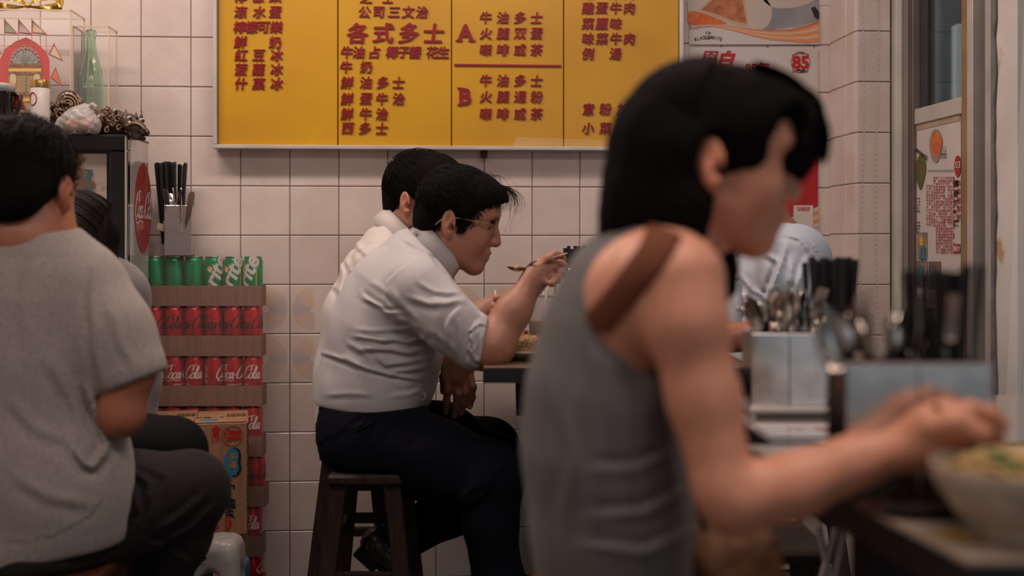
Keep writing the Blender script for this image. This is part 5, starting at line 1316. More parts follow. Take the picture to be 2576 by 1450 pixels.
# sleeveless ribbed top
h = Sdf(); h.chain([W(1560,1500,WD), W(1535,1300,WD), W(1512,1130,WD), W(1518,980,WD), W(1548,830,WD), W(1576,730,WD), W(1635,640,WD)], [.098,.092,.089,.086,.079,.068,.055], k=.03, n=FWD, q=.68)
h.cap(W(1640,640,WD), W(1700,560,WD+.01), .054, .050, k=.02)
h.cut(W(1705,585,WD), nrm(UP*.85+RIGHT*.5)); h.cut(W(1560,1438,WD), nrm(-UP-RIGHT*.02))
h.ell(W(1650,725,1.225), (.080,.105,.060), k=.010, sub=True, rot=rotm('Y', -28)); h.ell(W(1600,800,1.225), (.062,.085,.060), k=.012, sub=True); h.ell(W(1680,900,1.21), (.062,.085,.080), k=.012, sub=True)
h.ell(W(1660,740,1.60), (.085,.11,.085), k=.012, sub=True)
sdf_mesh('tank_top', h, .0045, M_('tank'), w, disp=creases([([(1700,1130),(1600,1180),(1480,1180)], 9, .004), ([(1730,1230),(1620,1290),(1480,1300)], 10, .004), ([(1750,1330),(1620,1390),(1450,1370)], 10, .004), ([(1400,1000),(1440,1150),(1420,1300)], 14, .003)], base=folds(.0012, 5, [(.2,.1,.95),(.5,.2,.6)], [26, 40])), relax=2)
st = Sdf(); st.ops = [o for o in s.ops if o[0] != 'cut' and not (len(o) > 6 and o[0] == 'cap' and o[6])][:]; st = st.inflate(.0035)
p0 = W(1662,592,1.3); p1_ = W(1500,812,1.3); dr = nrm(p1_-p0); nn = nrm(np.cross(dr, FWD)); st.cut(p0+nn*.016, nn, k=.003); st.cut(p0-nn*.016, -nn, k=.003); st.cut(p0-dr*.01, -dr); st.cut(p1_+dr*.01, dr); st.cut(W(1600,700,1.40), FWD)
sdf_mesh('shoulder_strap', st, .0038, M_('brown_strap'), w, lo=W(1470,850,1.24)-V(.02,.06,0), hi=W(1700,560,1.42)+V(.02,.03,.02))
t = Sdf(); t.chain([W(1560,1520,WD-.03), W(1560,1520,WD+.05)], [.108,.108], k=.04); t.chain([W(1590,1660,1.33), W(1830,1680,1.31)], [.100,.088], k=.04); t.chain([W(1590,1640,1.5), W(1820,1640,1.52)], [.098,.085], k=.04)
t.cut(W(1560,1426,WD), nrm(UP)); sdf_mesh('shorts', t, .008, M_('brown_skirt'), w)
rel(w)
# ------------------------------------------------------------------ furniture and objects
def chopstick_mesh():
    mb = MB(); P = []
    for z, r in ((0,.0022),(.15,.0032),(.235,.0042),(.240,.0038)): P += [(-r,-r,z),(r,-r,z),(r,r,z),(-r,r,z)]
    fs = [(3,2,1,0),(12,13,14,15)]+[(4*i+k, 4*i+(k+1) % 4, 4*i+4+(k+1) % 4, 4*i+4+k) for i in range(3) for k in range(4)]
    mb.add(P, fs); me = bpy.data.meshes.new('chopstick'); me.from_pydata(mb.v, [], mb.f); me.materials.append(M_('black_plastic')); return me
def spoon_mesh(kind):
    mb = MB()
    if kind == 'spoon':
        L = catmull([V(0,0,0), V(.001,0,.05), V(-.001,0,.10), V(.003,0,.125)], 4); mb.ribbon(L, [.007-.003*i/len(L) for i in range(len(L))], V(1,0,0), .0016)
        vs = []; n = 14
        for j in range(5):
            r = j/4
            for k in range(n): a = 2*math.pi*k/n; vs.append((.003-.006*(1-r*r), .0175*r*math.cos(a), .152+.030*r*math.sin(a)))
        o = len(vs); vs += [(x+.0012, y, z) for x, y, z in vs]
        fs = [(j*n+k, j*n+(k+1) % n, (j+1)*n+(k+1) % n, (j+1)*n+k) for j in range(4) for k in range(n)]; fs = fs+[tuple(i+o for i in reversed(f)) for f in fs]+[(4*n+k, 4*n+(k+1) % n, o+4*n+(k+1) % n, o+4*n+k) for k in range(n)]
        mb.add(vs, fs)
    elif kind == 'fork':
        L = catmull([V(0,0,0), V(.001,0,.06), V(-.001,0,.115), V(.004,0,.135)], 4); mb.ribbon(L, [.007-.003*i/len(L) for i in range(len(L))], V(1,0,0), .0016)
        mb.ribbon(catmull([V(.004,0,.133), V(.0,0,.145), V(.001,0,.158)], 3), [.008,.012,.016,.019,.021,.021,.021], V(1,0,0), .0014)
        for k in range(4): y = -.0085+.00567*k; mb.ribbon([V(.001,y,.156), V(.003,y,.175), V(.006,y,.192)], .0026, V(1,0,0), .0013)
    else:
        L = catmull([V(0,0,0), V(0,0,.08), V(0,0,.10), V(0,0,.16), V(0,.003,.195)], 4); n = len(L); mb.ribbon(L, [(.009 if i < n*.45 else .016)*(1-.55*(i == n-1)) for i in range(n)], V(1,0,0), .0018)
    me = bpy.data.meshes.new(kind); me.from_pydata(mb.v, [], mb.f); me.materials.append(M_('cutlery_steel'))
    me.polygons.foreach_set('use_smooth', [True]*len(me.polygons)); me.set_sharp_from_angle(angle=.9); return me
CH = chopstick_mesh(); UT = {k: spoon_mesh(k) for k in ('spoon', 'fork', 'knife')}
def aim(o, p, d, spin=0):
    d = Vector(d).normalized(); o.rotation_mode = 'QUATERNION'; from mathutils import Quaternion
    o.rotation_quaternion = d.to_track_quat('Z', 'Y') @ Quaternion((0, 0, 1), spin); o.location = Vector(p)
def bundle(c, w, dpt, z0, n, label, group, seed, tilt=.06, lean=0.0, dz=.012):
    r = random.Random(seed)
    for i in range(n):
        o = bpy.data.objects.new('chopstick', CH); link(o); tag(o, label, 'chopstick', group)
        u = (i+.5)/n-.5+r.uniform(-.04, .04); v = r.uniform(-.5, .5)
        p = c+RIGHT*u*w*.86+FWD*v*dpt; aim(o, (*p[:2], z0+r.uniform(0, dz)), RIGHT*(u*tilt*2+lean+r.uniform(-.012,.012))+FWD*v*.05+UP, r.uniform(0, 1.5))
def utensils(c, w, dpt, z0, kinds, label_fn, group, seed, tilt=.35, lift=.02):
    r = random.Random(seed); n = len(kinds)
    for i, k in enumerate(kinds):
        o = bpy.data.objects.new(k, UT[k]); link(o); tag(o, label_fn(k), k, group)
        u = (i+.5)/n-.5; v = r.uniform(-.45, .45); lx = u*tilt*2+r.uniform(-.12, .12)
        L = .14; p = c+RIGHT*(u*w*.7-lx*.05)+FWD*v*dpt*.6
        aim(o, (*p[:2], z0+r.uniform(0, lift)), RIGHT*lx+FWD*r.uniform(-.15, .15)+UP, r.uniform(0, 6.28))
def holder(name_label, p, w, dpt, h, m_='steel', cells=2, rz=-YAW, worn='steel'):
    """open topped sheet-metal cutlery box"""
    t = thing('cutlery_holder', name_label, 'holder', tuple(p), None, rz); e_ = .0012
    for nm, c, sz in (('panel', (0,-dpt/2,h/2), (w,e_,h)), ('panel', (0,dpt/2,h/2), (w,e_,h)), ('panel', (-w/2,0,h/2), (e_,dpt,h)), ('panel', (w/2,0,h/2), (e_,dpt,h))):
        MB().box(c, sz, bev=.0004).build(nm, M_(m_ if c[1] < 0 or c[0] == 0 else worn), t)
    MB().box((0,0,.002), (w+.006,dpt+.006,.004), bev=.001).build('base', M_('alu_dark'), t)
    for k in range(1, cells):
        MB().box((-w/2+w*k/cells,0,h/2), (e_,dpt-.002,h*.98)).build('divider', M_(worn), t); MB().tube([(-w/2+w*k/cells,-dpt/2-.001,.004), (-w/2+w*k/cells,-dpt/2-.001,h-.002)], .0009, 6).build('seam', M_('steel_dark'), t)
    MB().tube([(-w/2,-dpt/2,h), (w/2,-dpt/2,h), (w/2,dpt/2,h), (-w/2,dpt/2,h), (-w/2,-dpt/2,h)], .0013, 6).build('rolled_rim', M_('steel_worn'), t)
    return t

# ---- drinks fridge
FX1 = W(322,340,3.2)[0]; FY0 = W(322,340,3.2)[1]; FY1 = 3.500; FZ = H+(HY-340)*3.2/F; FX0 = FX1-.78
fr = thing('drinks_fridge', 'tall black-framed glass-door drinks fridge with papers stuck on its door', 'fridge', ((FX0+FX1)/2, (FY0+FY1)/2, 0))
def loc(o, p): return reparent(o, p)
mat('fridge_side', (.46,.42,.40), .12, coat=.6, var=.12, vscale=5)
loc(MB().box(((FX0+FX1)/2, (FY0+.03+FY1)/2, FZ/2), (FX1-FX0, FY1-FY0-.03, FZ-.004), bev=.003).build('cabinet', M_('fridge_side')), fr)
loc(MB().box(((FX0+FX1)/2, (FY0+FY1)/2, FZ-.002), (FX1-FX0+.002, FY1-FY0, .006), bev=.001).build('top_panel', M_('black_plastic')), fr)
BW_ = 46*3.2/F
for nm, c, sz in (('door_bar', ((FX0+FX1)/2, FY0+.013, FZ-.022), (FX1-FX0, .030, .044)), ('door_bar', (FX1-BW_/2, FY0+.013, (FZ-.044+.05)/2), (BW_, .030, FZ-.094)), ('door_bar', (FX0+BW_/2, FY0+.013, (FZ-.044+.05)/2), (BW_, .030, FZ-.094)), ('kick_panel', ((FX0+FX1)/2, FY0+.013, .025), (FX1-FX0, .030, .05))):
    loc(MB().box(c, sz, bev=.004).build(nm, M_('black_gloss')), fr)
loc(MB().box((FX1-.003, FY0+.0, FZ/2), (.0025, .034, FZ-.01)).build('edge_strip', M_('alu')), fr)
loc(MB().box(((FX0+FX1)/2, FY0+.022, FZ/2), (FX1-FX0-.02, .006, FZ-.02)).build('door_glass', M_('black_gloss')), fr)
mat('stained_paper', (.46,.37,.31), .5, col2=(.36,.26,.20), vscale=7, wear=((.16,.085,.045), 9, .53), coat=.3)
a = W(120,388,3.225); b_ = W(272,560,3.225); loc(MB().box(((a[0]+b_[0])/2, FY0+.0165, (a[2]+b_[2])/2), (b_[0]-a[0], .002, a[2]-b_[2])).build('stained_paper', M_('stained_paper')), fr)
mb = MB()
for t_, px, py in (('請', 185, 410), ('通', 184, 452), ('清', 226, 441), ('冰', 228, 480)):
    p = W(px, py, 3.225); put_text(mb, t_, (p[0], FY0+.0148, p[2]), (1,0,0), (0,0,1), (0,-1,0), .036, align='c', shear=.2, width=.8)
loc(mb.build('handwriting', M_('ink_teal'), kind='stuff'), fr)
# red oval badge on the side
oy = [W(336,500,3.28)[1], W(358,500,3.45)[1]]; cy = (oy[0]+oy[1])/2; zc = H-(523-HY)*3.36/F; zr = 113*3.36/F
mb = MB(); mb.prism([((oy[1]-oy[0])/2*1.15*math.cos(a), zr*math.sin(a)) for a in np.linspace(0, 2*math.pi, 40, endpoint=False)], (FX1+.0008, cy, zc), (0,1,0), (0,0,1), (1,0,0), .001)
mat('badge_red', (.40,.05,.05), .3, coat=.4, var=.2, vscale=30); loc(mb.build('oval_badge', M_('badge_red')), fr)
mb = MB(); script_on(mb, lambda x, y: V(FX1+.0024, cy+(x), zc+y-.03), .034, xs=.66)
loc(mb.build('badge_script', M_('ink_white')), fr)
mb = MB(); mb.prism([(-.02,0),(.10,0),(.12,.08),(.02,.16),(-.02,.15)], (FX1+.0008, cy-.09, .30), (0,1,0), (0,0,1), (1,0,0), .001).prism([(-.02,0),(.18,0),(.18,.20),(-.02,.12)], (FX1+.0008, cy-.09, .08), (0,1,0), (0,0,1), (1,0,0), .001); loc(mb.build('red_graphic', M_('badge_red')), fr)

# ---- things on the fridge
TZ = FZ+.002
def at_top(px, d): p = W(px, 300, d); return V(p[0], p[1], TZ)
# bottle
bt = at_top(229, 3.40); k = (TZ-(H-(76-HY)*3.40/F))*-1/1.0
prof = [(.0,0),(.026,0),(.0295,.004),(.0285,.03),(.0262,.055),(.0295,.075),(.0315,.105),(.0310,.13),(.0285,.15),(.0225,.17),(.0170,.19),(.0140,.205),(.0125,.222),(.0120,.228),(.0145,.230),(.0145,.240),(.0125,.243),(.0105,.243),(.0105,.235),(.011,.20),(.020,.165),(.028,.13),(.026,.01),(.0,.008)]
sc = k/.243
mat('green_glass', (.62,.82,.66), .03, trans=1, ior=1.35)
bo = thing('glass_bottle', 'old pale green contour glass bottle inside a clear acrylic case', 'bottle', tuple(bt))
mb = MB(); pr_ = [(r*min(1.1, sc), z*sc) for r, z in prof]; n = 40; vs = []; fs = []
for (r, z) in pr_:
    for q in range(n):
        a = 2*math.pi*q/n; rr_ = r*(1+.035*math.cos(10*a)*(1 if (.02*sc < z < .075*sc or .14*sc < z < .19*sc) else 0)); vs.append((rr_*math.cos(a), rr_*math.sin(a), z))
for i in range(len(pr_)-1):
    for q in range(n): fs.append((i*n+q, i*n+(q+1) % n, (i+1)*n+(q+1) % n, (i+1)*n+q))
mb.add(vs, fs).build('bottle_body', M_('green_glass'), bo, True)
mb = MB(); script_on(mb, lambda x, y: V(.0325*math.sin(x/.0325), -.0327*math.cos(x/.0325), .115*sc+y), .0052); mb.build('embossed_script', mat('frost', (.7,.75,.72), .6), bo)
mat('acrylic_edge', (.75,.58,.40), .2, alpha=.6)
def acrylic_case(label, px1, px2, ytop, d, dep):
    a = W(px1, ytop, d); b_ = W(px2, ytop, d); h_ = a[2]-TZ; w_ = b_[0]-a[0]; c = ((a[0]+b_[0])/2, a[1]+dep/2, TZ)
    t = thing('display_case', label, 'display case', c); e_ = .003
    for c2, sz in (((0,-dep/2,h_/2),(w_,e_,h_)), ((0,dep/2,h_/2),(w_,e_,h_)), ((-w_/2,0,h_/2),(e_,dep,h_)), ((w_/2,0,h_/2),(e_,dep,h_)), ((0,0,h_),(w_,dep,e_))): MB().box(c2, sz).build('clear_panel', M_('acrylic'), t)
    for sx in (-1, 1):
        for sy in (-1, 1): MB().box((sx*w_/2, sy*dep/2, h_/2), (.004,.004,h_+.002)).build('glued_edge', M_('acrylic_edge'), t)
    for sy in (-1, 1): MB().box((0, sy*dep/2, h_), (w_+.004,.004,.004)).build('glued_edge', M_('acrylic_edge'), t)
    for sx in (-1, 1): MB().box((sx*w_/2, 0, h_), (.004,dep,.004)).build('glued_edge', M_('acrylic_edge'), t)
    return t
acrylic_case('small upright clear acrylic case around the green bottle', 184, 272, 66, 3.36, .085)
acrylic_case('large clear acrylic case with red altar decoration inside, tied with gold bow', -130, 172, 22, 3.30, .13)
# bow
mat('gold_ribbon', (.50,.32,.07), .3, metal=.55, bump=.5, bscale=40)
bw = thing('ribbon_bow', 'gold gauze ribbon bow on top of the large clear case', 'ribbon', tuple(W(70, 20, 3.34)))
for sx in (-1, 1):
    mb = MB(); P = catmull([W(70,16,3.34), W(70+sx*30,-6,3.32), W(70+sx*72,-12,3.33), W(70+sx*88,10,3.34), W(70+sx*60,18,3.36), W(70,17,3.34)], 6)
    rows = []; 
    for q, p in enumerate(P): wv = .036*math.sin(math.pi*q/(len(P)-1))+.003; rows += [p-UP*wv*.5-FWD*.006, p+FWD*.012*math.sin(q*1.3), p+UP*wv*.5+FWD*.006]
    mb.add(rows, [(3*q+j, 3*q+j+1, 3*q+j+4, 3*q+j+3) for q in range(len(P)-1) for j in (0, 1)]); reparent(mb.build('loop', M_('gold_ribbon'), None, True), bw)
mb = MB(); mb.sphere(W(70,14,3.34), (.010,.010,.008)); reparent(mb.build('knot', M_('gold_ribbon'), None, True), bw)
# altar decoration
al = thing('altar_decoration', 'red arched paper altar card with peacock fan and small pennants in case', 'decoration', tuple(at_top(62, 3.37)))
def AW(px, py, off=0.0): return W(px, py, 3.37-off)
def apoly(nm, m_, pts, off, curve=True, parent=al, th=.0012):
    mb = MB(); P = catmull([V(a, b_, 0) for a, b_ in pts], 4, True) if curve else [V(a, b_, 0) for a, b_ in pts]
    A = [AW(p[0], p[1], off) for p in P]; B = [q-FWD*th for q in A]; m = len(P)
    mb.add(A+B, [tuple(range(m)), tuple(m+i for i in reversed(range(m)))]+[(i, m+i, m+(i+1) % m, (i+1) % m) for i in range(m)]); return reparent(mb.build(nm, m_), parent)
mat('foil_red', (.50,.012,.012), .25, coat=.4, bump=.8, bscale=25); mat('glitter', (.40,.26,.05), .3, metal=.6, col2=(.20,.03,.04), vscale=120); mat('flag_green', (.20,.26,.12), .6); mat('flag_pink', (.48,.28,.28), .6); mat('flag_cream', (.56,.44,.24), .6); mat('peacock', (.14,.22,.22), .5, col2=(.40,.33,.26), vscale=90)
apoly('arch_card', M_('foil_red'), [(0,330),(0,150),(14,122),(40,104),(66,94),(92,108),(116,130),(125,152),(125,330)], 0, False)
apoly('inner_card', M_('ink_gold'), [(22,330),(22,158),(104,158),(104,330)], .003, False)
for i in range(11):
    a = math.pi*(i+.5)/11; cx_, cy_ = 63+30*math.cos(a), 158-32*math.sin(a)
    apoly('peacock_feather', M_('peacock'), [(63,158),(cx_-6*math.sin(a),cy_-6*math.cos(a)),(63+39*math.cos(a),158-41*math.sin(a)),(cx_+6*math.sin(a),cy_+6*math.cos(a))], .005, True)
    mb = MB(); mb.sphere(AW(63+34*math.cos(a),158-36*math.sin(a),.008), (.0035,.0012,.0035), 8, 5); reparent(mb.build('feather_eye', M_('ink_red_dull'), None, True), al)
for y0, m_ in ((160,'glitter'),(173,'ink_yellow'),(180,'glitter'),(232,'glitter'),(248,'ink_yellow'),(268,'flag_green'),(286,'glitter')): apoly('trim_band', M_(m_), [(22,y0),(104,y0),(104,y0+7),(22,y0+7)], .006, False)
for x_ in (26, 86): apoly('door_panel', M_('flag_cream'), [(x_,190),(x_+14,190),(x_+12,222),(x_+2,222)], .006, True)
for k_ in range(5): apoly('green_gem', M_('flag_green'), [(62,188+9*k_),(66,192+9*k_),(62,197+9*k_),(58,192+9*k_)], .008, False)
for pts, m_ in (([(11,48),(11,84),(46,86)],'flag_green'), ([(46,48),(46,84),(82,88)],'flag_pink'), ([(80,49),(79,84),(120,88)],'flag_cream'), ([(136,108),(122,138),(160,156)],'flag_cream'), ([(140,168),(126,196),(158,220)],'egg_orange'), ([(-6,118),(4,136),(-8,140)],'flag_green')):
    f = apoly('pennant', M_('ink_red_dull'), pts, .004, False); cx_ = sum(p[0] for p in pts)/3; cy_ = sum(p[1] for p in pts)/3
    apoly('pennant_face', M_(m_), [(cx_+(p[0]-cx_)*.72, cy_+(p[1]-cy_)*.72) for p in pts], .006, False)
for x_ in (11, 46, 80, 116):
    mb = MB(); mb.tube([AW(x_,46 if x_ < 100 else 90,.003), AW(x_,130,.003)], .001, 5); reparent(mb.build('pennant_stick', M_('egg_orange')), al)
mb = MB(); mb.tube([AW(-10,115,.002), AW(130,116,.002)], .0009, 5); reparent(mb.build('cross_wire', M_('egg_orange')), al)
# white and gold canister
p = at_top(101, 3.19); r = 23.5*3.19/F; hh = (H-(203-HY)*3.19/F)-TZ
cn = thing('canister', 'slim white canister with a gold screw lid and red seal', 'canister', tuple(p))
mb = MB().lathe([(r*.97,0),(r,.003),(r,hh-.022),(r*.97,hh-.020)], n=28); mb.build('body', mat('enamel_white', (.60,.55,.51), .3, coat=.3), cn, True, sharp=40)
MB().lathe([(r*1.01,hh-.021),(r*1.02,hh-.019),(r*1.02,hh-.004),(r*.98,hh)], n=28).build('lid', mat('gold_lid', (.55,.36,.12), .25, metal=.9), cn, True, sharp=40)
mb = MB(); mb.tube([V((r+.0006)*math.sin(-.5+.45*math.cos(a)), -(r+.0006)*math.cos(-.5+.45*math.cos(a)), hh-.052+.017*math.sin(a)) for a in np.linspace(0, 2*math.pi, 28)], .0013, 5); mb.build('red_seal', M_('ink_red'), cn)
# mug
p = at_top(4, 3.17); mg = thing('mug', 'glossy black mug with a pale rim and big handle at left edge', 'mug', tuple(p)); hm = (H-(212-HY)*3.17/F)-TZ
MB().lathe([(.030,0),(.032,.004),(.033,hm-.03),(.036,hm-.022),(.034,hm-.022),(.031,hm-.03),(.029,.006),(0,.005)], n=28).build('mug_body', M_('black_gloss'), mg, True, sharp=50)
MB().lathe([(.0345,hm-.024),(.036,hm-.004),(.035,hm),(.033,hm),(.032,hm-.02)], n=28).build('rim', mat('rim_grey', (.40,.40,.40), .2, coat=.5), mg, True); MB().lathe([(.0352,hm-.001),(.0352,hm+.0012),(.0325,hm+.0012),(.0325,hm-.001)], n=28).build('rim_line', M_('egg_orange'), mg, True)
mb = MB(); mb.tube(catmull([V(.030,0,hm-.028), V(.046,-.004,hm-.030), V(.050,-.006,hm-.055), V(.040,-.004,hm-.078), V(.030,0,hm-.080)], 5), .0055, 8); mb.build('handle', M_('black_gloss'), mg, True)
# ketchup
p = at_top(46, 3.20); kb = thing('sauce_bottle', 'small red sauce bottle with a white label beside the canister', 'bottle', tuple(p)); hk = (H-(238-HY)*3.2/F)-TZ
MB().lathe([(.018,0),(.019,.003),(.019,hk-.035),(.012,hk-.018),(.0105,hk-.012)], n=24).build('bottle_body', mat('sauce_red', (.30,.02,.01), .1, coat=.5), kb, True, sharp=50); MB().lathe([(.0125,hk-.013),(.0125,hk-.001),(.011,hk)], n=20).build('cap', M_('can_red'), kb, True, sharp=40)
MB().lathe([(.0193,.006),(.0194,.007),(.0194,hk-.045),(.0193,hk-.044)], n=24).build('paper_label', M_('paper'), kb, True)
# dragon carving
dr_ = thing('dragon_carving', 'dark carved dragon ornament with coils and bulging eyes overhanging the fridge corner', 'ornament', tuple(at_top(250, 3.30)))
mat('carved_wood', (.070,.032,.018), .3, col2=(.03,.013,.008), vscale=40, coat=.4); mat('carved_edge', (.19,.11,.06), .35, coat=.4)
s = Sdf()
def DWp(px, py, d=3.26): return W(px, py, d)
s.ell(DWp(172,266), (.036,.020,.044), k=.01); s.chain([DWp(150,300), DWp(200,318), DWp(262,312), DWp(300,322), DWp(345,335)], [.028,.030,.034,.030,.020], k=.02); s.ell(DWp(285,300), (.038,.028,.028), k=.02)
s.ell(DWp(325,305,3.22), (.026,.022,.022), k=.015); s.chain([DWp(330,315,3.20), DWp(352,322,3.18), DWp(368,334,3.17)], [.020,.014,.010], k=.01); s.chain([DWp(335,336,3.2), DWp(352,344,3.18), DWp(362,350,3.18)], [.012,.009,.006], k=.006)
rr = random.Random(5)
for _ in range(120):
    px = rr.uniform(130, 360); top = 250 if px < 210 else (285 if px < 240 else 272+abs(px-280)*.35); py = rr.uniform(top+6, 334); s.ell(DWp(px, py, 3.26-rr.uniform(.015,.04)), rr.uniform(.004,.009), k=.004)
s.cut((0,0,TZ-.0), (0,0,-1)) if False else None
o = sdf_mesh('body', s, .0028, M_('carved_wood'), None, disp=lambda X, Y, Z: .0011*np.sin(420*X+3*np.sin(200*Z))*np.sin(380*Z)); reparent(o, dr_)
mb = MB(); mb.tube([DWp(172+(4+29*t)*math.cos(t*26), 266-(4+32*t)*math.sin(t*26), 3.236+.012*t) for t in np.linspace(0, 1, 90)], [.0024+.0012*t for t in np.linspace(0, 1, 90)], 6); reparent(mb.build('coil', M_('carved_edge'), None, True), dr_)
for (cx_, cy_, r_, a0, tr_) in ((262,285,13,0,1.2),(278,296,12,2,1.1),(296,300,10,1,1),(245,318,11,3,1),(150,288,12,1,1),(160,312,10,2,1.1),(222,300,9,4,1),(300,322,9,0,1),(312,292,7,2,1),(205,252,7,3,.8),(232,292,8,2,1.3),(252,300,7,5,1),(240,280,6,1,1),(310,308,7,3,1),(285,312,8,0,1.2),(340,330,6,2,1),(140,278,7,4,1),(190,302,8,3,1),(272,272,6,2,1),(320,330,7,5,1),(135,262,7,2,.9),(270,328,8,1,1)):
    mb = MB(); mb.tube([DWp(cx_+r_*(1-.75*t)*math.cos(a0+t*7*tr_), cy_-r_*(1-.75*t)*math.sin(a0+t*7*tr_), 3.215-.010*t) for t in np.linspace(0, 1, 26)], [.0032-.0014*t for t in np.linspace(0, 1, 26)], 6); reparent(mb.build('curl', M_('carved_edge'), None, True), dr_)
for px, py, d in ((326,294,3.185),(357,300,3.21),(290,276,3.22)):
    mb = MB(); mb.sphere(W(px,py+4,d+.004), .0080, 12, 8); ey = reparent(mb.build('eye', mat('carved_eye', (.30,.26,.20), .35), None, True), dr_)
    mb = MB(); mb.sphere(W(px+3,py+3,d-.0030), (.0042,.0028,.0042), 10, 6); reparent(mb.build('pupil', mat('pupil_green', (.02,.05,.04), .15), None, True), dr_)
mb = MB(); mb.tube(catmull([W(318,318,3.175), W(335,310,3.165), W(352,314,3.16), W(364,326,3.16)], 5), .0038, 6); reparent(mb.build('lip', mat('carved_tan', (.22,.11,.05), .35, coat=.3), None, True), dr_)
for i in range(5):
    mb = MB(); mb.tube([W(308+12*i, 300-4*math.sin(i), 3.215), W(303+13*i, 280-5*math.sin(i*2), 3.225)], [.006,.0012], 6); reparent(mb.build('horn_tip', M_('carved_wood'), None, True), dr_)
# plastic bag
bg = thing('plastic_bag', 'knotted thin white plastic bag holding pink buns on the fridge edge', 'bag', tuple(at_top(200, 3.20)))
s = Sdf(); s.chain([W(165,318,3.20), W(200,306,3.19), W(228,316,3.19)], [.028,.036,.028], k=.03); s.chain([W(205,300,3.19), W(214,282,3.19), W(219,272,3.19)], [.024,.012,.0065], k=.02)
s.chain([W(219,272,3.19), W(232,264,3.185), W(243,268,3.18)], [.007,.006,.003], k=.006); s.chain([W(218,272,3.19), W(214,262,3.185)], [.006,.003], k=.006); s.cap(W(158,316,3.19), W(142,318,3.18), .012, .004, k=.01); s.cut((0,0,TZ+.001), (0,0,-1))
mat('bag_film', (.66,.61,.59), .28, alpha=.45, coat=.2)
o = sdf_mesh('film', s, .0028, M_('bag_film'), None, disp=lambda X, Y, Z: .0008*np.sin(150*(X+.6*Z)+4*np.sin(60*Z))+.0007*np.sin(240*(X-Z)+3*np.sin(70*X))); reparent(o, bg)
bu = thing('bun', 'pink bun seen through the thin white plastic bag, left one', 'bun', tuple(at_top(186, 3.2))); 
mat('bun_pink', (.52,.24,.17), .6, var=.2, vscale=30)
mb = MB(); mb.sphere(W(184,314,3.195), (.022,.018,.015), 14, 9); reparent(mb.build('dough', M_('bun_pink'), None, True), bu)
bu2 = thing('bun', 'pink bun seen through the thin white plastic bag, right one', 'bun', tuple(at_top(216, 3.2))); mb = MB(); mb.sphere(W(216,312,3.195), (.020,.018,.016), 14, 9); reparent(mb.build('dough', M_('bun_pink'), None, True), bu2)

# ---- stacked trays of cans
CR = .0282; DC = 3.485
def refine(P, fs, n):
    for _ in range(n):
        P = [np.array(p) for p in P]; mid = {}; out = []
        def m_(a, b):
            k = (min(a, b), max(a, b))
            if k not in mid: mid[k] = len(P); P.append((P[a]+P[b])/2)
            return mid[k]
        for f in fs:
            for j in range(1, len(f)-1):
                a, b, c = f[0], f[j], f[j+1]; ab, bc, ca = m_(a, b), m_(b, c), m_(c, a); out += [(a,ab,ca), (ab,b,bc), (ca,bc,c), (ab,bc,ca)]
        fs = out
    return np.array(P), fs
def can_proto(color, wordcol, kind):
    prof = [(.0,.002),(.020,.0),(.0225,.003),(CR,.014),(CR,.130),(.0255,.139),(.0248,.141),(.0255,.143)]
    b_ = MB().lathe(prof, n=28, closed=True); l_ = MB().lathe([(.0256,.1425),(.0256,.1445),(.0238,.1445),(.0228,.1400),(.0,.1400)], n=28, closed=True)
    w_ = MB(); r = CR+.00025
    if kind == 'script':
        script_on(w_, lambda x, y: V(r*math.sin(x/r), -r*math.cos(x/r), .080+y), .0178, xs=.74)
        put = []
    if kind == 'rite':
        P, fs_ = glyph_mesh('Sprite', 0, .03, .25, 3); P, fs_ = refine(P, fs_, 2); x = (P[:,0]-P[:,0].mean()); y = P[:,1]-.3; sc_ = .066
        ca, sa = math.cos(math.radians(66)), math.sin(math.radians(66)); X_ = (x*ca-y*sa)*sc_; Y_ = (x*sa+y*ca)*sc_
        w_.add([V(r*math.sin(a/r), -r*math.cos(a/r), .076+b2) for a, b2 in zip(X_, Y_)], fs_)
    return b_, l_, w_
protos = {}
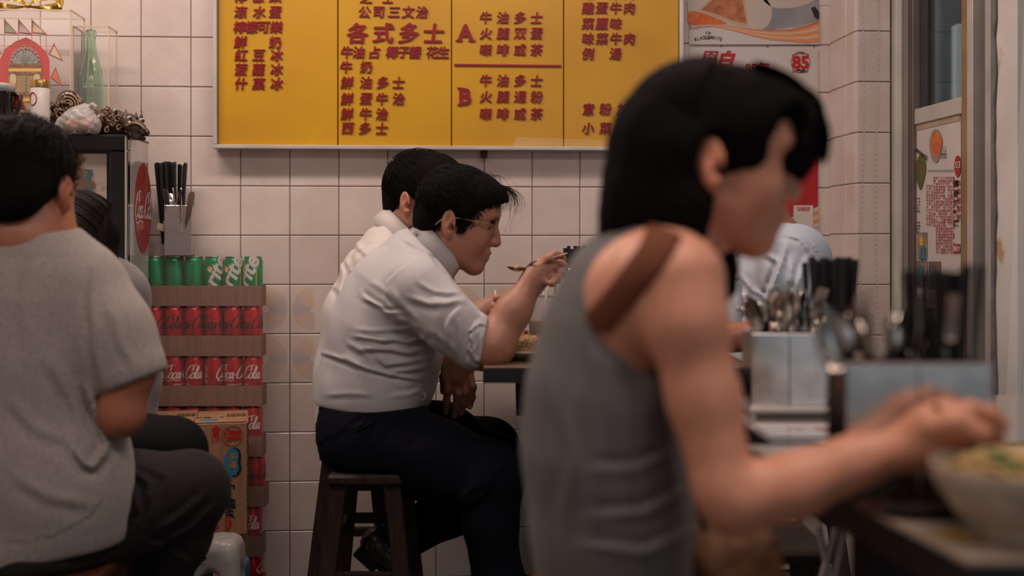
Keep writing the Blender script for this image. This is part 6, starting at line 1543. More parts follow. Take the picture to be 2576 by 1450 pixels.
def make_can(key):
    cm, wm, kind = {'coke': ('can_red','ink_white','script'), 'zero': ('can_red','ink_black','script'), 'sprite': ('can_green','ink_white','rite')}[key]
    b_, l_, w_ = can_proto(cm, wm, kind); t = bpy.data.objects.new('drink_can', None); link(t)
    bo_ = b_.build('can_body', M_(cm), t, True, sharp=50); l_.build('can_lid', M_('can_lid'), t, True, sharp=50); w_.build('wordmark', M_(wm), t)
    if key == 'sprite':
        mb = MB(); r = CR+.0004; mb.add([V(r*math.sin((-.010+.0085*math.cos(a))/r), -r*math.cos((-.010+.0085*math.cos(a))/r), .108+.0085*math.sin(a)) for a in np.linspace(0, 2*math.pi, 18, endpoint=False)], [tuple(range(18))]); mb.build('lemon_mark', M_('ink_yellow'), t)
        mb = MB(); r = CR+.0004; mb.add([V(r*math.sin(a), -r*math.cos(a), z) for z in (.02, .112) for a in (1.25, 1.32)], [(0,1,3,2)]); mb.build('yellow_stripe', M_('ink_yellow'), t)
    else:
        mb = MB(); r = CR+.0003
        for k_, t_ in ((.060, 'ORIGINAL TASTE' if key == 'coke' else 'NO SUGAR'),):
            P, fs_ = glyph_mesh(t_, 0, .02, 0, 1); w0 = P[:,0].max(); mb.add([V(r*math.sin((p[0]-w0/2)*.0062/r), -r*math.cos((p[0]-w0/2)*.0062/r), k_+p[1]*.0062) for p in P], fs_)
        mb.build('small_print', M_(wm), t)
        mb = MB(); 
        for q in range(9): mb.add([V(r*math.sin(a), -r*math.cos(a), .066+.0062*q+dz) for dz in (0,.0022) for a in np.linspace(2.45, 2.45+.9*(1-.25*(q % 3 == 2)), 5)], [(j, j+1, j+6, j+5) for j in range(4)])
        mb.build('ingredients', M_('ink_white'), t, kind='stuff')
    return t
def copy_can(src, locn, rz, zs=1.0):
    c = src.copy(); COL.objects.link(c); c.location = locn; c.rotation_euler = (0,0,rz); c.scale = (1,1,zs)
    for ch in src.children: d = ch.copy(); COL.objects.link(d); d.parent = c
    return c
SRC = {k: make_can(k) for k in ('coke', 'zero', 'sprite')}; used_src = set()
ordn = ['first', 'second', 'third', 'fourth', 'fifth', 'sixth']; rown = ['top tray', 'second tray from the top', 'third tray from the top', 'fourth tray from the top', 'fifth tray from the top', 'sixth tray from the top', 'lowest tray']
lay = [('sprite', [2.4,2.4,2.4,.15,-.25,-.75], 770, 366, 'green lemon soda can'), ('zero', [.2,-1.1,-.2,.55,-.3,-.15], 895, 366, 'red cola can with black script'), ('coke', [2.4,.9,-1.1,2.45,.25,-1.2], 1020, 367, 'red cola can with white script'),
       ('coke', [.5,2.0,-1,.3,2.5,-1.15], 1146, 366, 'red cola can with white script'), ('zero', [0,0,0,0,-.5,.1], 1271, 373, 'red cola can with black script'), ('coke', [0,0,0,0,2.4,-1.2], 1396, 365, 'red cola can with white script'), ('coke', [0,0,0,0,2.2,2.6], 1520, 366, 'red cola can with white script')]
TRH = .060
mat('shrink_wrap', (.85,.80,.78), .08, alpha=.035, coat=.3)
for li, (key, rots, yb, x0, nm) in enumerate(lay):
    zb = max(0.0, H-(yb-HY)*DC/F); zt_ = H-(lay[li-1][2]-HY)*DC/F if li else zb+.148
    a0 = W(x0, 900, DC); pitch = .0582; c0 = a0+RIGHT*.0; wdt = pitch*6; zs = 1.0 if li < 6 else (zt_-.003)/.1445
    tr_ = thing('can_tray', f'brown cardboard can tray, {rown[li]} in the stack by the wall', 'tray', (*(a0+RIGHT*wdt/2)[:2], zb), 'stacked can trays', -YAW)
    th_ = TRH*zs
    MB().box((0,-.030,th_/2+.001), (wdt+.004,.0018,th_), bev=.0005).build('front_flap', M_('cardboard_tray'), tr_); MB().box((0,.030,th_/2+.001), (wdt+.004,.0018,th_)).build('rear_flap', M_('cardboard_tray'), tr_)
    for sx in (-1, 1): MB().box((sx*(wdt/2+.002),0,th_/2+.001), (.0018,.060,th_)).build('side_flap', M_('cardboard_tray'), tr_)
    MB().box((0,0,.0012), (wdt+.002,.058,.002)).build('tray_base', M_('cardboard_tray'), tr_)
    if zs == 1.0:
        MB().box((0,-.0325,.073), (wdt+.008,.0003,.142)).build('shrink_wrap', M_('shrink_wrap'), tr_); MB().box((wdt/2+.0045,0,.073), (.0003,.064,.142)).build('shrink_wrap', M_('shrink_wrap'), tr_)
    for i in range(6):
        if li >= 4 and i < 4: continue
        p = a0+RIGHT*pitch*(i+.5); L_ = (*p[:2], zb+.0025)
        if key not in used_src: used_src.add(key); c = SRC[key]; c.location = L_; c.rotation_euler = (0,0,rots[i]-YAW); c.scale = (1,1,zs)
        else: c = copy_can(SRC[key], L_, rots[i]-YAW, zs)
        tag(c, f'{nm}, {ordn[i]} from left in the {rown[li]}', 'can', 'cans in the stacked trays')

# ---- noodle cartons
def carton(label, px1, px2, d1, d2, z0, z1, prints=True, seed=0):
    a = W(px1, 1065, d1); b_ = W(px2, 1065, d1); w_ = np.linalg.norm((b_-a)[:2]); dep = d2-d1; c = (a+b_)/2+FWD*dep/2; h_ = z1-z0
    t = thing('carton', label, 'carton', (*c[:2], z0), None, -YAW+.225)
    MB().box((0,0,h_/2), (w_,dep,h_-.002), bev=.002).build('box_body', M_('cardboard'), t)
    MB().box((-w_*.02,-dep/2+dep*.27,h_), (w_*.98,dep*.52,.0025), rot=rotm('X', -1.5)).build('flap', M_('cardboard'), t); MB().box((0,dep*.26,h_), (w_*.98,dep*.46,.0025), rot=rotm('X', 1.5)).build('flap', M_('cardboard'), t)
    mb = MB(); rr = random.Random(seed)
    for k_ in range(34): mb.box((w_/2-.0015+rr.uniform(-.001,.001), -dep/2-.0004, h_*k_/34+.004), (.0045,.0016,h_/34*rr.uniform(.5,.9)))
    mb.build('torn_edge', M_('kraft_dark'), t, kind='stuff')
    yf = -dep/2-.0009; S = 3.19/F
    def PX(x, y): return V((x-535)*S, yf, h_-(y-1065)*S)
    def flat(nm, m_, pts, curve=False, off=0.0):
        mb = MB(); P = catmull([V(q[0], q[1], 0) for q in pts], 5, True) if curve else [V(q[0], q[1], 0) for q in pts]
        A = [PX(p[0], p[1])-V(0, off, 0) for p in P]; ar = sum(A[i][0]*A[(i+1) % len(A)][2]-A[(i+1) % len(A)][0]*A[i][2] for i in range(len(A)))
        mb.add(A, [tuple(range(len(A))) if ar > 0 else tuple(reversed(range(len(A))))]); return mb.build(nm, M_(m_), t)
    flat('up_arrow', 'ink_red', [(513,1099),(513,1083),(508,1083),(521,1070),(533,1083),(528,1083),(528,1099)])
    mb = MB(); put_text(mb, 'UP', PX(521,1107), (1,0,0), (0,0,1), (0,-1,0), .018, offset=.01, align='c'); mb.build('up_lettering', M_('ink_red'), t)
    mb = MB(); mb.tube([PX(560+25*math.cos(a), 1097-25*math.sin(a)) for a in np.linspace(0, 2*math.pi, 32)], .0006, 4)
    for i_, ch_ in enumerate('附加麻油'): an = math.radians(225-i_*33); put_text(mb, ch_, PX(560+17*math.cos(an), 1097-17*math.sin(an)), nrm(V(math.sin(an),0,-math.cos(an))), nrm(V(math.cos(an),0,math.sin(an))), (0,-1,0), .0085, align='c', offset=.02)
    mb.build('round_seal', M_('ink_red'), t)
    for k_ in range(4):
        for sg in (-1, 1): flat('leaf_mark', 'ink_red', [(553+8*k_,1097),(549+8*k_,1097-sg*9),(555+8*k_,1097-sg*(15-k_)),(559+8*k_,1097-sg*7)], True)
    if prints:
        flat('cloud_shadow', 'ink_black', [(556,1134),(566,1128),(578,1134),(582,1148),(581,1166),(583,1184),(576,1198),(566,1202),(558,1200),(556,1190),(548,1182),(546,1166),(547,1148)], True)
        flat('cloud_badge', 'ink_blue', [(552,1134),(562,1130),(573,1136),(576,1150),(574,1166),(577,1182),(570,1194),(562,1198),(560,1206),(553,1205),(551,1194),(544,1184),(541,1168),(542,1150)], True, .0006)
        mb = MB(); put_text(mb, '品', PX(562,1149)-V(0,.001,0), (0,0,-1), (1,0,0), (0,-1,0), .022, offset=.03, align='c'); put_text(mb, '禮', PX(562,1170)-V(0,.001,0), (0,0,-1), (1,0,0), (0,-1,0), .022, offset=.03, align='c')
        put_text(mb, '送完即止', PX(568,1185)-V(0,.001,0), (0,0,1), (-1,0,0), (0,-1,0), .008, align='c'); put_text(mb, '換領一份獎品', PX(548,1172)-V(0,.001,0), (0,0,1), (-1,0,0), (0,-1,0), .008, align='c'); mb.build('badge_lettering', M_('cardboard'), t)
        mb = MB()
        for ch_, y_ in (('出',1292),('前',1268),('一',1244),('丁',1222)): put_text(mb, ch_, PX(555,y_), (0,0,1), (-1,0,0), (0,-1,0), .028, offset=.045, shear=.15, align='c')
        mb.build('brand_lettering', M_('ink_black'), t)
        flat('half_oval_logo', 'ink_red', [(543,1305),(552,1306),(558,1312),(560,1320),(557,1329),(551,1335),(543,1335)])
        mb = MB(); put_text(mb, 'NISSIN', PX(549,1320)-V(0,.0006,0), (0,0,1), (-1,0,0), (0,-1,0), .0085, offset=.03, align='c'); mb.build('logo_lettering', M_('cardboard'), t)
    flat('down_arrow', 'ink_red', [(516,1318),(530,1322),(520,1334),(514,1336)])
    zt2 = h_+.0022
    mb = MB(); put_text(mb, '出前一丁', (-w_*.22, -dep*.05, zt2), (1,0,0), (0,1,0), (0,0,1), .020, offset=.04, shear=.2, align='c'); mb.build('flap_lettering', M_('ink_black'), t)
    mb = MB(); put_text(mb, '麻油味即食麵', (w_*.25, -dep*.3, zt2), (1,0,0), (0,1,0), (0,0,1), .010, align='c'); put_text(mb, 'NISSIN', (-w_*.25, dep*.38, zt2), (1,0,0), (0,1,0), (0,0,1), .010, align='c'); mb.build('flap_small_print', M_('ink_red'), t)
    mb = MB(); [mb.box((w_*(.1+.035*q), dep*.1, zt2), (.0022 if q % 3 else .004, .045, .0003)) for q in range(11)]; mb.build('barcode', M_('kraft_dark'), t, kind='stuff')
    mb = MB(); mb.box((-w_*.25,-dep*.28,zt2), (.045,.028,.0004)); mb.build('blue_print', M_('ink_blue'), t)
    return t
Z1 = H-(1065-HY)*3.19/F; Z0_ = H-(1350-HY)*3.19/F
carton('noodle carton standing on end with blue cloud badge, beside the cola cans', 470, 600, 3.19, 3.41, Z0_, Z1, True, 1)
carton('noodle carton with torn corner, left of the one with the cloud badge', 345, 466, 3.19, 3.41, Z0_, Z1, True, 2)
p = W(480, 1400, 3.30); bx = thing('carton', 'low plain carton lying under the two noodle cartons', 'carton', (*p[:2], 0), None, -YAW)
MB().box((0,0,Z0_/2-.001), (.27,.24,Z0_-.002), bev=.003).build('box_body', M_('cardboard'), bx); MB().box((0,-.1205,Z0_/2), (.05,.001,Z0_*.9)).build('packing_tape', M_('old_tape'), bx)

# ---- stools
def wooden_stool(label, p, m_='wood_dark', h_=.519, lx=.165, ly=.30, rz=-YAW):
    t = thing('wooden_stool', label, 'stool', (p[0], p[1], 0), None, rz)
    MB().box((0,0,h_-.012), (lx,ly,.024), bev=.006).build('seat', M_(m_), t)
    T_ = {}
    for sx in (-1, 1):
        for sy in (-1, 1):
            a = V(sx*(lx/2-.022), sy*(ly/2-.035), h_-.022); b_ = V(sx*(lx/2+.030), sy*(ly/2+.010), 0); mb = MB(); q = .017; P = []
            for c in (a, b_): P += [c+V(-q,-q,0), c+V(q,-q,0), c+V(q,q,0), c+V(-q,q,0)]
            mb.add(P, [(0,1,2,3),(7,6,5,4)]+[(k, 4+k, 4+(k+1) % 4, (k+1) % 4) for k in range(4)]); mb.build('leg', M_(m_), t); T_[sx,sy] = (a, b_)
    def pt(sx, sy, z): a, b_ = T_[sx,sy]; return a+(b_-a)*((h_-.022-z)/(h_-.022))
    for (s1, s2, z) in (((-1,-1),(1,-1),.30*h_/.519-.01), ((-1,1),(1,1),.36*h_/.519), ((-1,-1),(-1,1),.36*h_/.519), ((1,-1),(1,1),.36*h_/.519)):
        a, b_ = pt(*s1, z), pt(*s2, z); d = b_-a; L = np.linalg.norm(d); MB().box((a+b_)/2, (L,.016,.024) if abs(d[0]) > abs(d[1]) else (.016,L,.024), bev=.002).build('rung', M_(m_), t)
    return t
wooden_stool('dark wooden stool under the man with glasses', W(936,1187,2.735))
wooden_stool('dark wooden stool hidden under the man in white shirt', W(900,1187,3.24), h_=.478)
wooden_stool('dark wooden stool under the man in blue shirt', W(1975,1187,2.96), h_=.498, lx=.20)
wooden_stool('reddish brown wooden stool under the man in grey t-shirt', W(125,1400,DD), 'wood_red', .433, .24, .26)
wooden_stool('dark wooden stool under the woman with bowed head', W(205,1300,2.84), h_=.42, lx=.2, ly=.24)
wooden_stool('dark wooden stool under the woman in sleeveless top', W(1575,1500,1.41), h_=.50, lx=.22, ly=.26)
wooden_stool('empty dark wooden stool standing between the tables at right', W(1955,1300,2.25), h_=.47, lx=.16, ly=.24)
# translucent plastic stool
sp = W(542, 1345, 2.86); Zs = H-(1350-HY)*2.86/F; ps = thing('plastic_stool', 'milky translucent plastic stool with black strap on top, by the noodle cartons', 'stool', (*sp[:2], 0))
mat('milky_plastic', (.56,.53,.50), .18, trans=.35, ior=1.3, var=.15, vscale=14)
s = Sdf(); s.box((0,0,Zs-.055), (.062,.062,.055), rr=.03, k=.01); s.cut((0,0,Zs-.08), (0,0,-1))
for a in (-1, 1):
    for b2 in (-1, 1): s.cap((a*.040,b2*.040,Zs-.05), (a*.062,b2*.062,.012), .020, .016, k=.02)
    s.ell((0,a*.062,Zs-.11), (.028,.03,.045), k=.01, sub=True); s.ell((a*.062,0,Zs-.11), (.03,.028,.045), k=.01, sub=True)
sdf_mesh('stool_shell', s, .0045, M_('milky_plastic'), ps, disp=lambda X, Y, Z: -.0022*np.clip(np.sin(140*X), 0, 1)*np.clip(np.sin(140*Y+1.57), 0, 1))
s2 = W(500, 1395, 2.78); st_ = thing('strap', 'short black webbing strap hanging over the translucent stool', 'strap', tuple(s2)); mb = MB(); mb.ribbon(catmull([W(485,1376,2.80), W(498,1392,2.785), W(512,1412,2.785)], 4), .020, -FWD, .003); reparent(mb.build('webbing', M_('black_matte')), st_)
b2_ = thing('bag', 'blue bag partly visible on the floor under the translucent stool', 'bag', (*W(500,1500,2.82)[:2], 0)); s = Sdf(); s.box(W(478,1470,2.86), (.05,.05,.055), rr=.02); s.box(W(608,1500,2.95), (.016,.05,.09), rr=.012); o = sdf_mesh('fabric', s, .006, mat('bag_blue', (.02,.10,.20), .6), None, disp=folds(.002, 1, [(.3,.2,.8)], [60])); reparent(o, b2_)

# ---- back table
TZB = .769; tA = W(1213, 922, 2.50)
tb = thing('dining_table', 'long dark-edged table along the tiled wall under the rice plate', 'table', (*(tA+RIGHT*.29+FWD*.5)[:2], 0), None, -YAW)
Lx, Ly = .575, 1.02
mat('table_top', (.15,.085,.055), .35, col2=(.10,.055,.035), vscale=20, stretch=(1,5,1)); mat('table_edge', (.012,.014,.018), .4); mat('chipboard', (.30,.16,.09), .9, var=.5, vscale=90)
MB().box((0,0,-.003+TZB), (Lx,Ly,.006), bev=.0015).build('tabletop', M_('table_top'), tb); MB().box((0,0,TZB-.020), (Lx-.004,Ly-.004,.028)).build('core', M_('chipboard'), tb)
MB().box((0,-Ly/2,TZB-.020), (Lx,.003,.030)).build('edge_band', M_('table_edge'), tb); MB().box((Lx/2,0,TZB-.020), (.003,Ly,.030)).build('edge_band', M_('table_edge'), tb)
MB().box((.02,.02,TZB-.075), (Lx-.10,Ly-.1,.08)).build('apron', M_('black_matte'), tb)
for sy in (-1, 1):
    MB().box((.05, sy*Ly*.33, (TZB-.115)/2+.01), (.05,.05,TZB-.135), bev=.004).build('leg', M_('black_matte'), tb); MB().box((.05, sy*Ly*.33, .012), (.36,.06,.024), bev=.004).build('foot', M_('black_matte'), tb)
def on_tb(px, py, d): p = W(px, py, d); return V(p[0], p[1], TZB)
def plate(label, p, r, m_='china'):
    mat('china', (.60,.55,.51), .15, coat=.4); t = thing('plate', label, 'plate', tuple(p))
    MB().lathe([(0,.002),(r*.55,.0),(r*.6,.004),(r*.82,.010),(r,.019),(r*1.0,.0215),(r*.80,.0125),(r*.58,.0065),(0,.006)], n=44, closed=True).build('dish', M_(m_), t, True, sharp=60); return t
pr_p = on_tb(1330, 905, 2.68); plate('oval white plate of fried rice in front of the man with glasses', pr_p, .092)
ri = thing('fried_rice', 'heap of yellow fried rice with green onion on white plate', 'rice', (*pr_p[:2], TZB+.008)); rr = random.Random(9)
mat('rice', (.50,.31,.15), .5, col2=(.60,.42,.25), vscale=80); mat('greens', (.06,.14,.03), .5); mat('meat', (.35,.13,.08), .5)
s = Sdf(); s.ell((-.005,0,.006), (.066,.060,.030), k=.02); s.cut((0,0,.0), (0,0,-1)); sdf_mesh('mound', s, .004, M_('rice'), ri)
mb = MB()
for _ in range(2600):
    a = rr.uniform(0, 6.28); q = math.sqrt(rr.random()); x, y = .068*q*math.cos(a)-.004, .062*q*math.sin(a); z = .006+.033*math.sqrt(max(0, 1-q*q*.95))+rr.uniform(-.002,.0035)
    d = nrm([rr.gauss(0,1) for _ in range(3)])*.0028; mb.tube([V(x,y,z)-d, V(x,y,z), V(x,y,z)+d], [.0006,.0011,.0006], 4)
mb.build('grains', M_('rice'), ri, True, kind='stuff')
for nm_, m_, n_k in (('green_onion','greens',34), ('ham_cube','meat',26)):
    mb = MB()
    for _ in range(n_k): a = rr.uniform(0,6.28); q = math.sqrt(rr.random()); mb.box((.06*q*math.cos(a), .055*q*math.sin(a), .010+.033*math.sqrt(max(0,1-q*q))), (.006,.004,.003), rot=rotm('X', rr.uniform(0,90)) @ rotm('Z', rr.uniform(0,90)), bev=.0006)
    mb.build(nm_, M_(m_), ri, kind='stuff')
pm = on_tb(1298, 870, 3.0); plate('far white plate with reddish sauced meat behind the rice', pm, .085)
sm = thing('sauced_meat', 'reddish brown sauced meat pieces on the far plate', 'food', (*pm[:2], TZB+.008)); mb = MB()
for _ in range(26): a = rr.uniform(0,6.28); q = rr.random(); mb.sphere((.045*q*math.cos(a), .045*q*math.sin(a), .012+.022*(1-q)), (.014,.012,.009), 8, 6, rot=rotm('Z', rr.uniform(0,180)))
mb.build('pieces', mat('sauce_meat', (.22,.04,.015), .2, coat=.5), sm, True, kind='stuff')
plate('small white dish beside the forearm of the man with glasses', on_tb(1240, 880, 3.22), .05)
def glass_of(label, p, r1, r2, h_, fill, m_, straw=None):
    t = thing('drinking_glass', label, 'glass', tuple(p)); mat('tumbler', (.80,.77,.74), .08, alpha=.28, coat=.6)
    MB().lathe([(0,0),(r1,0),(r1*1.01,.006),(r2,h_),(r2-.0015,h_),(r1-.001,.008),(0,.008)], n=30, closed=True).build('tumbler', M_('tumbler'), t, True, sharp=50)
    MB().lathe([(0,.009),(r1-.0015,.009),(r1+(r2-r1)*fill-.002,h_*fill)], n=30).build('drink', m_, t, True, sharp=50)
    mb = MB(); mb.tube([V((r1)*math.cos(a), r1*math.sin(a), h_*.30) for a in np.linspace(0, 6.28, 24)], .0006, 4); mb.build('ridge', M_('tumbler'), t)
    if straw: mb = MB(); mb.tube([V(-.008,0,.012), V(*straw)], .0032, 8); mb.build('straw', mat('straw', (.58,.45,.42), .4), t, True)
    return t
tea = mat('milk_tea', (.36,.12,.035), .25)
glass_of('tall tumbler of orange milk tea with a straw, near the rice', on_tb(1362, 860, 2.86), .028, .036, .128, .58, tea, (.018,-.004,.175))
cupp = W(1263, 780, 3.12); cup = glass_of('small tumbler of tea with a straw held by man in white shirt', (cupp[0]+.004, cupp[1]+.012, TZB+.018), .026, .033, .080, .62, tea, (-.022,0,.118))
hp_ = on_tb(1392, 850, 3.02); holder('steel cutlery holder on the back table behind the tea tumbler', hp_, .105, .075, .130, 'steel_worn', 2)
utensils(hp_, .09, .06, TZB+.012, ['spoon','fork','spoon','knife','fork','spoon','fork'], lambda k: f'steel {k} standing in the holder on the back table', 'cutlery on the back table', 3, .22)
bundle(on_tb(1452, 850, 3.02), .042, .05, TZB+.005, 9, 'black chopstick in the bundle beyond the raised spoon', 'chopsticks on the back table', 4)
cup2 = on_tb(1450, 850, 3.02); hh_ = holder('narrow steel chopstick box on the back table', cup2, .055, .07, .13, 'steel_worn', 1)
nk = thing('napkin', 'crumpled white paper napkin under the elbow of the man with glasses', 'napkin', tuple(on_tb(1240, 905, 2.60)))
s = Sdf(); s.box((.012,.0,.0045), (.026,.022,.0035), rr=.003); sdf_mesh('paper', s, .003, M_('paper'), nk, disp=folds(.0025, 2, [(.7,.6,0),(.3,-.8,0)], [120,170]))
# spoon in the man's hand
ms = thing('spoon', 'steel tablespoon raised in the hand of the man with glasses, holding rice', 'spoon', tuple(W(1380,660,2.61)))
mb = MB(); P = catmull([W(1426,638,2.59), W(1400,646,2.585), W(1365,655,2.585), W(1345,660,2.595), W(1333,667,2.61), W(1324,676,2.62)], 5); mb.ribbon(P, [.0085-.0035*i/len(P) for i in range(len(P))], nrm(UP*.9+RIGHT*.25), .0016)
vs = []; n = 18; u_ = nrm(W(1277,671,2.62)-W(1326,674,2.62)); v_ = FWD; w_u = nrm(np.cross(u_, v_)); w_u = w_u if w_u@UP > 0 else -w_u; cc = (W(1277,671,2.62)+W(1326,674,2.62))/2
for j in range(6):
    q = j/5
    for k_ in range(n): a = 2*math.pi*k_/n; vs.append(cc+u_*.0245*q*math.cos(a)+v_*.0165*q*math.sin(a)-w_u*.0085*(1-q*q))
fs = [(j*n+k_, j*n+(k_+1) % n, (j+1)*n+(k_+1) % n, (j+1)*n+k_) for j in range(5) for k_ in range(n)]; o_ = len(vs); vs += [p-w_u*.0012 for p in vs]; fs += [tuple(i+o_ for i in reversed(f)) for f in fs]; mb.add(vs, fs)
reparent(mb.build('metal', mat('spoon_bronze', (.42,.33,.24), .18, metal=1), None, True), ms)
mb = MB(); [mb.sphere(cc+u_*rr.uniform(-.014,.012)+v_*rr.uniform(-.008,.008)+w_u*rr.uniform(-.003,.003), (.0032,.0018,.0015), 6, 4, rot=rotm('Z', rr.uniform(0,180))) for _ in range(36)]; reparent(mb.build('mouthful', M_('rice'), None, True, kind='stuff'), ms)

# ---- holder on the can stack at the left
zt0 = H-(770-HY)*DC/F+.148; lp = W(451, 645, 3.475); lp[2] = zt0
lh = holder('small worn steel cutlery holder on top of the green can tray', lp, .076, .056, H-(518-HY)*3.46/F-zt0, 'steel_worn', 1, -YAW+.12)
mb = MB(); mb.prism([(0,0),(.022,.01),(.018,.028),(0,.022)], (-.040,-.02,.072), (-1,0,0), (0,0,1), (0,-1,0), .001); mb.box((-.0405,0,.095), (.002,.05,.02)); mb.build('old_tape', M_('old_tape'), lh, kind='stuff')
bundle(lp+RIGHT*-.026+FWD*.014, .074, .016, zt0+.030, 18, 'black chopstick in the bundle above the green cans', 'chopsticks by the fridge', 6, tilt=.07, lean=-.02)
utensils(lp-FWD*.012+RIGHT*.004, .062, .03, zt0-.004, ['knife','spoon','fork','knife','knife','fork','knife'], lambda k: f'steel {k} standing in the holder on the green cans', 'cutlery by the fridge', 12, .20, .015)

# ---- near and middle tables at the right
TZN = .757
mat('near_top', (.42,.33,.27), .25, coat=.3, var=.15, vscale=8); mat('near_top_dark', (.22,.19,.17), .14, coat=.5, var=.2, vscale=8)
def yl(d, Xc): return RIGHT*Xc+FWD*d
def slab(label, corners, top, m_, legs):
    c = sum(corners)/len(corners); t = thing('dining_table', label, 'table', (c[0], c[1], 0)); P = [(q[0]-c[0], q[1]-c[1]) for q in corners]
    MB().prism(P, (0,0,TZN-.004), (1,0,0), (0,1,0), (0,0,1), .004).build('tabletop', M_(m_), t); MB().prism([(a*.995, b_*.995) for a, b_ in P], (0,0,TZN-.040), (1,0,0), (0,1,0), (0,0,1), .0355).build('edge_board', M_('black_plastic'), t)
    for q in legs: MB().box((q[0]-c[0], q[1]-c[1], (TZN-.06)/2+.012), (.055,.055,TZN-.08), bev=.005).build('leg', M_('black_matte'), t); MB().box((q[0]-c[0], q[1]-c[1], .012), (.30,.06,.024), bev=.005).build('foot', M_('black_matte'), t)
    return t
slab('near table holding the bowl, pale worn top with a thick black edge', [yl(1.02,.396), yl(1.02,1.05), yl(1.60,1.02), yl(1.60,.318)], TZN, 'near_top', [yl(1.40,.44), yl(1.40,.86)])
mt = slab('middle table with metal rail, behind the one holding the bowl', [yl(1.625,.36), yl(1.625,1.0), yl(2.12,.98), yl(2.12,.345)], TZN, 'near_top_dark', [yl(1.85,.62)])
o = MB().tube([yl(1.845,.375)+UP*(TZN+.012), yl(1.845,.62)+UP*(TZN+.012)], .006, 8).build('metal_rail', M_('alu')); reparent(o, mt)
for x_ in (.38, .50, .61): o = MB().tube([yl(1.845,x_)+UP*TZN, yl(1.845,x_)+UP*(TZN+.012)], .004, 6).build('rail_post', M_('alu')); reparent(o, mt)
mn = thing('menu_sheet', 'laminated white menu sheet lying on the middle table', 'menu', tuple(yl(1.72,.46)+UP*(TZN+.001)), None, -YAW); MB().box((0,0,.0006), (.19,.12,.0012), bev=.0003).build('sheet', M_('paper_gloss'), mn); mb = MB(); put_text(mb, '午餐', (-.02,0,.0014), (1,0,0), (0,1,0), (0,0,1), .04, align='c'); mb.build('print', M_('ink_red_dull'), mn)
hm_ = yl(1.90,.440); hm_ = V(hm_[0], hm_[1], TZN); hh_m = (H-(840-HY)*1.87/F)-TZN
holder('two-cell shiny cutlery holder on the middle table', hm_, .118, .080, hh_m, 'steel', 2)
utensils(hm_-RIGHT*.006, .105, .06, TZN+.004, ['spoon','fork','spoon','knife','spoon','fork','spoon','fork','spoon','spoon','fork','fork','spoon','fork','spoon'], lambda k: f'steel {k} fanned in the holder on the middle table', 'cutlery on the middle table', 21, .30, .02)
hm2 = yl(1.93,.532); hm2 = V(hm2[0], hm2[1], TZN); holder('narrow steel box of black chopsticks on the middle table', hm2, .062, .062, .115, 'steel', 1)
bundle(hm2, .052, .045, TZN+.006, 16, 'black chopstick in the bundle on the middle table', 'chopsticks on the middle table', 23, tilt=.05, dz=.008)
bundle(hm2-RIGHT*.030, .012, .03, TZN-.0+.002, 3, 'black chopstick leaning left of the middle table bundle', 'loose chopsticks on the middle table', 24, tilt=.03, lean=-.05)
hn = yl(1.285,.432); hn = V(hn[0], hn[1], TZN); holder('wide mirror-like cutlery holder on the near table', hn, .152, .078, .148, 'steel', 2)
utensils(hn-RIGHT*.018, .125, .055, TZN+.012, ['spoon','fork','spoon','spoon','fork','spoon','knife','spoon','fork','spoon','spoon','fork','spoon','fork','spoon','fork'], lambda k: f'steel {k} fanned in the wide holder on the near table', 'cutlery on the near table', 31, .28, .02)
bundle(hn+RIGHT*.036, .040, .035, TZN-.0+.004, 15, 'black chopstick in the bundle in the wide near holder', 'chopsticks on the near table', 33, tilt=.05, lean=-.02, dz=.004)
bundle(hn+RIGHT*.060, .010, .03, TZN+.004, 2, 'black chopstick standing apart at right of near holder', 'loose chopsticks on the near table', 35, tilt=.03, lean=.06)
# bowl with noodles
bwl = W(2565, 1240, 1.10); bp_ = V(bwl[0], bwl[1], TZN); rb = .080; hb_ = (H-(1172-HY)*1.06/F)-TZN-.006
bw_ = thing('noodle_bowl', 'big off-white bowl of noodles on the near table', 'bowl', tuple(bp_))
MB().lathe([(0,.004),(.034,.0),(.038,.002),(.037,.012),(.058,.022),(.074,.045),(.081,hb_*.85),(rb,hb_),(rb-.0035,hb_),(.075,.046),(.055,.026),(0,.018)], n=48, closed=True).build('china', mat('bowl_china', (.50,.42,.34), .2, coat=.4), bw_, True, sharp=60)
nd = thing('noodles', 'yellow noodles with greens heaped above the bowl rim', 'food', (*bp_[:2], TZN+hb_-.012)); mb = MB(); rr = random.Random(14)
for _ in range(190):
    a = rr.uniform(0,6.28); c = V(.035*math.cos(a)*rr.random(), .035*math.sin(a)*rr.random(), .004); r_ = rr.uniform(.015,.036); a0 = rr.uniform(0,6.28); tl = rr.uniform(-.4,.4)
    mb.tube([c+V(r_*math.cos(a0+t), r_*math.sin(a0+t)*.9, .016*rr.random()*0+.010*math.sin(t+a0)*tl+.018*(1-np.hypot(c[0],c[1])/.04)) for t in np.linspace(0, 3.6, 12)], .0013, 5)
mb.build('strands', mat('noodle', (.62,.42,.18), .35), nd, True, kind='stuff')
mb = MB(); mb.lathe([(0,-.004),(.074,-.004)], n=30, closed=True); mb.build('broth', mat('broth', (.34,.20,.08), .1), nd)
mb = MB(); [mb.sphere((rr.uniform(-.04,.04), rr.uniform(-.04,.03), .018+rr.uniform(-.004,.008)), (.012,.007,.003), 8, 5, rot=rotm('Z', rr.uniform(0,180))) for _ in range(9)]; mb.build('greens', M_('greens'), nd, True, kind='stuff')
def held(label, name, a, b_, r, m_):
    t = thing(name, label, name, tuple(a)); mb = MB(); mb.tube([a, (a+b_)/2, b_], [r, r*.85, r*.6], 6); reparent(mb.build('shaft', M_(m_)), t); return t
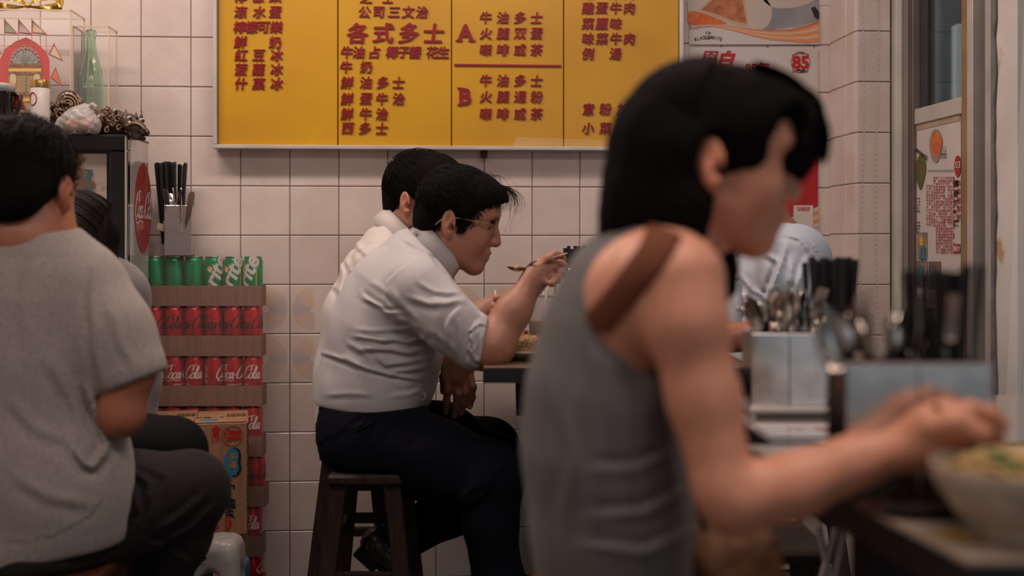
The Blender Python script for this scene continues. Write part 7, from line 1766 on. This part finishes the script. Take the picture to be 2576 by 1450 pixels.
held('dark chopstick in the hand of the foreground woman, pointing into bowl', 'chopstick', W(2350,1020,1.19), W(2500,1170,1.15), .0032, 'black_plastic')
tw = thing('napkin', 'folded white paper napkins on the near table, left of the bowl', 'napkin', tuple(V(*W(2290,1200,1.36)[:2], TZN))); s = Sdf(); s.box((0,0,.016), (.055,.035,.015), rr=.008); s.box((.03,.01,.032), (.03,.025,.014), rr=.008, rot=rotm('Y', 20)); sdf_mesh('paper', s, .005, M_('paper'), tw, disp=folds(.004, 2, [(.7,.6,.3),(.3,-.8,.5)], [60,90]))
ty = thing('dark_dish', 'shallow black dish on the near table between napkins and bowl', 'dish', tuple(V(*W(2290,1240,1.22)[:2], TZN))); MB().lathe([(0,.002),(.050,0),(.054,.004),(.064,.016),(.062,.017),(.050,.006),(0,.005)], n=36, closed=True).build('dish_body', M_('black_gloss'), ty, True, sharp=60)
ct = thing('card_stand', 'yellow printed card lying by the foot of the big bowl', 'card', tuple(V(*W(2430,1330,1.10)[:2], TZN+.001)), None, .3); MB().box((0,0,.001), (.05,.035,.0015)).build('card', mat('card_yellow', (.40,.27,.05), .4, var=.4, vscale=60), ct)
# woven bag on the lap
s = Sdf(); s.box(W(1865,1480,1.345), (.052,.035,.072), rr=.03, rot=rotm('Y', -14)); wb = thing('woven_bag', 'tan woven rattan bag on the lap of the foreground woman', 'bag', tuple(W(1865,1540,1.345)))
mw = mat('rattan', (.27,.125,.05), .7, col2=(.10,.04,.018), vscale=55, stretch=(1,1,1.6), bump=.8, bscale=120); o = sdf_mesh('weave', s, .0035, mw, None, disp=lambda X, Y, Z: .0014*np.sin(520*X+180*Y)*np.sin(560*Z)); reparent(o, wb)
mb = MB(); mb.tube(catmull([W(1800,1440,1.34), W(1770,1320,1.36), W(1740,1180,1.38), W(1700,1040,1.41)], 5), .005, 6); reparent(mb.build('shoulder_strap', M_('kraft_dark'), None, True), wb)
# folding chair tubes between the tables
fc = thing('folding_stool', 'folded metal-legged stool leaning under the middle table', 'stool', tuple(V(*W(2080,1500,1.95)[:2], 0)))
for a, b_ in (((2112,1290),(2040,1560)), ((2128,1300),(2072,1600)), ((2060,1330),(2120,1600))): mb = MB(); mb.tube([W(*a,1.95), W(*b_,1.95)], .006, 8); reparent(mb.build('tube_leg', M_('alu')), fc)
mb = MB(); mb.box(W(2105,1285,1.96), (.09,.16,.02), bev=.006); reparent(mb.build('seat', M_('black_plastic')), fc)
# cream post beyond
cp = W(2036, 1300, 2.9); tag(MB().box((cp[0], cp[1], .35), (.05,.05,.70), bev=.003).build('trim_7', mat('cream', (.46,.38,.32), .5, var=.2, vscale=10)), kind='structure')
